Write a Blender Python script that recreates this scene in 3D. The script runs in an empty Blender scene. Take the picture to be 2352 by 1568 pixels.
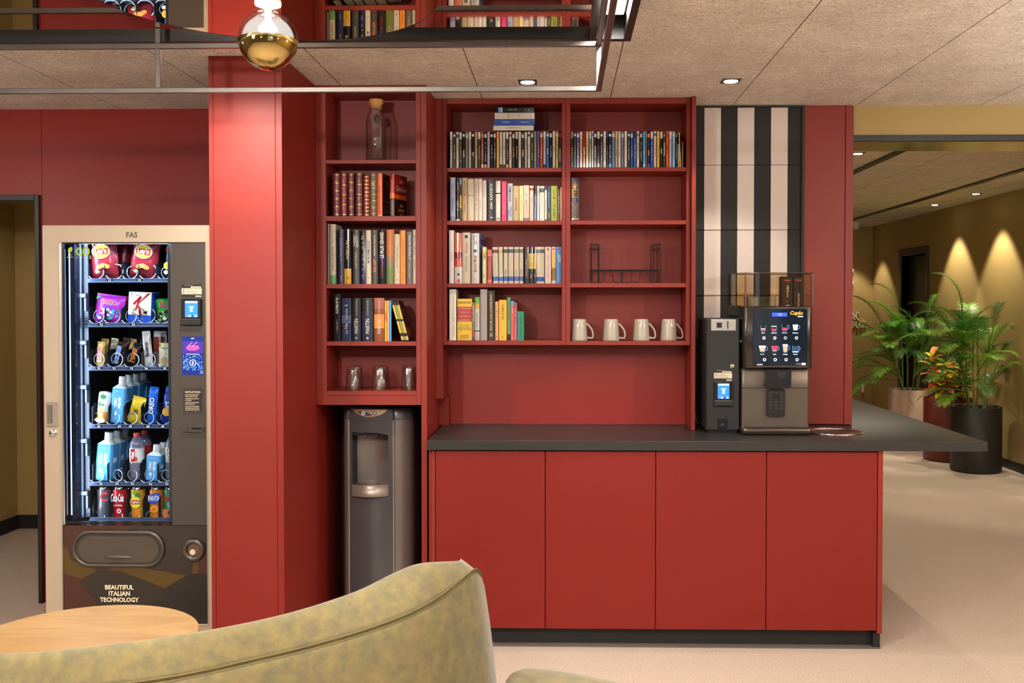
import bpy, math, random
from mathutils import Vector, Matrix
random.seed(7)
C = bpy.context.scene.collection
PI = math.pi
# ---------------------------------------------------------------- camera
FPX, PSI, PHI, EYE = 2260.0, math.radians(1.18), math.radians(1.13), 1.5
PPX, PPY = 1245.44, 745.58
cam_d = bpy.data.cameras.new('camera'); cam = bpy.data.objects.new('camera', cam_d); C.objects.link(cam)
cam.location = (0, 0, EYE); cam.rotation_euler = (PI/2-PHI, 0, PSI)
cam_d.sensor_width = 36; cam_d.lens = FPX/2352*36
cam_d.shift_x = (1176-PPX)/2352; cam_d.shift_y = (PPY-784)/2352
cam_d.clip_start = .05; cam_d.clip_end = 60
cam_d.dof.use_dof = True; cam_d.dof.focus_distance = 4.4; cam_d.dof.aperture_fstop = 9
bpy.context.scene.camera = cam
FW = Vector((-math.sin(PSI)*math.cos(PHI), math.cos(PSI)*math.cos(PHI), -math.sin(PHI)))
RT = Vector((math.cos(PSI), math.sin(PSI), 0)); UP = RT.cross(FW)
EYEV = Vector((0, 0, EYE))
def ray(u, v): return FW*FPX + RT*(u-PPX) - UP*(v-PPY)
def PY(u, v, Y): r = ray(u, v); return EYEV + r*(Y/r.y)
def PZ(u, v, Z): r = ray(u, v); return EYEV + r*((Z-EYE)/r.z)
def PXX(u, v, X): r = ray(u, v); return EYEV + r*(X/r.x)
# ---------------------------------------------------------------- view, world, room lights
vs = bpy.context.scene.view_settings
vs.view_transform = 'Standard'; vs.look = 'None'; vs.gamma = 1.0; vs.use_curve_mapping = False
vs.exposure = 0.12
world = bpy.data.worlds.new('world'); bpy.context.scene.world = world; world.use_nodes = True
world.node_tree.nodes['Background'].inputs[0].default_value = (.55, .7, 1, 1)
world.node_tree.nodes['Background'].inputs[1].default_value = .6
WARM = (1, .94, .82); NEUT = (1, .97, .9); COOL = (.55, .72, 1)
def spot(x, y, z, w, ang=100, blend=.5, col=WARM, tx=0, ty=0, size=.03):
    l = bpy.data.lights.new('spot_lamp', 'SPOT'); l.energy = w; l.spot_size = math.radians(ang); l.spot_blend = blend
    l.color = col; l.shadow_soft_size = size
    o = bpy.data.objects.new('spot_lamp', l); C.objects.link(o); o.location = (x, y, z)
    o.rotation_euler = (math.radians(ty), math.radians(tx), 0); return o
def area(x, y, z, sx, sy, w, col, rot=(0, 0, 0)):
    l = bpy.data.lights.new('area_lamp', 'AREA'); l.shape = 'RECTANGLE'; l.size = sx; l.size_y = sy; l.energy = w; l.color = col
    o = bpy.data.objects.new('area_lamp', l); C.objects.link(o); o.location = (x, y, z); o.rotation_euler = rot; return o
H = 2.48; H2 = 2.54
DOWN = [(-.153, 4.33), (.734, 4.33)]                                   # the two seen in front of the cabinets
ROOM_DOWN = [(-1.25, 3.46)] + [(x, y) for y in (2.6, .6, -1.4) for x in (1.5, 3.0)] + [(x, y) for y in (.2, -1.8) for x in (-3.4, -1.9, -.4)]
for x, y in DOWN: spot(x, y, H-.03, 22, 100, .35)
for x, y in ROOM_DOWN: spot(x, y, H-.03, 20 if y < 3 else 95, 150, .9)
HALL_DOWN = [(3.85, 10.28), (3.85, 9.27), (3.85, 8.0), (2.02, 6.8), (3.75, 12.7), (2.02, 9.6)]
for i, (x, y) in enumerate(HALL_DOWN): spot(x, y, H2-.03, (95, 95, 80, 90, 60, 70)[i], (76, 76, 76, 120, 76, 110)[i], .35, (1, .9, .72))
area(-1.45, 1.25, 2.352, 2.9, .08, 75, NEUT)                            # linear lamp, front side of the overhead frame
area(.165, 2.1, 2.40, .06, 1.9, 50, NEUT)                              # linear lamp, right side of the overhead frame
area(2.2, -3.3, 1.5, 2.4, 1.6, 60, COOL, (-PI/2, 0, 0))                # daylight through the windows behind
spot(-3.2, 5.6, 2.4, 14, 140, .6)                                      # corridor lamp
ADDED_PENDANT = [(-3.4, -.9), (-1.2, -1.2), (1.1, -1.0), (2.9, -.4), (2.6, 2.4), (-1.24, 1.5), (-3.7, 2.7)]   # unseen pendants, added to light the lounge
def point(x, y, z, w, col=NEUT, size=.06):
    l = bpy.data.lights.new('point_lamp', 'POINT'); l.energy = w; l.color = col; l.shadow_soft_size = size
    o = bpy.data.objects.new('point_lamp', l); C.objects.link(o); o.location = (x, y, z); return o
for x, y in ADDED_PENDANT: point(x, y, 2.0 if y != 1.5 else 2.1, {1.5: 95, 2.4: 80, 2.7: 22}.get(y, 17), size=.04)
for x, y in ADDED_PENDANT:                                                   # added upward spots at the pendants, brightening the ceiling
    if y != 1.5: spot(x, y, 1.75, 115, 150, 1, NEUT, size=.1).rotation_euler = (PI, 0, 0)
for x, y in ((3.1, 3.6), (-3.9, 1.0)): spot(x, y, 1.75, 150, 150, 1, NEUT, size=.1).rotation_euler = (PI, 0, 0)  # two more added upward spots for the ceiling, no fixture there

# ---------------------------------------------------------------- materials
def lin(c):
    return tuple(((x/255)/12.92 if x/255 <= .04045 else ((x/255+.055)/1.055)**2.4) for x in c)
MC = {}
def pm(col, rough=.5, metal=0, var=.05, scale=25, bump=0, bscale=200, coat=0, emit=0, ecol=None, name=None, spec=.5, trans=0):
    key = (tuple(col), rough, metal, var, scale, bump, bscale, coat, emit, ecol, spec, trans)
    if key in MC: return MC[key]
    m = bpy.data.materials.new(name or 'surface'); m.use_nodes = True; nt = m.node_tree; N = nt.nodes; L = nt.links
    b = N['Principled BSDF']; c = lin(col)
    b.inputs['Roughness'].default_value = rough; b.inputs['Metallic'].default_value = metal
    b.inputs['Specular IOR Level'].default_value = spec; b.inputs['Coat Weight'].default_value = coat; b.inputs['Coat Roughness'].default_value = .12
    tc = N.new('ShaderNodeTexCoord'); nz = N.new('ShaderNodeTexNoise'); nz.inputs['Scale'].default_value = scale; nz.inputs['Detail'].default_value = 3
    L.new(tc.outputs['Object'], nz.inputs['Vector'])
    mx = N.new('ShaderNodeMix'); mx.data_type = 'RGBA'
    mx.inputs[6].default_value = (*[max(0, k*(1-var)) for k in c], 1); mx.inputs[7].default_value = (*[min(1, k*(1+var)) for k in c], 1)
    L.new(nz.outputs['Fac'], mx.inputs[0]); L.new(mx.outputs[2], b.inputs['Base Color'])
    if bump:
        n2 = N.new('ShaderNodeTexNoise'); n2.inputs['Scale'].default_value = bscale; n2.inputs['Detail'].default_value = 4
        L.new(tc.outputs['Object'], n2.inputs['Vector']); bp = N.new('ShaderNodeBump'); bp.inputs['Strength'].default_value = bump; bp.inputs['Distance'].default_value = .002
        L.new(n2.outputs['Fac'], bp.inputs['Height']); L.new(bp.outputs[0], b.inputs['Normal'])
    if emit:
        b.inputs['Emission Color'].default_value = (*lin(ecol or col), 1); b.inputs['Emission Strength'].default_value = emit
    if trans:
        out = N['Material Output']; t = N.new('ShaderNodeBsdfTranslucent'); L.new(mx.outputs[2], t.inputs[0])
        ms = N.new('ShaderNodeMixShader'); ms.inputs[0].default_value = trans; L.new(b.outputs[0], ms.inputs[1]); L.new(t.outputs[0], ms.inputs[2]); L.new(ms.outputs[0], out.inputs[0])
    MC[key] = m; return m
def glassy(name, tint=(255, 255, 255), refl=.12, rough=.02, milk=0):
    m = bpy.data.materials.new(name); m.use_nodes = True; nt = m.node_tree; N = nt.nodes; L = nt.links
    N.remove(N['Principled BSDF']); t = N.new('ShaderNodeBsdfTransparent'); t.inputs[0].default_value = (*lin(tint), 1)
    g = N.new('ShaderNodeBsdfGlossy'); g.inputs['Roughness'].default_value = rough
    lw = N.new('ShaderNodeLayerWeight'); lw.inputs[0].default_value = .4; pw = N.new('ShaderNodeMath'); pw.operation = 'POWER'; pw.inputs[1].default_value = 2.5
    L.new(lw.outputs['Facing'], pw.inputs[0])
    mr = N.new('ShaderNodeMapRange'); mr.inputs[3].default_value = refl*.25; mr.inputs[4].default_value = min(1, refl*6)
    L.new(pw.outputs[0], mr.inputs[0]); ms = N.new('ShaderNodeMixShader')
    L.new(mr.outputs[0], ms.inputs[0]); L.new(t.outputs[0], ms.inputs[1]); L.new(g.outputs[0], ms.inputs[2]); L.new(ms.outputs[0], N['Material Output'].inputs[0])
    if milk:
        df = N.new('ShaderNodeBsdfDiffuse'); df.inputs[0].default_value = (*lin(tint), 1); m2 = N.new('ShaderNodeMixShader'); m2.inputs[0].default_value = milk; L.new(t.outputs[0], m2.inputs[1]); L.new(df.outputs[0], m2.inputs[2]); L.new(m2.outputs[0], ms.inputs[1])
    return m
RED = pm((127, 35, 21), .5, 0, .03, 3, .04, 900, 0, name='red_laminate', spec=.42)
REDD = pm((117, 19, 8), .5, 0, .03, 3, .04, 900, 0, name='red_door_laminate', spec=.38)
REDP = pm((124, 22, 11), .52, 0, .03, 3, .04, 900, 0, name='red_pillar_laminate', spec=.52)
REDW = pm((136, 24, 13), .42, 0, .05, 2, .04, 900, 0, name='red_wall_panel', spec=.5)
BLACKM = pm((34, 31, 30), .38, .2, .1, 40, .05, 400, name='black_metal')
STEEL = pm((112, 104, 99), .33, .85, .12, 18, .03, 300, name='raw_steel')
OCHRE = pm((164, 138, 84), .62, 0, .04, 6, .08, 300, name='ochre_paint')
OCHREG = pm((150, 126, 76), .12, 0, .03, 4, 0, name='ochre_gloss')
BLACK = pm((14, 14, 15), .3, 0, .1, 30, name='black_plastic')
BLACKMAT = pm((22, 21, 22), .6, 0, .1, 60, .1, 700, name='matt_black')
CHROME = pm((225, 225, 225), .12, 1, .02, name='chrome')
SILVER = pm((178, 172, 164), .38, .7, .04, 12, .03, 900, name='brushed_silver')
WHITE = pm((235, 232, 226), .4, name='white_plastic')
GLASS = glassy('clear_glass', (250, 252, 252), .3)
PANE = glassy('window_pane', (238, 244, 250), .03)
SMOKE = glassy('smoked_plastic', (242, 230, 210), .06)
def mirror_mat(name, col, rough):
    return pm(col, rough, 1, .01, 2, name=name)
def shader_ceiling():
    m = bpy.data.materials.new('wood_wool_board'); m.use_nodes = True; nt = m.node_tree; N = nt.nodes; L = nt.links; b = N['Principled BSDF']
    b.inputs['Roughness'].default_value = .9
    tc = N.new('ShaderNodeTexCoord')
    def ridged(sx, sy, rz, dist, scale=1, det=2):
        mp = N.new('ShaderNodeMapping'); mp.inputs['Scale'].default_value = (sx, sy, 1); mp.inputs['Rotation'].default_value = (0, 0, rz)
        L.new(tc.outputs['Object'], mp.inputs[0]); n = N.new('ShaderNodeTexNoise'); n.inputs['Scale'].default_value = scale; n.inputs['Detail'].default_value = det; n.inputs['Distortion'].default_value = dist
        L.new(mp.outputs[0], n.inputs['Vector'])
        s = N.new('ShaderNodeMath'); s.operation = 'SUBTRACT'; s.inputs[1].default_value = .5; L.new(n.outputs['Fac'], s.inputs[0])
        a = N.new('ShaderNodeMath'); a.operation = 'ABSOLUTE'; L.new(s.outputs[0], a.inputs[0]); return a
    a1 = ridged(15, 78, .1, 1.6); a2 = ridged(34, 60, .6, 2.4); a3 = ridged(30, 66, -.5, 2.0)
    mn = N.new('ShaderNodeMath'); mn.operation = 'MINIMUM'; L.new(a1.outputs[0], mn.inputs[0]); L.new(a2.outputs[0], mn.inputs[1])
    mn2 = N.new('ShaderNodeMath'); mn2.operation = 'MINIMUM'; L.new(mn.outputs[0], mn2.inputs[0]); L.new(a3.outputs[0], mn2.inputs[1])
    cr = N.new('ShaderNodeValToRGB'); e = cr.color_ramp.elements
    e[0].position = 0; e[0].color = (*lin((112, 88, 72)), 1); e[1].position = .02; e[1].color = (*lin((255, 244, 230)), 1)
    L.new(mn2.outputs[0], cr.inputs[0])
    sp = N.new('ShaderNodeSeparateXYZ'); L.new(tc.outputs['Object'], sp.inputs[0])
    
    # board joints every 0.607 m along x
    off = N.new('ShaderNodeMath'); off.operation = 'ADD'; off.inputs[1].default_value = 1.597+.607*20; L.new(sp.outputs[0], off.inputs[0])
    md = N.new('ShaderNodeMath'); md.operation = 'MODULO'; md.inputs[1].default_value = .607; L.new(off.outputs[0], md.inputs[0])
    lt = N.new('ShaderNodeMath'); lt.operation = 'LESS_THAN'; lt.inputs[1].default_value = .004; L.new(md.outputs[0], lt.inputs[0])
    mx = N.new('ShaderNodeMix'); mx.data_type = 'RGBA'; mx.inputs[7].default_value = (*lin((88, 66, 52)), 1)
    nb = N.new('ShaderNodeTexNoise'); nb.inputs['Scale'].default_value = 5; nb.inputs['Detail'].default_value = 6; L.new(tc.outputs['Object'], nb.inputs['Vector'])
    hv = N.new('ShaderNodeHueSaturation'); mrv = N.new('ShaderNodeMapRange'); mrv.inputs[1].default_value = .3; mrv.inputs[2].default_value = .7; mrv.inputs[3].default_value = .9; mrv.inputs[4].default_value = 1.1; L.new(nb.outputs['Fac'], mrv.inputs[0]); L.new(mrv.outputs[0], hv.inputs['Value']); L.new(cr.outputs[0], hv.inputs['Color'])
    L.new(lt.outputs[0], mx.inputs[0]); L.new(hv.outputs[0], mx.inputs[6]); L.new(mx.outputs[2], b.inputs['Base Color'])
    bp = N.new('ShaderNodeBump'); bp.inputs['Strength'].default_value = 1; bp.inputs['Distance'].default_value = .02
    L.new(mn2.outputs[0], bp.inputs['Height']); L.new(bp.outputs[0], b.inputs['Normal'])
    return m
CEIL = shader_ceiling()
CARPET = pm((180, 162, 147), .95, 0, .45, 150, 1, 260, name='beige_carpet', spec=.1)
DARKTOP = pm((42, 39, 38), .38, 0, .06, 30, .05, 900, name='dark_laminate')
def camo_mat():
    m = bpy.data.materials.new('patterned_gloss_panel'); m.use_nodes = True; nt = m.node_tree; N = nt.nodes; L = nt.links; b = N['Principled BSDF']
    b.inputs['Roughness'].default_value = .18
    tc = N.new('ShaderNodeTexCoord'); mp = N.new('ShaderNodeMapping'); mp.inputs['Scale'].default_value = (3.4, 1, 7.5); mp.inputs['Rotation'].default_value = (0, .25, 0)
    L.new(tc.outputs['Object'], mp.inputs[0]); v = N.new('ShaderNodeTexVoronoi'); v.inputs['Scale'].default_value = 1; L.new(mp.outputs[0], v.inputs['Vector'])
    sp = N.new('ShaderNodeSeparateColor'); L.new(v.outputs['Color'], sp.inputs[0])
    cr = N.new('ShaderNodeValToRGB'); cr.color_ramp.interpolation = 'CONSTANT'; cr.color_ramp.elements[0].color = (*lin((40, 33, 26)), 1)
    cr.color_ramp.elements[1].position = .33; cr.color_ramp.elements[1].color = (*lin((62, 34, 24)), 1)
    for p, c in ((.55, (34, 30, 28)), (.8, (78, 56, 16))): e = cr.color_ramp.elements.new(p); e.color = (*lin(c), 1)
    L.new(sp.outputs[0], cr.inputs[0]); L.new(cr.outputs[0], b.inputs['Base Color']); return m
def wood_mat():
    m = bpy.data.materials.new('birch_top'); m.use_nodes = True; nt = m.node_tree; N = nt.nodes; L = nt.links; b = N['Principled BSDF']
    b.inputs['Roughness'].default_value = .38
    tc = N.new('ShaderNodeTexCoord'); mp = N.new('ShaderNodeMapping'); mp.inputs['Scale'].default_value = (1.3, 7, 1)
    L.new(tc.outputs['Object'], mp.inputs[0]); w = N.new('ShaderNodeTexNoise'); w.inputs['Scale'].default_value = 2.2; w.inputs['Detail'].default_value = 5; w.inputs['Distortion'].default_value = 1.2
    L.new(mp.outputs[0], w.inputs['Vector']); cr = N.new('ShaderNodeValToRGB')
    cr.color_ramp.elements[0].position = .35; cr.color_ramp.elements[0].color = (*lin((162, 124, 78)), 1)
    cr.color_ramp.elements[1].position = .62; cr.color_ramp.elements[1].color = (*lin((176, 140, 92)), 1)
    L.new(w.outputs['Fac'], cr.inputs[0]); L.new(cr.outputs[0], b.inputs['Base Color']); return m
def velvet_mat():
    m = bpy.data.materials.new('olive_velvet'); m.use_nodes = True; nt = m.node_tree; N = nt.nodes; L = nt.links; b = N['Principled BSDF']
    b.inputs['Roughness'].default_value = .8; b.inputs['Sheen Weight'].default_value = .35; b.inputs['Sheen Roughness'].default_value = .4
    tc = N.new('ShaderNodeTexCoord'); n = N.new('ShaderNodeTexNoise'); n.inputs['Scale'].default_value = 26; n.inputs['Detail'].default_value = 8; n.inputs['Roughness'].default_value = .65
    L.new(tc.outputs['Object'], n.inputs['Vector']); cr = N.new('ShaderNodeValToRGB')
    cr.color_ramp.elements[0].position = .35; cr.color_ramp.elements[0].color = (*lin((94, 86, 60)), 1)
    cr.color_ramp.elements[1].position = .7; cr.color_ramp.elements[1].color = (*lin((124, 108, 62)), 1)
    L.new(n.outputs['Fac'], cr.inputs[0]); L.new(cr.outputs[0], b.inputs['Base Color'])
    n2 = N.new('ShaderNodeTexNoise'); n2.inputs['Scale'].default_value = 320; L.new(tc.outputs['Object'], n2.inputs['Vector'])
    bp = N.new('ShaderNodeBump'); bp.inputs['Strength'].default_value = .25; bp.inputs['Distance'].default_value = .002; L.new(n2.outputs['Fac'], bp.inputs['Height']); L.new(bp.outputs[0], b.inputs['Normal']); return m
# ---------------------------------------------------------------- mesh builder
TG = {}
def text_geo(s, bold=0, shear=0):
    k = (s, bold, shear)
    if k in TG: return TG[k]
    c = bpy.data.curves.new('t', 'FONT'); c.body = s; c.size = 1; c.resolution_u = 2; c.offset = bold; c.shear = shear
    o = bpy.data.objects.new('t', c); me = o.to_mesh()
    v = [(p.co.x, p.co.y) for p in me.vertices]; f = [tuple(q.vertices) for q in me.polygons]
    o.to_mesh_clear(); bpy.data.objects.remove(o); bpy.data.curves.remove(c)
    if v:
        x0 = min(p[0] for p in v); x1 = max(p[0] for p in v); y0 = min(p[1] for p in v); y1 = max(p[1] for p in v)
    else: x0 = x1 = y0 = y1 = 0
    TG[k] = (v, f, x0, x1, y0, y1); return TG[k]
class MB:
    def __init__(s): s.V = []; s.F = []; s.M = []; s.S = []; s.mats = []
    def mi(s, m):
        if m not in s.mats: s.mats.append(m)
        return s.mats.index(m)
    def add(s, V, F, m, smooth=False):
        b = len(s.V); s.V += [tuple(v) for v in V]; k = s.mi(m)
        for f in F: s.F.append(tuple(b+i for i in f)); s.M.append(k); s.S.append(smooth)
        return s
    def box(s, x0, x1, y0, y1, z0, z1, m, bev=0):
        x0, x1 = min(x0, x1), max(x0, x1); y0, y1 = min(y0, y1), max(y0, y1); z0, z1 = min(z0, z1), max(z0, z1)
        if bev <= 0:
            V = [(x, y, z) for x in (x0, x1) for y in (y0, y1) for z in (z0, z1)]
            return s.add(V, [(0, 1, 3, 2), (4, 6, 7, 5), (0, 4, 5, 1), (2, 3, 7, 6), (0, 2, 6, 4), (1, 5, 7, 3)], m)
        b = min(bev, (x1-x0)*.45, (y1-y0)*.45, (z1-z0)*.45); V = []; idx = {}
        X, Y, Z = (x0, x1), (y0, y1), (z0, z1)
        for i in (0, 1):
            for j in (0, 1):
                for k in (0, 1):
                    sx, sy, sz = (1, -1)[i], (1, -1)[j], (1, -1)[k]
                    idx[i, j, k, 0] = len(V); V.append((X[i], Y[j]+sy*b, Z[k]+sz*b))
                    idx[i, j, k, 1] = len(V); V.append((X[i]+sx*b, Y[j], Z[k]+sz*b))
                    idx[i, j, k, 2] = len(V); V.append((X[i]+sx*b, Y[j]+sy*b, Z[k]))
        F = []
        for i in (0, 1): F.append([idx[i, j, k, 0] for j, k in ((0, 0), (0, 1), (1, 1), (1, 0))])
        for j in (0, 1): F.append([idx[i, j, k, 1] for i, k in ((0, 0), (1, 0), (1, 1), (0, 1))])
        for k in (0, 1): F.append([idx[i, j, k, 2] for i, j in ((0, 0), (0, 1), (1, 1), (1, 0))])
        for j in (0, 1):
            for k in (0, 1): F.append([idx[0, j, k, 1], idx[1, j, k, 1], idx[1, j, k, 2], idx[0, j, k, 2]])
        for i in (0, 1):
            for k in (0, 1): F.append([idx[i, 0, k, 0], idx[i, 1, k, 0], idx[i, 1, k, 2], idx[i, 0, k, 2]])
        for i in (0, 1):
            for j in (0, 1): F.append([idx[i, j, 0, 0], idx[i, j, 1, 0], idx[i, j, 1, 1], idx[i, j, 0, 1]])
        for i in (0, 1):
            for j in (0, 1):
                for k in (0, 1): F.append([idx[i, j, k, 0], idx[i, j, k, 1], idx[i, j, k, 2]])
        return s.add(V, F, m)
    def loft(s, rings, m, smooth=True, caps=True, closed=True):
        n = len(rings[0]); V = [p for r in rings for p in r]; F = []
        for a in range(len(rings)-1):
            for i in range(n if closed else n-1):
                j = (i+1) % n; F.append((a*n+i, a*n+j, (a+1)*n+j, (a+1)*n+i))
        s.add(V, F, m, smooth)
        if caps and closed:
            s.add(rings[0], [tuple(range(n))], m); s.add(rings[-1], [tuple(range(n-1, -1, -1))], m)
        return s
    def lathe(s, prof, c, m, n=28, smooth=True, caps=False, sx=1, sy=1):
        return s.loft([[(c[0]+r*sx*math.cos(2*PI*i/n), c[1]+r*sy*math.sin(2*PI*i/n), c[2]+z) for i in range(n)] for r, z in prof], m, smooth, caps)
    def cyl(s, p0, p1, r0, m, r1=None, n=16, smooth=True):
        p0, p1 = Vector(p0), Vector(p1); d = (p1-p0).normalized(); a = d.orthogonal().normalized(); b = d.cross(a); r1 = r0 if r1 is None else r1
        return s.loft([[p+a*(r*math.cos(2*PI*i/n))+b*(r*math.sin(2*PI*i/n)) for i in range(n)] for p, r in ((p0, r0), (p1, r1))], m, smooth, True)
    def tube(s, pts, r, m, n=8, closed=False):
        pts = [Vector(p) for p in pts]; R = []; N = len(pts); prev = None
        for i, p in enumerate(pts):
            t = (pts[(i+1) % N]-pts[i-1]) if closed else (pts[min(i+1, N-1)]-pts[max(i-1, 0)])
            t.normalize(); a = (t.orthogonal() if prev is None else prev-t*prev.dot(t)).normalized(); prev = a; b = t.cross(a)
            rr = r[i] if isinstance(r, (list, tuple)) else r
            R.append([p+a*(rr*math.cos(2*PI*k/n))+b*(rr*math.sin(2*PI*k/n)) for k in range(n)])
        if closed: R.append(R[0])
        return s.loft(R, m, True, not closed)
    def prism(s, poly, y0, y1, m, smooth=False):          # poly: (x,z) points, extruded along y
        return s.loft([[(x, y0, z) for x, z in poly], [(x, y1, z) for x, z in poly]], m, smooth, True)
    def text(s, t, c, m, h, w=None, mode='h', bold=0, shear=0, R=None, U=None, capfit=True):
        v, f, x0, x1, y0, y1 = text_geo(t, bold, shear)
        if not v: return s
        if R is None: R, U = {'h': ((1, 0, 0), (0, 0, 1)), 'up': ((0, 0, 1), (-1, 0, 0)), 'down': ((0, 0, -1), (1, 0, 0)), 'flip': ((-1, 0, 0), (0, 0, -1))}[mode]
        R, U, c = Vector(R), Vector(U), Vector(c); sy = h/max(.01, y1-y0); sx = sy*.95
        if w and (x1-x0)*sx > w: sx = w/(x1-x0)
        mx, my = (x0+x1)/2, (y0+y1)/2
        return s.add([c+R*((p[0]-mx)*sx)+U*((p[1]-my)*sy) for p in v], f, m)
    def xf(s, M, a=0):
        s.V = s.V[:a]+[tuple(M @ Vector(v)) for v in s.V[a:]]; return s
    def build(s, name, parent=None, label=None):
        me = bpy.data.meshes.new(name); o = bpy.data.objects.new(name, me); C.objects.link(o)
        org = Vector((0, 0, 0))
        if parent is not None:
            o.parent = parent; org = WORLD.get(parent.name, Vector((0, 0, 0)))
        WORLD[o.name] = org
        me.from_pydata([tuple(Vector(v)-org) for v in s.V], [], s.F)
        for m in s.mats: me.materials.append(m)
        me.polygons.foreach_set('material_index', s.M); me.polygons.foreach_set('use_smooth', s.S)
        me.validate(); me.update()
        if label: o['label'] = label
        return o
WORLD = {}
def thing(name, label, cat, loc=(0, 0, 0), group=None):
    o = bpy.data.objects.new(name, None); C.objects.link(o); o.location = loc; WORLD[o.name] = Vector(loc); o.empty_display_size = .05
    return tag(o, label, cat, group)
def tag(o, label, cat, group=None):
    o['label'] = label; o['category'] = cat
    if group: o['group'] = group
    return o
def struct(mb, name, label=None, cat=None):
    o = mb.build(name); o['kind'] = 'structure'
    if label: o['label'] = label; o['category'] = cat or name.split('_')[0]
    return o
def single(mb, name, label, cat, group=None, org=None):
    """one-mesh thing with its origin at its base centre"""
    xs = [v[0] for v in mb.V]; ys = [v[1] for v in mb.V]; zs = [v[2] for v in mb.V]
    org = Vector(org or ((min(xs)+max(xs))/2, (min(ys)+max(ys))/2, min(zs)))
    mb.V = [tuple(Vector(v)-org) for v in mb.V]; o = mb.build(name); o.location = org; WORLD[o.name] = org
    return tag(o, label, cat, group)
def rotZ(c, deg): return Matrix.Translation(c) @ Matrix.Rotation(math.radians(deg), 4, 'Z') @ Matrix.Translation(-Vector(c))
def rotY(c, deg): return Matrix.Translation(c) @ Matrix.Rotation(math.radians(deg), 4, 'Y') @ Matrix.Translation(-Vector(c))
def rotX(c, deg): return Matrix.Translation(c) @ Matrix.Rotation(math.radians(deg), 4, 'X') @ Matrix.Translation(-Vector(c))
ORD = 'first second third fourth fifth sixth seventh eighth ninth tenth eleventh twelfth thirteenth fourteenth fifteenth sixteenth seventeenth eighteenth nineteenth twentieth'.split()
def ordinal(k):                                            # 0-based
    if k < 20: return ORD[k]
    if k < 29: return 'twenty-'+ORD[k-20]
    if k == 29: return 'thirtieth'
    return 'thirty-'+ORD[k-30]
# ================================================================ ROOM SHELL
WALLY = 4.89; XR = 4.1
m = MB(); m.box(-5.2, XR+.3, -3.6, 13.4, -.1, 0, CARPET); struct(m, 'floor', 'beige carpeted floor running through room, corridor and hall', 'floor')
m = MB(); m.box(-5.2, XR, -3.6, WALLY+.05, H, H+.1, CEIL); struct(m, 'ceiling', 'tan wood wool board ceiling of the lounge', 'ceiling')
m = MB(); m.box(1.3, XR+.2, 5.16, 13.4, H2, H2+.1, CEIL); struct(m, 'ceiling', 'tan board ceiling of the hall beyond the opening', 'ceiling')
m = MB(); m.box(-5.2, -2.2, WALLY+.1, 6.9, H, H+.1, CEIL); struct(m, 'ceiling', 'ceiling of the corridor behind the left door opening', 'ceiling')
# red back wall with the left door opening
dx1 = PY(88, 900, WALLY).x; dzt = PY(50, 461, WALLY).z; ftz = PY(50, 448, WALLY).z; fx1 = PY(98, 900, WALLY).x
DX0 = dx1-.95
m = MB()
m.box(-5.2, PY(95, 300, WALLY).x-.001, WALLY, WALLY+.12, ftz, H, REDW)
m.box(PY(95, 300, WALLY).x+.001, -1.3, WALLY, WALLY+.12, ftz-.0, H, REDW)
m.box(fx1, -1.3, WALLY, WALLY+.12, 0, ftz, REDW)
m.box(-5.2, DX0-.04, WALLY, WALLY+.12, 0, ftz, REDW)
m.box(-1.3, 1.42, WALLY, WALLY+.27, 0, H, REDW)
struct(m, 'wall_back', 'red panelled wall behind the cabinets', 'wall')
m = MB()
m.box(dx1, fx1, WALLY-.02, WALLY+.14, 0, ftz, BLACKM, .002); m.box(DX0-.04, DX0, WALLY-.02, WALLY+.14, 0, ftz, BLACKM, .002)
m.box(DX0, dx1, WALLY-.02, WALLY+.14, dzt, ftz, BLACKM, .002); o = struct(m, 'trim_1', 'black metal frame of the left doorway', 'door frame')
# corridor behind the doorway
m = MB(); m.box(-5.0, -2.2, 6.53, 6.65, 0, H, OCHRE); struct(m, 'wall_corridor_end', 'ochre end wall of the corridor', 'wall')
m = MB(); m.box(-3.79, -3.67, 5.03, 6.53, 0, H, OCHRE); struct(m, 'wall_corridor_left', 'ochre side wall of the corridor', 'wall')
m = MB(); m.box(-2.45, -2.33, 5.01, 6.53, 0, H, OCHRE); struct(m, 'wall_corridor_right', 'ochre right wall of the corridor', 'wall')
m = MB(); m.box(-3.67, -2.45, 6.515, 6.53, 0, .09, BLACKMAT); m.box(-3.67, -3.655, 5.03, 6.515, 0, .09, BLACKMAT); struct(m, 'baseboard_corridor', 'black baseboard of the corridor', 'baseboard')
# lintel over the wide opening on the right
zt0 = PY(2100, 325, WALLY).z; zt1 = PY(2100, 310.6, WALLY).z
m = MB(); m.box(1.42, XR, WALLY, WALLY+.3, zt0+.004, H, OCHRE); m.box(1.42, XR, WALLY+.02, WALLY+.3, zt0, zt0+.004, OCHREG)
struct(m, 'wall_lintel', 'ochre wall strip with glossy underside above the wide opening', 'wall')
m = MB(); m.box(1.42, XR, WALLY-.012, WALLY+.012, zt0, zt1, BLACKM, .002); struct(m, 'trim_2', 'black strip along the bottom of the lintel', 'trim')
m = MB(); m.box(1.26, 1.42, 5.16, 13.1, 0, H2+.05, OCHRE); struct(m, 'wall_hall_left', 'ochre left wall of the hall', 'wall')
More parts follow.
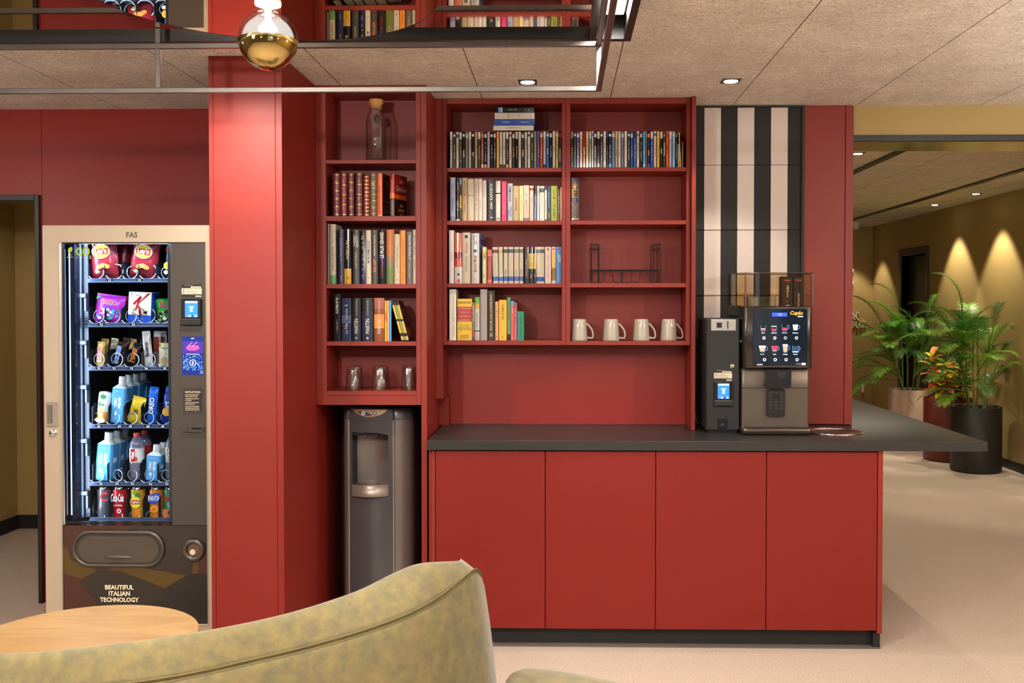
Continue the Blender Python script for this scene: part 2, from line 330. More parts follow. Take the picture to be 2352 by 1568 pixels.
# right wall with the hall door
hy1, hy0 = PXX(2065, 800, XR).y, PXX(2132.6, 800, XR).y; hz = PXX(2132, 563, XR).z
fr = .085
m = MB(); m.box(XR, XR+.15, -3.6, hy0+fr, 0, H2+.1, OCHRE); m.box(XR, XR+.15, hy1-fr, 13.4, 0, H2+.1, OCHRE); m.box(XR, XR+.15, hy0+fr, hy1-fr, hz-fr, H2+.1, OCHRE)
m.box(XR+.13, XR+.15, hy0+fr, hy1-fr, 0, hz-fr, OCHRE)
struct(m, 'wall_right', 'long ochre wall washed by ceiling lamps', 'wall')
m = MB(); m.box(1.3, XR, 13.1, 13.25, 0, H2+.1, OCHRE); struct(m, 'wall_hall_end', 'ochre end wall of the hall', 'wall')
m = MB(); m.box(XR-.012, XR, -3.6, hy0, 0, .085, BLACKM, .003); m.box(XR-.012, XR, hy1, 13.1, 0, .085, BLACKM, .003); m.box(1.42, XR, 13.088, 13.1, 0, .085, BLACKM, .003); struct(m, 'baseboard_right', 'dark baseboard along the long ochre wall', 'baseboard')
BLUEG = pm((66, 66, 84), .4, .2, name='blue_grey_paint')
d = thing('door_1', 'blue-grey hall door in the long ochre wall behind the palms', 'door', (XR, (hy0+hy1)/2, 0)); d['kind'] = 'structure'
m = MB(); m.box(XR-.015, XR+.13, hy0, hy0+fr, 0, hz, BLUEG, .004); m.box(XR-.015, XR+.13, hy1-fr, hy1, 0, hz, BLUEG, .004); m.box(XR-.015, XR+.13, hy0+fr, hy1-fr, hz-fr, hz, BLUEG, .004); m.build('door_frame', d)
m = MB(); m.box(XR+.08, XR+.125, hy0+fr+.003, hy1-fr-.003, .01, hz-fr-.003, pm((38, 36, 44), .45, name='dark_door'), .003); m.build('door_panel', d)
m = MB(); m.tube([(XR+.08, hy0+.15, 1.03), (XR+.03, hy0+.15, 1.03), (XR+.03, hy0+.27, 1.03)], .009, STEEL); m.build('door_handle', d)
# dark ceiling track lines of the hall
for i, (u0, v0, u1, v1) in enumerate(((1953, 400, 2063, 345), (1953, 503, 2352, 391))):
    X = (PZ(u0, v0, H2).x+PZ(u1, v1, H2).x)/2
    m = MB(); m.box(X-.03, X+.03, 5.17, 13.08, H2-.012, H2, BLACKM, .002); struct(m, 'trim_%d' % (i+3), 'dark track line along the hall ceiling, %s' % ('over the long wall side' if i else 'over the counter side'), 'ceiling track')
# walls behind the camera, with the windows the bulb mirrors
WP = pm((92, 82, 62), .8, name='darkened_wall_paint')  # unseen walls kept dark to cut fill and haze on the reds
m = MB(); m.box(-5.2, -5.05, -3.6, 6.9, 0, H, WP); struct(m, 'wall_left', 'dark left wall of the lounge', 'wall')
m = MB(); m.box(-5.2, XR, -3.6, -3.45, 0, .7, WP); m.box(-5.2, XR, -3.6, -3.45, 2.25, H, WP)
for x0, x1 in ((-5.2, .9), (1.6, 1.75), (2.5, 2.65), (3.4, XR)): m.box(x0, x1, -3.6, -3.45, .7, 2.25, WP)
struct(m, 'wall_front', 'dark wall with windows opposite the cabinets', 'wall')
for i, (x0, x1) in enumerate(((.9, 1.6), (1.75, 2.5), (2.65, 3.4))):
    d = thing('window_%d' % (i+1), 'white framed window opposite the cabinets, %s of three' % ('first', 'second', 'third')[i], 'window', ((x0+x1)/2, -3.5, .7)); d['kind'] = 'structure'
    m = MB(); m.box(x0, x0+.05, -3.55, -3.48, .7, 2.25, WHITE); m.box(x1-.05, x1, -3.55, -3.48, .7, 2.25, WHITE); m.box(x0, x1, -3.55, -3.48, .7, .75, WHITE); m.box(x0, x1, -3.55, -3.48, 2.2, 2.25, WHITE); m.build('window_frame', d)
    m = MB(); m.box(x0+.05, x1-.05, -3.52, -3.515, .75, 2.2, PANE); m.build('window_pane', d)
# ---------------------------------------------------------------- pillar
PX0, PX1, PYF = -1.393, -1.103, 3.86
m = MB(); m.box(PX0+.004, PX1-.002, PYF+.004, WALLY, 0, H, REDP)
a0, a1 = PY(490.7, 500, PYF).x, PY(633.5, 500, PYF).x
m.box(PX0, a0-.0012, PYF, PYF+.03, 0, H-.001, REDP, .001); m.box(a0+.0012, a1-.0012, PYF+.001, PYF+.03, 0, H-.001, REDP, .001); m.box(a1+.0012, PX1, PYF, WALLY, 0, H-.001, REDP, .001)
struct(m, 'pillar', 'red laminate clad pillar between vending machine and tall bookcase', 'pillar')
# ================================================================ TALL BOOKCASE WITH WATER COOLER NICHE
def zat(v, Y, u=900): return PY(u, v, Y).z
def xat(u, Y, v=600): return PY(u, v, Y).x
Y1, B1 = 4.38, 4.62
bc = thing('bookcase', 'tall red bookcase with open niche for the water cooler below', 'bookcase', (-.86, Y1, 0))
xl, xi0, xi1, xs1 = PX1+.001, xat(749, Y1), xat(955.5, Y1), xat(966.6, Y1)
zt = zat(205.5, Y1); z2b = zat(930, Y1)
m = MB(); m.box(xs1+.0006, -.606, Y1, WALLY-.002, 0, H-.002, RED, .0008); m.build('side_panel', bc)
m = MB(); m.box(xl, xi0, Y1, B1, z2b, H-.002, RED, .0008); m.build('side_panel', bc)
m = MB(); m.box(xi1, xs1-.0006, Y1+.001, B1, z2b, H-.002, RED, .0008); m.build('side_panel', bc)
m = MB(); m.box(xi0, xi1, Y1, B1, zt, H-.002, RED, .0008); m.build('top_panel', bc)
m = MB(); m.box(xl+.001, xs1-.001, B1, B1+.012, z2b, H-.004, RED); m.build('back_panel', bc)
zb_i = zat(898, Y1); zb_m = zat(908, Y1)
m = MB(); m.box(xi0, xi1, Y1, B1, zb_m+.0006, zb_i, RED, .0008); m.box(xi0, xi1, Y1+.0005, B1, z2b, zb_m-.0006, RED, .0008); m.build('bottom_panel', bc)
SH1 = []
for a, b in ((366.6, 375), (495.7, 507), (652, 662), (784, 794)):
    m = MB(); z0, z1 = zat(b, Y1), zat(a, Y1); SH1.append(z1); m.box(xi0+.0005, xi1-.0005, Y1+.002, B1, z0, z1, RED, .0008); m.build('shelf', bc)
SH1.append(zb_i)
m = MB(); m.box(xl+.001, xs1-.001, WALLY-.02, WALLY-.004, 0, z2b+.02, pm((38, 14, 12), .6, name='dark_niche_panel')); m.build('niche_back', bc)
# ================================================================ WALL CABINETS (two open units)
Y2, B2 = 4.67, 4.885
def unit(u0, ui0, ui1, u1, label, shelf_px, bot):
    t = thing('wall_bookcase', label, 'bookcase', (xat((u0+u1)/2, Y2), Y2, zat(792, Y2)))
    x0, i0, i1, x1 = [xat(u, Y2) for u in (u0, ui0, ui1, u1)]; zb, ztop, zi = zat(792, Y2), H-.002, zat(238, Y2, (u0+u1)/2)
    m = MB(); m.box(x0+.0005, i0, Y2, B2, zb, ztop, RED, .0008); m.build('side_panel', t)
    m = MB(); m.box(i1, x1-.0005, Y2, B2, zb, ztop, RED, .0008); m.build('side_panel', t)
    m = MB(); m.box(i0, i1, Y2, B2, zi, ztop, RED, .0008); m.build('top_panel', t)
    m = MB(); m.box(i0, i1, Y2, B2, zb, zat(bot, Y2), RED, .0008); m.build('bottom_panel', t)
    m = MB(); m.box(i0-.005, i1+.005, B2-.012, B2+.002, zb+.002, ztop, RED); m.build('back_panel', t)
    Z = []
    for a, b in shelf_px:
        m = MB(); m.box(i0+.0005, i1-.0005, Y2+.002, B2-.012, zat(b, Y2), zat(a, Y2), RED, .0008); m.build('shelf', t); Z.append(zat(a, Y2))
    Z.append(zat(bot, Y2)); return Z
SH2 = unit(1017, 1026, 1290.5, 1299.5, 'open red wall bookcase full of books and DVDs, beside the tall bookcase', ((386, 395), (507, 516.6), (651, 660)), 781.5)
SH3 = unit(1299.5, 1310, 1576, 1585.6, 'open red wall bookcase holding DVDs, wire rack and mugs', ((385.5, 394.6), (507, 516.2), (650.2, 660)), 783)
m = MB(); m.box(-.6055, xat(1017, Y2)-.0008, Y2+.004, WALLY-.001, z2b, H-.002, RED, .0008); m.box(-.6055, xat(1017, Y2)+.01, Y2+.15, WALLY-.001, .911, z2b, RED); struct(m, 'trim_5', 'red filler strip between tall and wall bookcases', 'filler panel')
m = MB(); m.box(xat(1586.3, Y2), xat(1596, Y2), Y2-.03, WALLY-.001, .911, H-.002, RED, .001); single(m, 'side_panel_board', 'full height red side panel standing on the worktop beside the striped panel', 'panel')
# striped fabric panel
YS = 4.862
BLKF = pm((36, 34, 34), .85, 0, .15, 30, .3, 500, name='black_fabric'); WHTF = pm((205, 190, 182), .85, 0, .06, 30, .3, 500, name='white_fabric')
sp = thing('striped_wall_panel', 'black and white striped fabric panel in black frame behind coffee machine', 'wall panel', (xat(1720, YS), YS, .911))
sx = [1600, 1617, 1654.7, 1693, 1731, 1769.6, 1807.8, 1839]
zS0, zS1 = .93, zat(247, YS, 1700)
m = MB()
rows = [zS1]+[zat(v, YS, 1700) for v in (379, 528, 678, 828)]+[zS0]
for r in range(len(rows)-1):
    for i in range(7):
        x0, x1 = xat(sx[i], YS), xat(sx[i+1], YS); zt_, zb_ = rows[r]-.001, rows[r+1]+.001
        w = .004; m.box(x0, x1, YS-.002+w*.2, YS+.01, zb_, zt_, BLKF if i % 2 == 0 else WHTF)
        m.add([(x0, YS-.006, zb_+.0008), (x1, YS-.006, zb_+.0008), (x1, YS-.0012, zb_+.03), (x0, YS-.0012, zb_+.03)], [(0, 1, 2, 3)], BLKF if i % 2 == 0 else WHTF)
m.build('striped_fabric', sp)
m = MB(); m.box(xat(1597, YS), xat(1600, YS), YS-.008, WALLY-.001, .911, H-.004, BLACKMAT); m.box(xat(1839, YS), xat(1845.5, YS), YS-.012, WALLY-.001, .911, H-.004, BLACKMAT, .001)
m.box(xat(1600, YS), xat(1839, YS), YS-.008, WALLY-.001, zS1, H-.004, BLACKMAT); m.box(xat(1600, YS), xat(1839, YS), YS-.008, WALLY-.001, .911, zS0, BLACKMAT); m.build('panel_frame', sp)
YP = 4.87
m = MB(); m.box(xat(1846.2, YP), xat(1940, YP)-.0008, YP, WALLY-.001, .915, H-.003, RED, .0008); m.box(xat(1940, YP)+.0008, 1.425, YP-.004, WALLY+.27, .915, H-.003, RED, .0008); struct(m, 'trim_6', 'red end panel of the wall beside the opening', 'panel')
# ================================================================ WORKTOP AND BASE CABINETS
m = MB(); poly = [(-.592, 4.275), (1.835, 4.275), (1.835, 7.4), (1.43, 7.4), (1.43, WALLY-.001), (-.592, WALLY-.001)]
m.loft([[(x, y, .869) for x, y in poly], [(x, y, .9085) for x, y in poly]], DARKTOP, False)
ins = .0015; p2 = [(-.592+ins, 4.275+ins), (1.835-ins, 4.275+ins), (1.835-ins, 7.4-ins), (1.43+ins, 7.4-ins), (1.43+ins, WALLY-.001), (-.592+ins, WALLY-.001)]
m.loft([[(x, y, .9085) for x, y in poly], [(x, y, .91) for x, y in p2]], DARKTOP, False)
single(m, 'worktop', 'long dark grey worktop running over the red base cabinets into the opening', 'worktop', org=(.63, 4.275, .869))
YD = 4.292
ux = [1000, 1252.3, 1505.7, 1760, 2015]
names = ['red base cabinet at the armchair end of the worktop', 'second red base cabinet from the water cooler', 'red base cabinet below the mugs', 'red base cabinet below the coffee machine']
for i in range(4):
    x0, x1 = xat(ux[i], YD, 1240), xat(ux[i+1], YD, 1240)
    t = thing('base_cabinet', names[i], 'cabinet', ((x0+x1)/2, YD, 0), 'red base cabinets under the worktop')
    m = MB(); m.box(x0+.0008, x1-.0008, YD+.021, WALLY-.004, .085, .8685, RED); m.build('cabinet_body', t)
    m = MB(); m.box(x0+.0016, x1-.0016, YD, YD+.019, .082, .863, REDD, .0012); m.build('door', t)
m = MB(); m.box(xat(2015.6, YD, 1240), xat(2027, YD, 1240), YD-.002, WALLY, .07, .8685, RED, .001); single(m, 'cabinet_end_panel', 'narrow red end panel closing the row of base cabinets', 'panel')
m = MB(); m.box(xat(984, YD, 1240), xat(993, YD, 1240), YD+.022, WALLY-.004, .07, .8685, RED); m.box(xat(991, YD, 1240), xat(999.5, YD, 1240), YD+.006, YD+.03, .07, .8685, RED, .001); single(m, 'filler_strip', 'narrow red filler strip between worktop cabinets and tall bookcase', 'panel')
m = MB(); m.box(xat(990, YD, 1240), xat(2025, YD, 1240), 4.335, 4.36, 0, .078, BLACKMAT, .001); m.box(xat(2009, YD, 1240), xat(2025, YD, 1240), 4.305, WALLY, 0, .069, BLACKMAT, .001); single(m, 'plinth', 'black plinth under the red base cabinets', 'plinth')
m = MB(); m.box(xat(990, YD, 1240), xat(2025, YD, 1240), 4.296, 4.334, 0, .006, pm((96, 84, 80), .5, name='grey_trim')); struct(m, 'trim_7', 'thin grey floor strip at the plinth', 'trim')
# ================================================================ OVERHEAD FRAME
ch = thing('ceiling_mirror_frame', 'black rectangular ceiling frame with mirror sheet and linear lamp', 'ceiling light', (-1.4, 2.2, H))
MZ = 2.383; cz = 2.362; cy1 = 3.24; cx1 = .222; cy0 = 1.16; cx0 = -3.1
m = MB()
m.box(cx0, cx1, cy1-.03, cy1, cz, H-.001, BLACKM, .001); m.box(cx0, cx1, cy0, cy0+.03, cz, H-.001, BLACKM, .001)
m.box(cx1-.024, cx1, cy0+.03, cy1-.03, cz, H-.001, BLACKM, .001); m.box(cx0, cx0+.03, cy0+.03, cy1-.03, cz, H-.001, BLACKM, .001)
m.box(.087, .11, cy0+.13, cy1-.03, cz, H-.001, BLACKM, .001); m.box(cx0+.03, .11, cy0+.13, cy0+.155, cz, H-.001, BLACKM, .001)
m.build('channel_frame', ch)
m = MB(); m.box(cx0+.03, .087, cy0+.155, cy1-.03, MZ, MZ+.004, mirror_mat('mirror_sheet', (205, 190, 178), .035)); m.build('mirror_sheet', ch)
LED = pm((255, 244, 228), .5, emit=9, name='lamp_diffuser')
m = MB(); m.box(.128, .196, 1.35, 3.12, 2.415, 2.47, SILVER, .002); m.build('lamp_housing', ch)
m = MB(); m.box(.134, .19, 1.37, 3.1, 2.409, 2.4145, LED); m.build('lamp_diffuser', ch)
m = MB(); m.box(cx0+.1, .05, 1.215, 1.275, 2.415, 2.47, SILVER, .002); m.build('lamp_housing', ch)
m = MB(); m.box(cx0+.12, .03, 1.205, 1.295, 2.356, 2.3615, LED); m.build('lamp_diffuser', ch)
# hanging steel rack
rk = thing('hanging_rack', 'raw steel tube rack hanging below the ceiling mirror', 'rack', (-1.4, 2.26, 2.177))
t_ = .016; ry1, ry0 = 3.14, 1.39; rz = (2.177, 2.318); rx1 = .123; rx0 = -2.95
for z in rz:
    for y in (ry1, ry0):
        m = MB(); m.box(rx0, rx1-t_, y-t_, y, z, z+t_, STEEL, .0015); m.build('long_rail', rk)
    for x in (rx0, rx1-t_):
        m = MB(); m.box(x, x+t_, ry0-t_, ry1, z, z+t_, STEEL if x < 0 else STEEL, .0015); m.build('side_rail', rk)
for x in (-2.68, PY(361, 160, ry1).x, rx1-t_-.001):
    for y in (ry1, ry0):
        m = MB(); top = MZ-.001 if x < 0 else rz[1]
        m.box(x, x+t_, y-t_+.0005, y-.0005, rz[0]+t_, rz[1], STEEL, .0012)
        if x < 0: m.box(x, x+t_, y-t_+.0005, y-.0005, rz[1]+t_, top, STEEL, .0012)
        m.build('post', rk)
# round mirror with bulb
MX, MY, MZD = -.677, 2.225, 2.204
rm = thing('round_mirror', 'round mirror disc hanging horizontally inside the steel rack', 'mirror', (MX, MY, MZD))
m = MB(); m.lathe([(.001, 0), (.3935, 0)], (MX, MY, MZD), mirror_mat('disc_mirror', (196, 176, 150), .01), 96, False); m.build('mirror_disc', rm)
m = MB(); m.lathe([(.3936, -.0005), (.3955, -.0005), (.3955, .006), (.001, .006)], (MX, MY, MZD), BLACKM, 96); m.build('mirror_rim', rm)
for a in (.6, 2.7, 4.8): m = MB(); m.cyl((MX+.3*math.cos(a), MY+.3*math.sin(a), MZD+.006), (MX+.3*math.cos(a), MY+.3*math.sin(a), MZ-.001), .003, BLACKM); m.build('hanger', rm)
bx, by = xat(616, MY, 90), MY; R_ = .0665; bz = zat(93, MY, 616)
lb = thing('globe_bulb', 'large globe bulb with gold mirrored lower half below the round mirror', 'light bulb', (bx, by, bz))
m = MB(); m.lathe([(R_*math.cos(a), -R_*math.sin(a)) for a in [PI/2*k/14 for k in range(15)]], (bx, by, bz), pm((196, 172, 112), .05, 1, .01, name='gold_mirror'), 48); m.build('gold_cap', lb, 'gold mirrored half')
prof = [(R_*math.cos(a), R_*math.sin(a)) for a in [PI/2*.72*k/10 for k in range(11)]]
prof += [(.025, .0675), (.0215, .077), (.0205, .088)]
GB = bpy.data.materials.new('glowing_inner_glass'); GB.use_nodes = True; _n = GB.node_tree; _n.nodes.remove(_n.nodes['Principled BSDF'])
_t = _n.nodes.new('ShaderNodeBsdfTransparent'); _e = _n.nodes.new('ShaderNodeEmission'); _e.inputs[0].default_value = (1, .96, .9, 1); _e.inputs[1].default_value = .95; _m = _n.nodes.new('ShaderNodeMixShader'); _z = _n.nodes.new('ShaderNodeTexNoise'); _z.inputs['Scale'].default_value = 30
_mr = _n.nodes.new('ShaderNodeMapRange'); _mr.inputs[3].default_value = .35; _mr.inputs[4].default_value = .7
_n.links.new(_z.outputs['Fac'], _mr.inputs[0]); _n.links.new(_mr.outputs[0], _m.inputs[0]); _n.links.new(_t.outputs[0], _m.inputs[1]); _n.links.new(_e.outputs[0], _m.inputs[2]); _n.links.new(_m.outputs[0], _n.nodes['Material Output'].inputs[0])
m = MB(); m.lathe([(a*.86, z*.8+.002) for a, z in prof[:9]]+[(.022, .055)], (bx, by, bz), GB, 40); m.build('inner_glow', lb)
m = MB(); m.lathe(prof, (bx, by, bz), GLASS, 48); m.build('glass_globe', lb, 'clear glowing upper half')
m = MB(); FIL = pm((255, 246, 232), .5, emit=3, name='filament'); m.lathe([(.007, .082), (.007, .045), (.02, .03), (.022, .022), (.001, .02)], (bx, by, bz), FIL, 20); m.build('filament_stem', lb)
m = MB(); m.lathe([(.02, .078), (.0285, .079), (.0295, .084), (.0285, .09), (.018, .0915)], (bx, by, bz), pm((236, 230, 222), .3, emit=.4, name='porcelain'), 40); m.lathe([(.0285, .092), (.03, .095), (.03, MZD-bz-.0005), (.001, MZD-bz-.0005)], (bx, by, bz), STEEL, 40); m.build('lamp_socket', lb)
pl = bpy.data.lights.new('bulb_lamp', 'POINT'); pl.energy = 85; pl.color = NEUT; pl.shadow_soft_size = .02; po = bpy.data.objects.new('bulb_lamp', pl); C.objects.link(po); po.location = (bx, by, bz+.035); po.parent = None
# ---------------------------------------------------------------- recessed ceiling lamps
LENS = pm((255, 246, 230), .5, emit=14, name='downlight_lens')
def downlight(x, y, zc, label, group):
    t = thing('downlight', label, 'ceiling light', (x, y, zc), group); a = .04
    m = MB(); n = 24; o1 = [(x+s*a, y+q*a, zc-.003) for s, q in ((-1, -1), (1, -1), (1, 1), (-1, 1))]
    m.box(x-a, x+a, y-a, y+a, zc-.004, zc-.0005, BLACKM); m.build('trim_plate', t)
    m = MB(); m.lathe([(.001, -.0055), (.03, -.0055), (.031, -.004)], (x, y, zc), LENS, n, False); m.build('lens', t)
downlight(*DOWN[0], H, 'square black recessed downlight above the left wall bookcase', 'recessed downlights')
downlight(*DOWN[1], H, 'square black recessed downlight above the coffee machine side', 'recessed downlights')
HL = ['lit recessed downlight over the hall wall, farther of the two together', 'lit recessed downlight over the hall wall, nearer of the two together', None, 'lit recessed downlight by the dark ceiling line beside the red panel', 'recessed downlight at the far end of the hall', None]
for (x, y), lb_ in zip(HALL_DOWN, HL):
    if lb_: downlight(x, y, H2, lb_, 'hall downlights')
p = PY(1966, 518, 12.4)
m = MB(); m.lathe([(.048, 0), (.048, -.03), (.035, -.075), (.015, -.09), (.001, -.092)], (p.x, 12.4, H2), WHITE, 24); single(m, 'ceiling_speaker', 'small white dome hanging from the hall ceiling by the far wall', 'ceiling speaker')

for i, (x, y) in enumerate(ADDED_PENDANT):  # cords and sockets for the added, unseen pendants
    t = thing('added_pendant', 'unseen pendant lamp added to light the lounge, %s of seven' % ordinal(i), 'pendant lamp', (x, y, H), 'unseen added pendants of the lounge')
    m = MB(); m.cyl((x, y, 2.18 if y == 1.5 else 2.1), (x, y, H-.001), .003, BLACK, n=8); m.cyl((x, y, H-.02), (x, y, H-.001), .05, BLACKM); m.build('cord', t)
    m = MB(); zq = 2.16 if y == 1.5 else 2.07; m.cyl((x, y, zq), (x, y, zq+.05), .02, BLACKM); m.build('lamp_socket', t)
# ================================================================ BOOKS AND DVD CASES
PAPER = pm((214, 196, 166), .9, 0, .12, 300, name='paper')
K = dict(red=(150, 28, 30), burg=(96, 22, 26), brown=(92, 62, 38), orange=(226, 104, 34), black=(24, 23, 24), navy=(22, 28, 62), cream=(184, 170, 148), white=(192, 184, 174), yel=(206, 158, 40),
         dgrey=(62, 56, 52), grey=(122, 114, 108), green=(46, 106, 62), blue=(48, 92, 160), lblue=(120, 170, 210), pink=(206, 50, 92), tan=(170, 144, 98), lilac=(150, 150, 176), silver=(160, 152, 148),
         lime=(134, 144, 44), teal=(30, 118, 96), gold=(206, 164, 84), dred=(120, 20, 24), ocean=(44, 76, 150), sky=(70, 150, 200), rose=(226, 160, 150), mauve=(190, 96, 140), pale=(192, 168, 156), purple=(86, 74, 140))
CN = dict(red='red', burg='burgundy', brown='brown', orange='orange', black='black', navy='navy', cream='cream', white='white', yel='yellow', dgrey='dark grey', grey='grey', green='green', blue='blue', lblue='light blue', pink='raspberry pink',
          tan='tan', lilac='lilac grey', silver='silver grey', lime='lime green', teal='teal', gold='gold', dred='dark red', ocean='ocean blue', sky='sky blue', rose='rose', mauve='mauve', pale='pale pink', purple='purple')
def col(c, rough=.45, **k): return pm(K[c] if isinstance(c, str) else c, rough, 0, .06, 40, **k)
def scrib(m, cx, cz, y, L, h, mat, seed, vert=True):
    r = random.Random(seed); p = -L/2
    while p < L/2-h*.3:
        w = h*r.uniform(.35, .75); w = min(w, L/2-p)
        if r.random() > .16:
            hh = h*r.choice((1, 1, .72, .72, .86)); t = h*.16
            segs = [(p, p+t, -h/2, -h/2+hh)]
            if r.random() > .3: segs.append((p, p+w, -h/2, -h/2+t))
            if r.random() > .4: segs.append((p, p+w, -h/2+hh-t, -h/2+hh))
            if r.random() > .5: segs.append((p+w-t, p+w, -h/2, -h/2+hh*.9))
            for a, b, c_, d_ in segs:
                if vert: V = [(cx-d_, y, cz+a), (cx-c_, y, cz+a), (cx-c_, y, cz+b), (cx-d_, y, cz+b)]
                else: V = [(cx+a, y, cz+c_), (cx+b, y, cz+c_), (cx+b, y, cz+d_), (cx+a, y, cz+d_)]
                m.add(V, [(0, 1, 2, 3)], mat)
        p += w+h*.22
    return m
def book_mesh(x0, x1, z0, z1, yf, dep, cover, rough=.45, bands=(), texts=(), hard=False, curve=None):
    m = MB(); w = x1-x0; cu = (min(.0035, w*.14) if curve is None else curve); t = .0022 if hard else .0008; n = 7
    cm = col(cover, rough)
    arc = [(x0+w*i/(n-1), yf+cu*(2*i/(n-1)-1)**2) for i in range(n)]
    out = [(x0, yf+dep)]+arc+[(x1, yf+dep)]
    inn = [(x1-t, yf+dep), (x1-t, yf+cu+t)]+[(x, y+t) for x, y in reversed(arc[1:-1])]+[(x0+t, yf+cu+t), (x0+t, yf+dep)]
    poly = out+inn
    nn = len(poly); V = [(x, y, z0) for x, y in poly]+[(x, y, z1) for x, y in poly]
    m.add(V, [(i, (i+1) % nn, nn+(i+1) % nn, nn+i) for i in range(nn)], cm)
    m.add(V, [tuple(range(nn-1, -1, -1)), tuple(range(nn, 2*nn))], cm)
    e = .003 if hard else .0004
    m.box(x0+t, x1-t, yf+cu+t+.0004, yf+dep-e, z0+e, z1-e, PAPER)
    h = z1-z0
    for a, b, c in bands:
        za, zb = z0+h*a, z0+h*b; bm_ = c if not isinstance(c, (str, tuple)) else col(c, rough)
        V = [(x, y-.0003, za) for x, y in arc]+[(x, y-.0003, zb) for x, y in arc]
        m.add(V, [(i, i+1, n+i+1, n+i) for i in range(n-1)], bm_)
    cx = (x0+x1)/2
    for tx in texts:                                      # (text|int seed, centre fraction, length fraction, height fraction of width, colour, mode, bold, xoff)
        s, fc, fl, fh, tc, mode = tx[:6]; bold = tx[6] if len(tx) > 6 else 0; xo = tx[7] if len(tx) > 7 else 0
        c = (cx+xo*w, yf-.0007, z0+h*fc)
        if isinstance(s, int): scrib(m, c[0], c[2], c[1], h*fl, w*fh, col(tc, .5), s)
        elif mode in ('h', 'flip'): m.text(s, c, col(tc, .5), h*fl, w*fh, mode, bold)
        else: m.text(s, c, col(tc, .5), w*fh, h*fl, mode, bold)
    return m
def shelf_row(org, sc, bot, Y, zsh, items, cat, place, group, dep=.13, hard=False, bname='book'):
    """items: (x0,x1,ytop,cover,bands,texts,descr[,opts])"""
    n = len(items)
    for k, it in enumerate(items):
        x0, x1, yt, cv, bands, texts, descr = it[:7]; op = it[7] if len(it) > 7 else {}
        U0, U1, VT = org[0]+x0*sc, org[0]+x1*sc, org[1]+yt*sc; yf = Y+op.get('y', 0)
        X0, X1 = PY(U0, VT, yf).x, PY(U1, VT, yf).x; g = .0005; z1 = PY((U0+U1)/2, VT, yf).z
        m = book_mesh(X0+g, X1-g, zsh+.0004, z1, yf, op.get('dep', dep), cv, op.get('rough', .38), bands, texts, op.get('hard', hard), op.get('curve'))
        if 'ex' in op: op['ex'](m, X0+g, X1-g, zsh+.0004, z1, yf)
        if 'rot' in op: m.xf(rotZ((X0, yf, zsh), op['rot']))
        if 'lean' in op: m.xf(rotY(((X1 if op['lean'] > 0 else X0), yf, zsh+.0004), op['lean']))
        single(m, bname, '%s, %s %s' % (descr, ordinal(k), place), cat, group)
def goldbands(n=6, a=.04, b=.96, w=.008): return [(a+(b-a)*i/(n-1)-w/2, a+(b-a)*i/(n-1)+w/2, GOLD) for i in range(n)]
GOLD = pm((214, 172, 96), .25, .9, .05, 60, name='gold_foil')
S1 = 1/4.1276; O1 = (720, 180); S2 = .28073; O2 = (720, 500); S3 = .19136
Yb1 = Y1+.012; Yb2 = Y2+.012
def gt(seed, n=4): return [(seed*10+i, .2+.62*i/(n-1), .07, .3, 'gold', 'up') for i in range(n)]
def cover_ex(lines):
    def f(m, x0, x1, z0, z1, yf):
        h = z1-z0
        for s, fz, fh, fw, c, b in lines:
            m.text(s, (x1+.0006, yf+.072, z0+h*fz), col(c, .4), h*fh, .11*fw, R=(0, 1, 0), U=(0, 0, 1), bold=b)
    return f
def panel_ex(bl):
    def f(m, x0, x1, z0, z1, yf):
        h = z1-z0
        for a, b, c in bl: m.box(x1, x1+.0004, yf+.006, yf+.128, z0+h*a, z0+h*b, col(c, .4))
    return f
def both(a, b): return lambda *q: (a(*q), b(*q))
row = [
 (180, 246, 899, 'burg', goldbands(), gt(1), 'burgundy leather-look volume with gold bands'),
 (250, 313, 899, 'dred', goldbands(5)+[(.02, .98, 'burg')][:0], gt(2, 5), 'slim dark red gilt-lettered volume'),
 (320, 382, 896, 'burg', goldbands(6), gt(3), 'burgundy gilt volume with even bands'),
 (394, 462, 893, 'burg', goldbands(5), gt(4), 'tallest burgundy gilt volume'),
 (470, 527, 920, 'dred', goldbands(11, .03, .97, .016), gt(5, 6), 'short dark red volume densely covered in gilt', {'hard': True}),
 (530, 600, 892, 'brown', goldbands(7, .06, .94, .005), [('•••', .75, .10, .5, 'gold', 'up')]+gt(6, 2), 'brown clothbound volume with fine gold lines'),
 (602, 652, 899, 'orange', [(0, .02, 'white')], [("THE SERIAL KILLER'S DAUGHTER", .38, .66, .3, 'black', 'down')], 'orange thriller with black cover facing right', {'rot': -9, 'ex': both(panel_ex([(0, 1, 'black')]), cover_ex([('THE', .44, .05, .3, 'lime', .01), ("SERIAL", .355, .075, .75, 'lime', .02), ("KILLER'S", .24, .075, .85, 'lime', .02), ('DAUGHTER', .13, .07, .9, 'white', .01), ('C', .75, .18, .3, 'gold', 0)]))}),
 (720, 768, 905, 'red', [(0, .42, 'dgrey'), (.42, .55, 'orange')], [('John Grisham', .7, .5, .5, 'white', 'down'), ("THE JUDGE'S LIST", .2, .38, .4, 'white', 'down')], 'red thriller turned to show its fiery front cover', {'rot': -17, 'ex': both(panel_ex([(0, .42, (30, 16, 14)), (.42, .52, (196, 92, 24)), (.52, 1, (140, 26, 18))]), cover_ex([('John', .84, .11, .6, 'white', 0), ('Grisham', .67, .12, .95, 'white', 0), ('THE', .27, .07, .35, 'gold', .02), ("JUDGE'S", .15, .09, .9, 'gold', .02), ('LIST', .04, .08, .5, 'gold', .02)]))}),
]
G1 = 'books in the tall bookcase'
shelf_row(O1, S1, 1306, Yb1, SH1[1], row, 'book', 'on the shelf below the bottle', G1, .13)
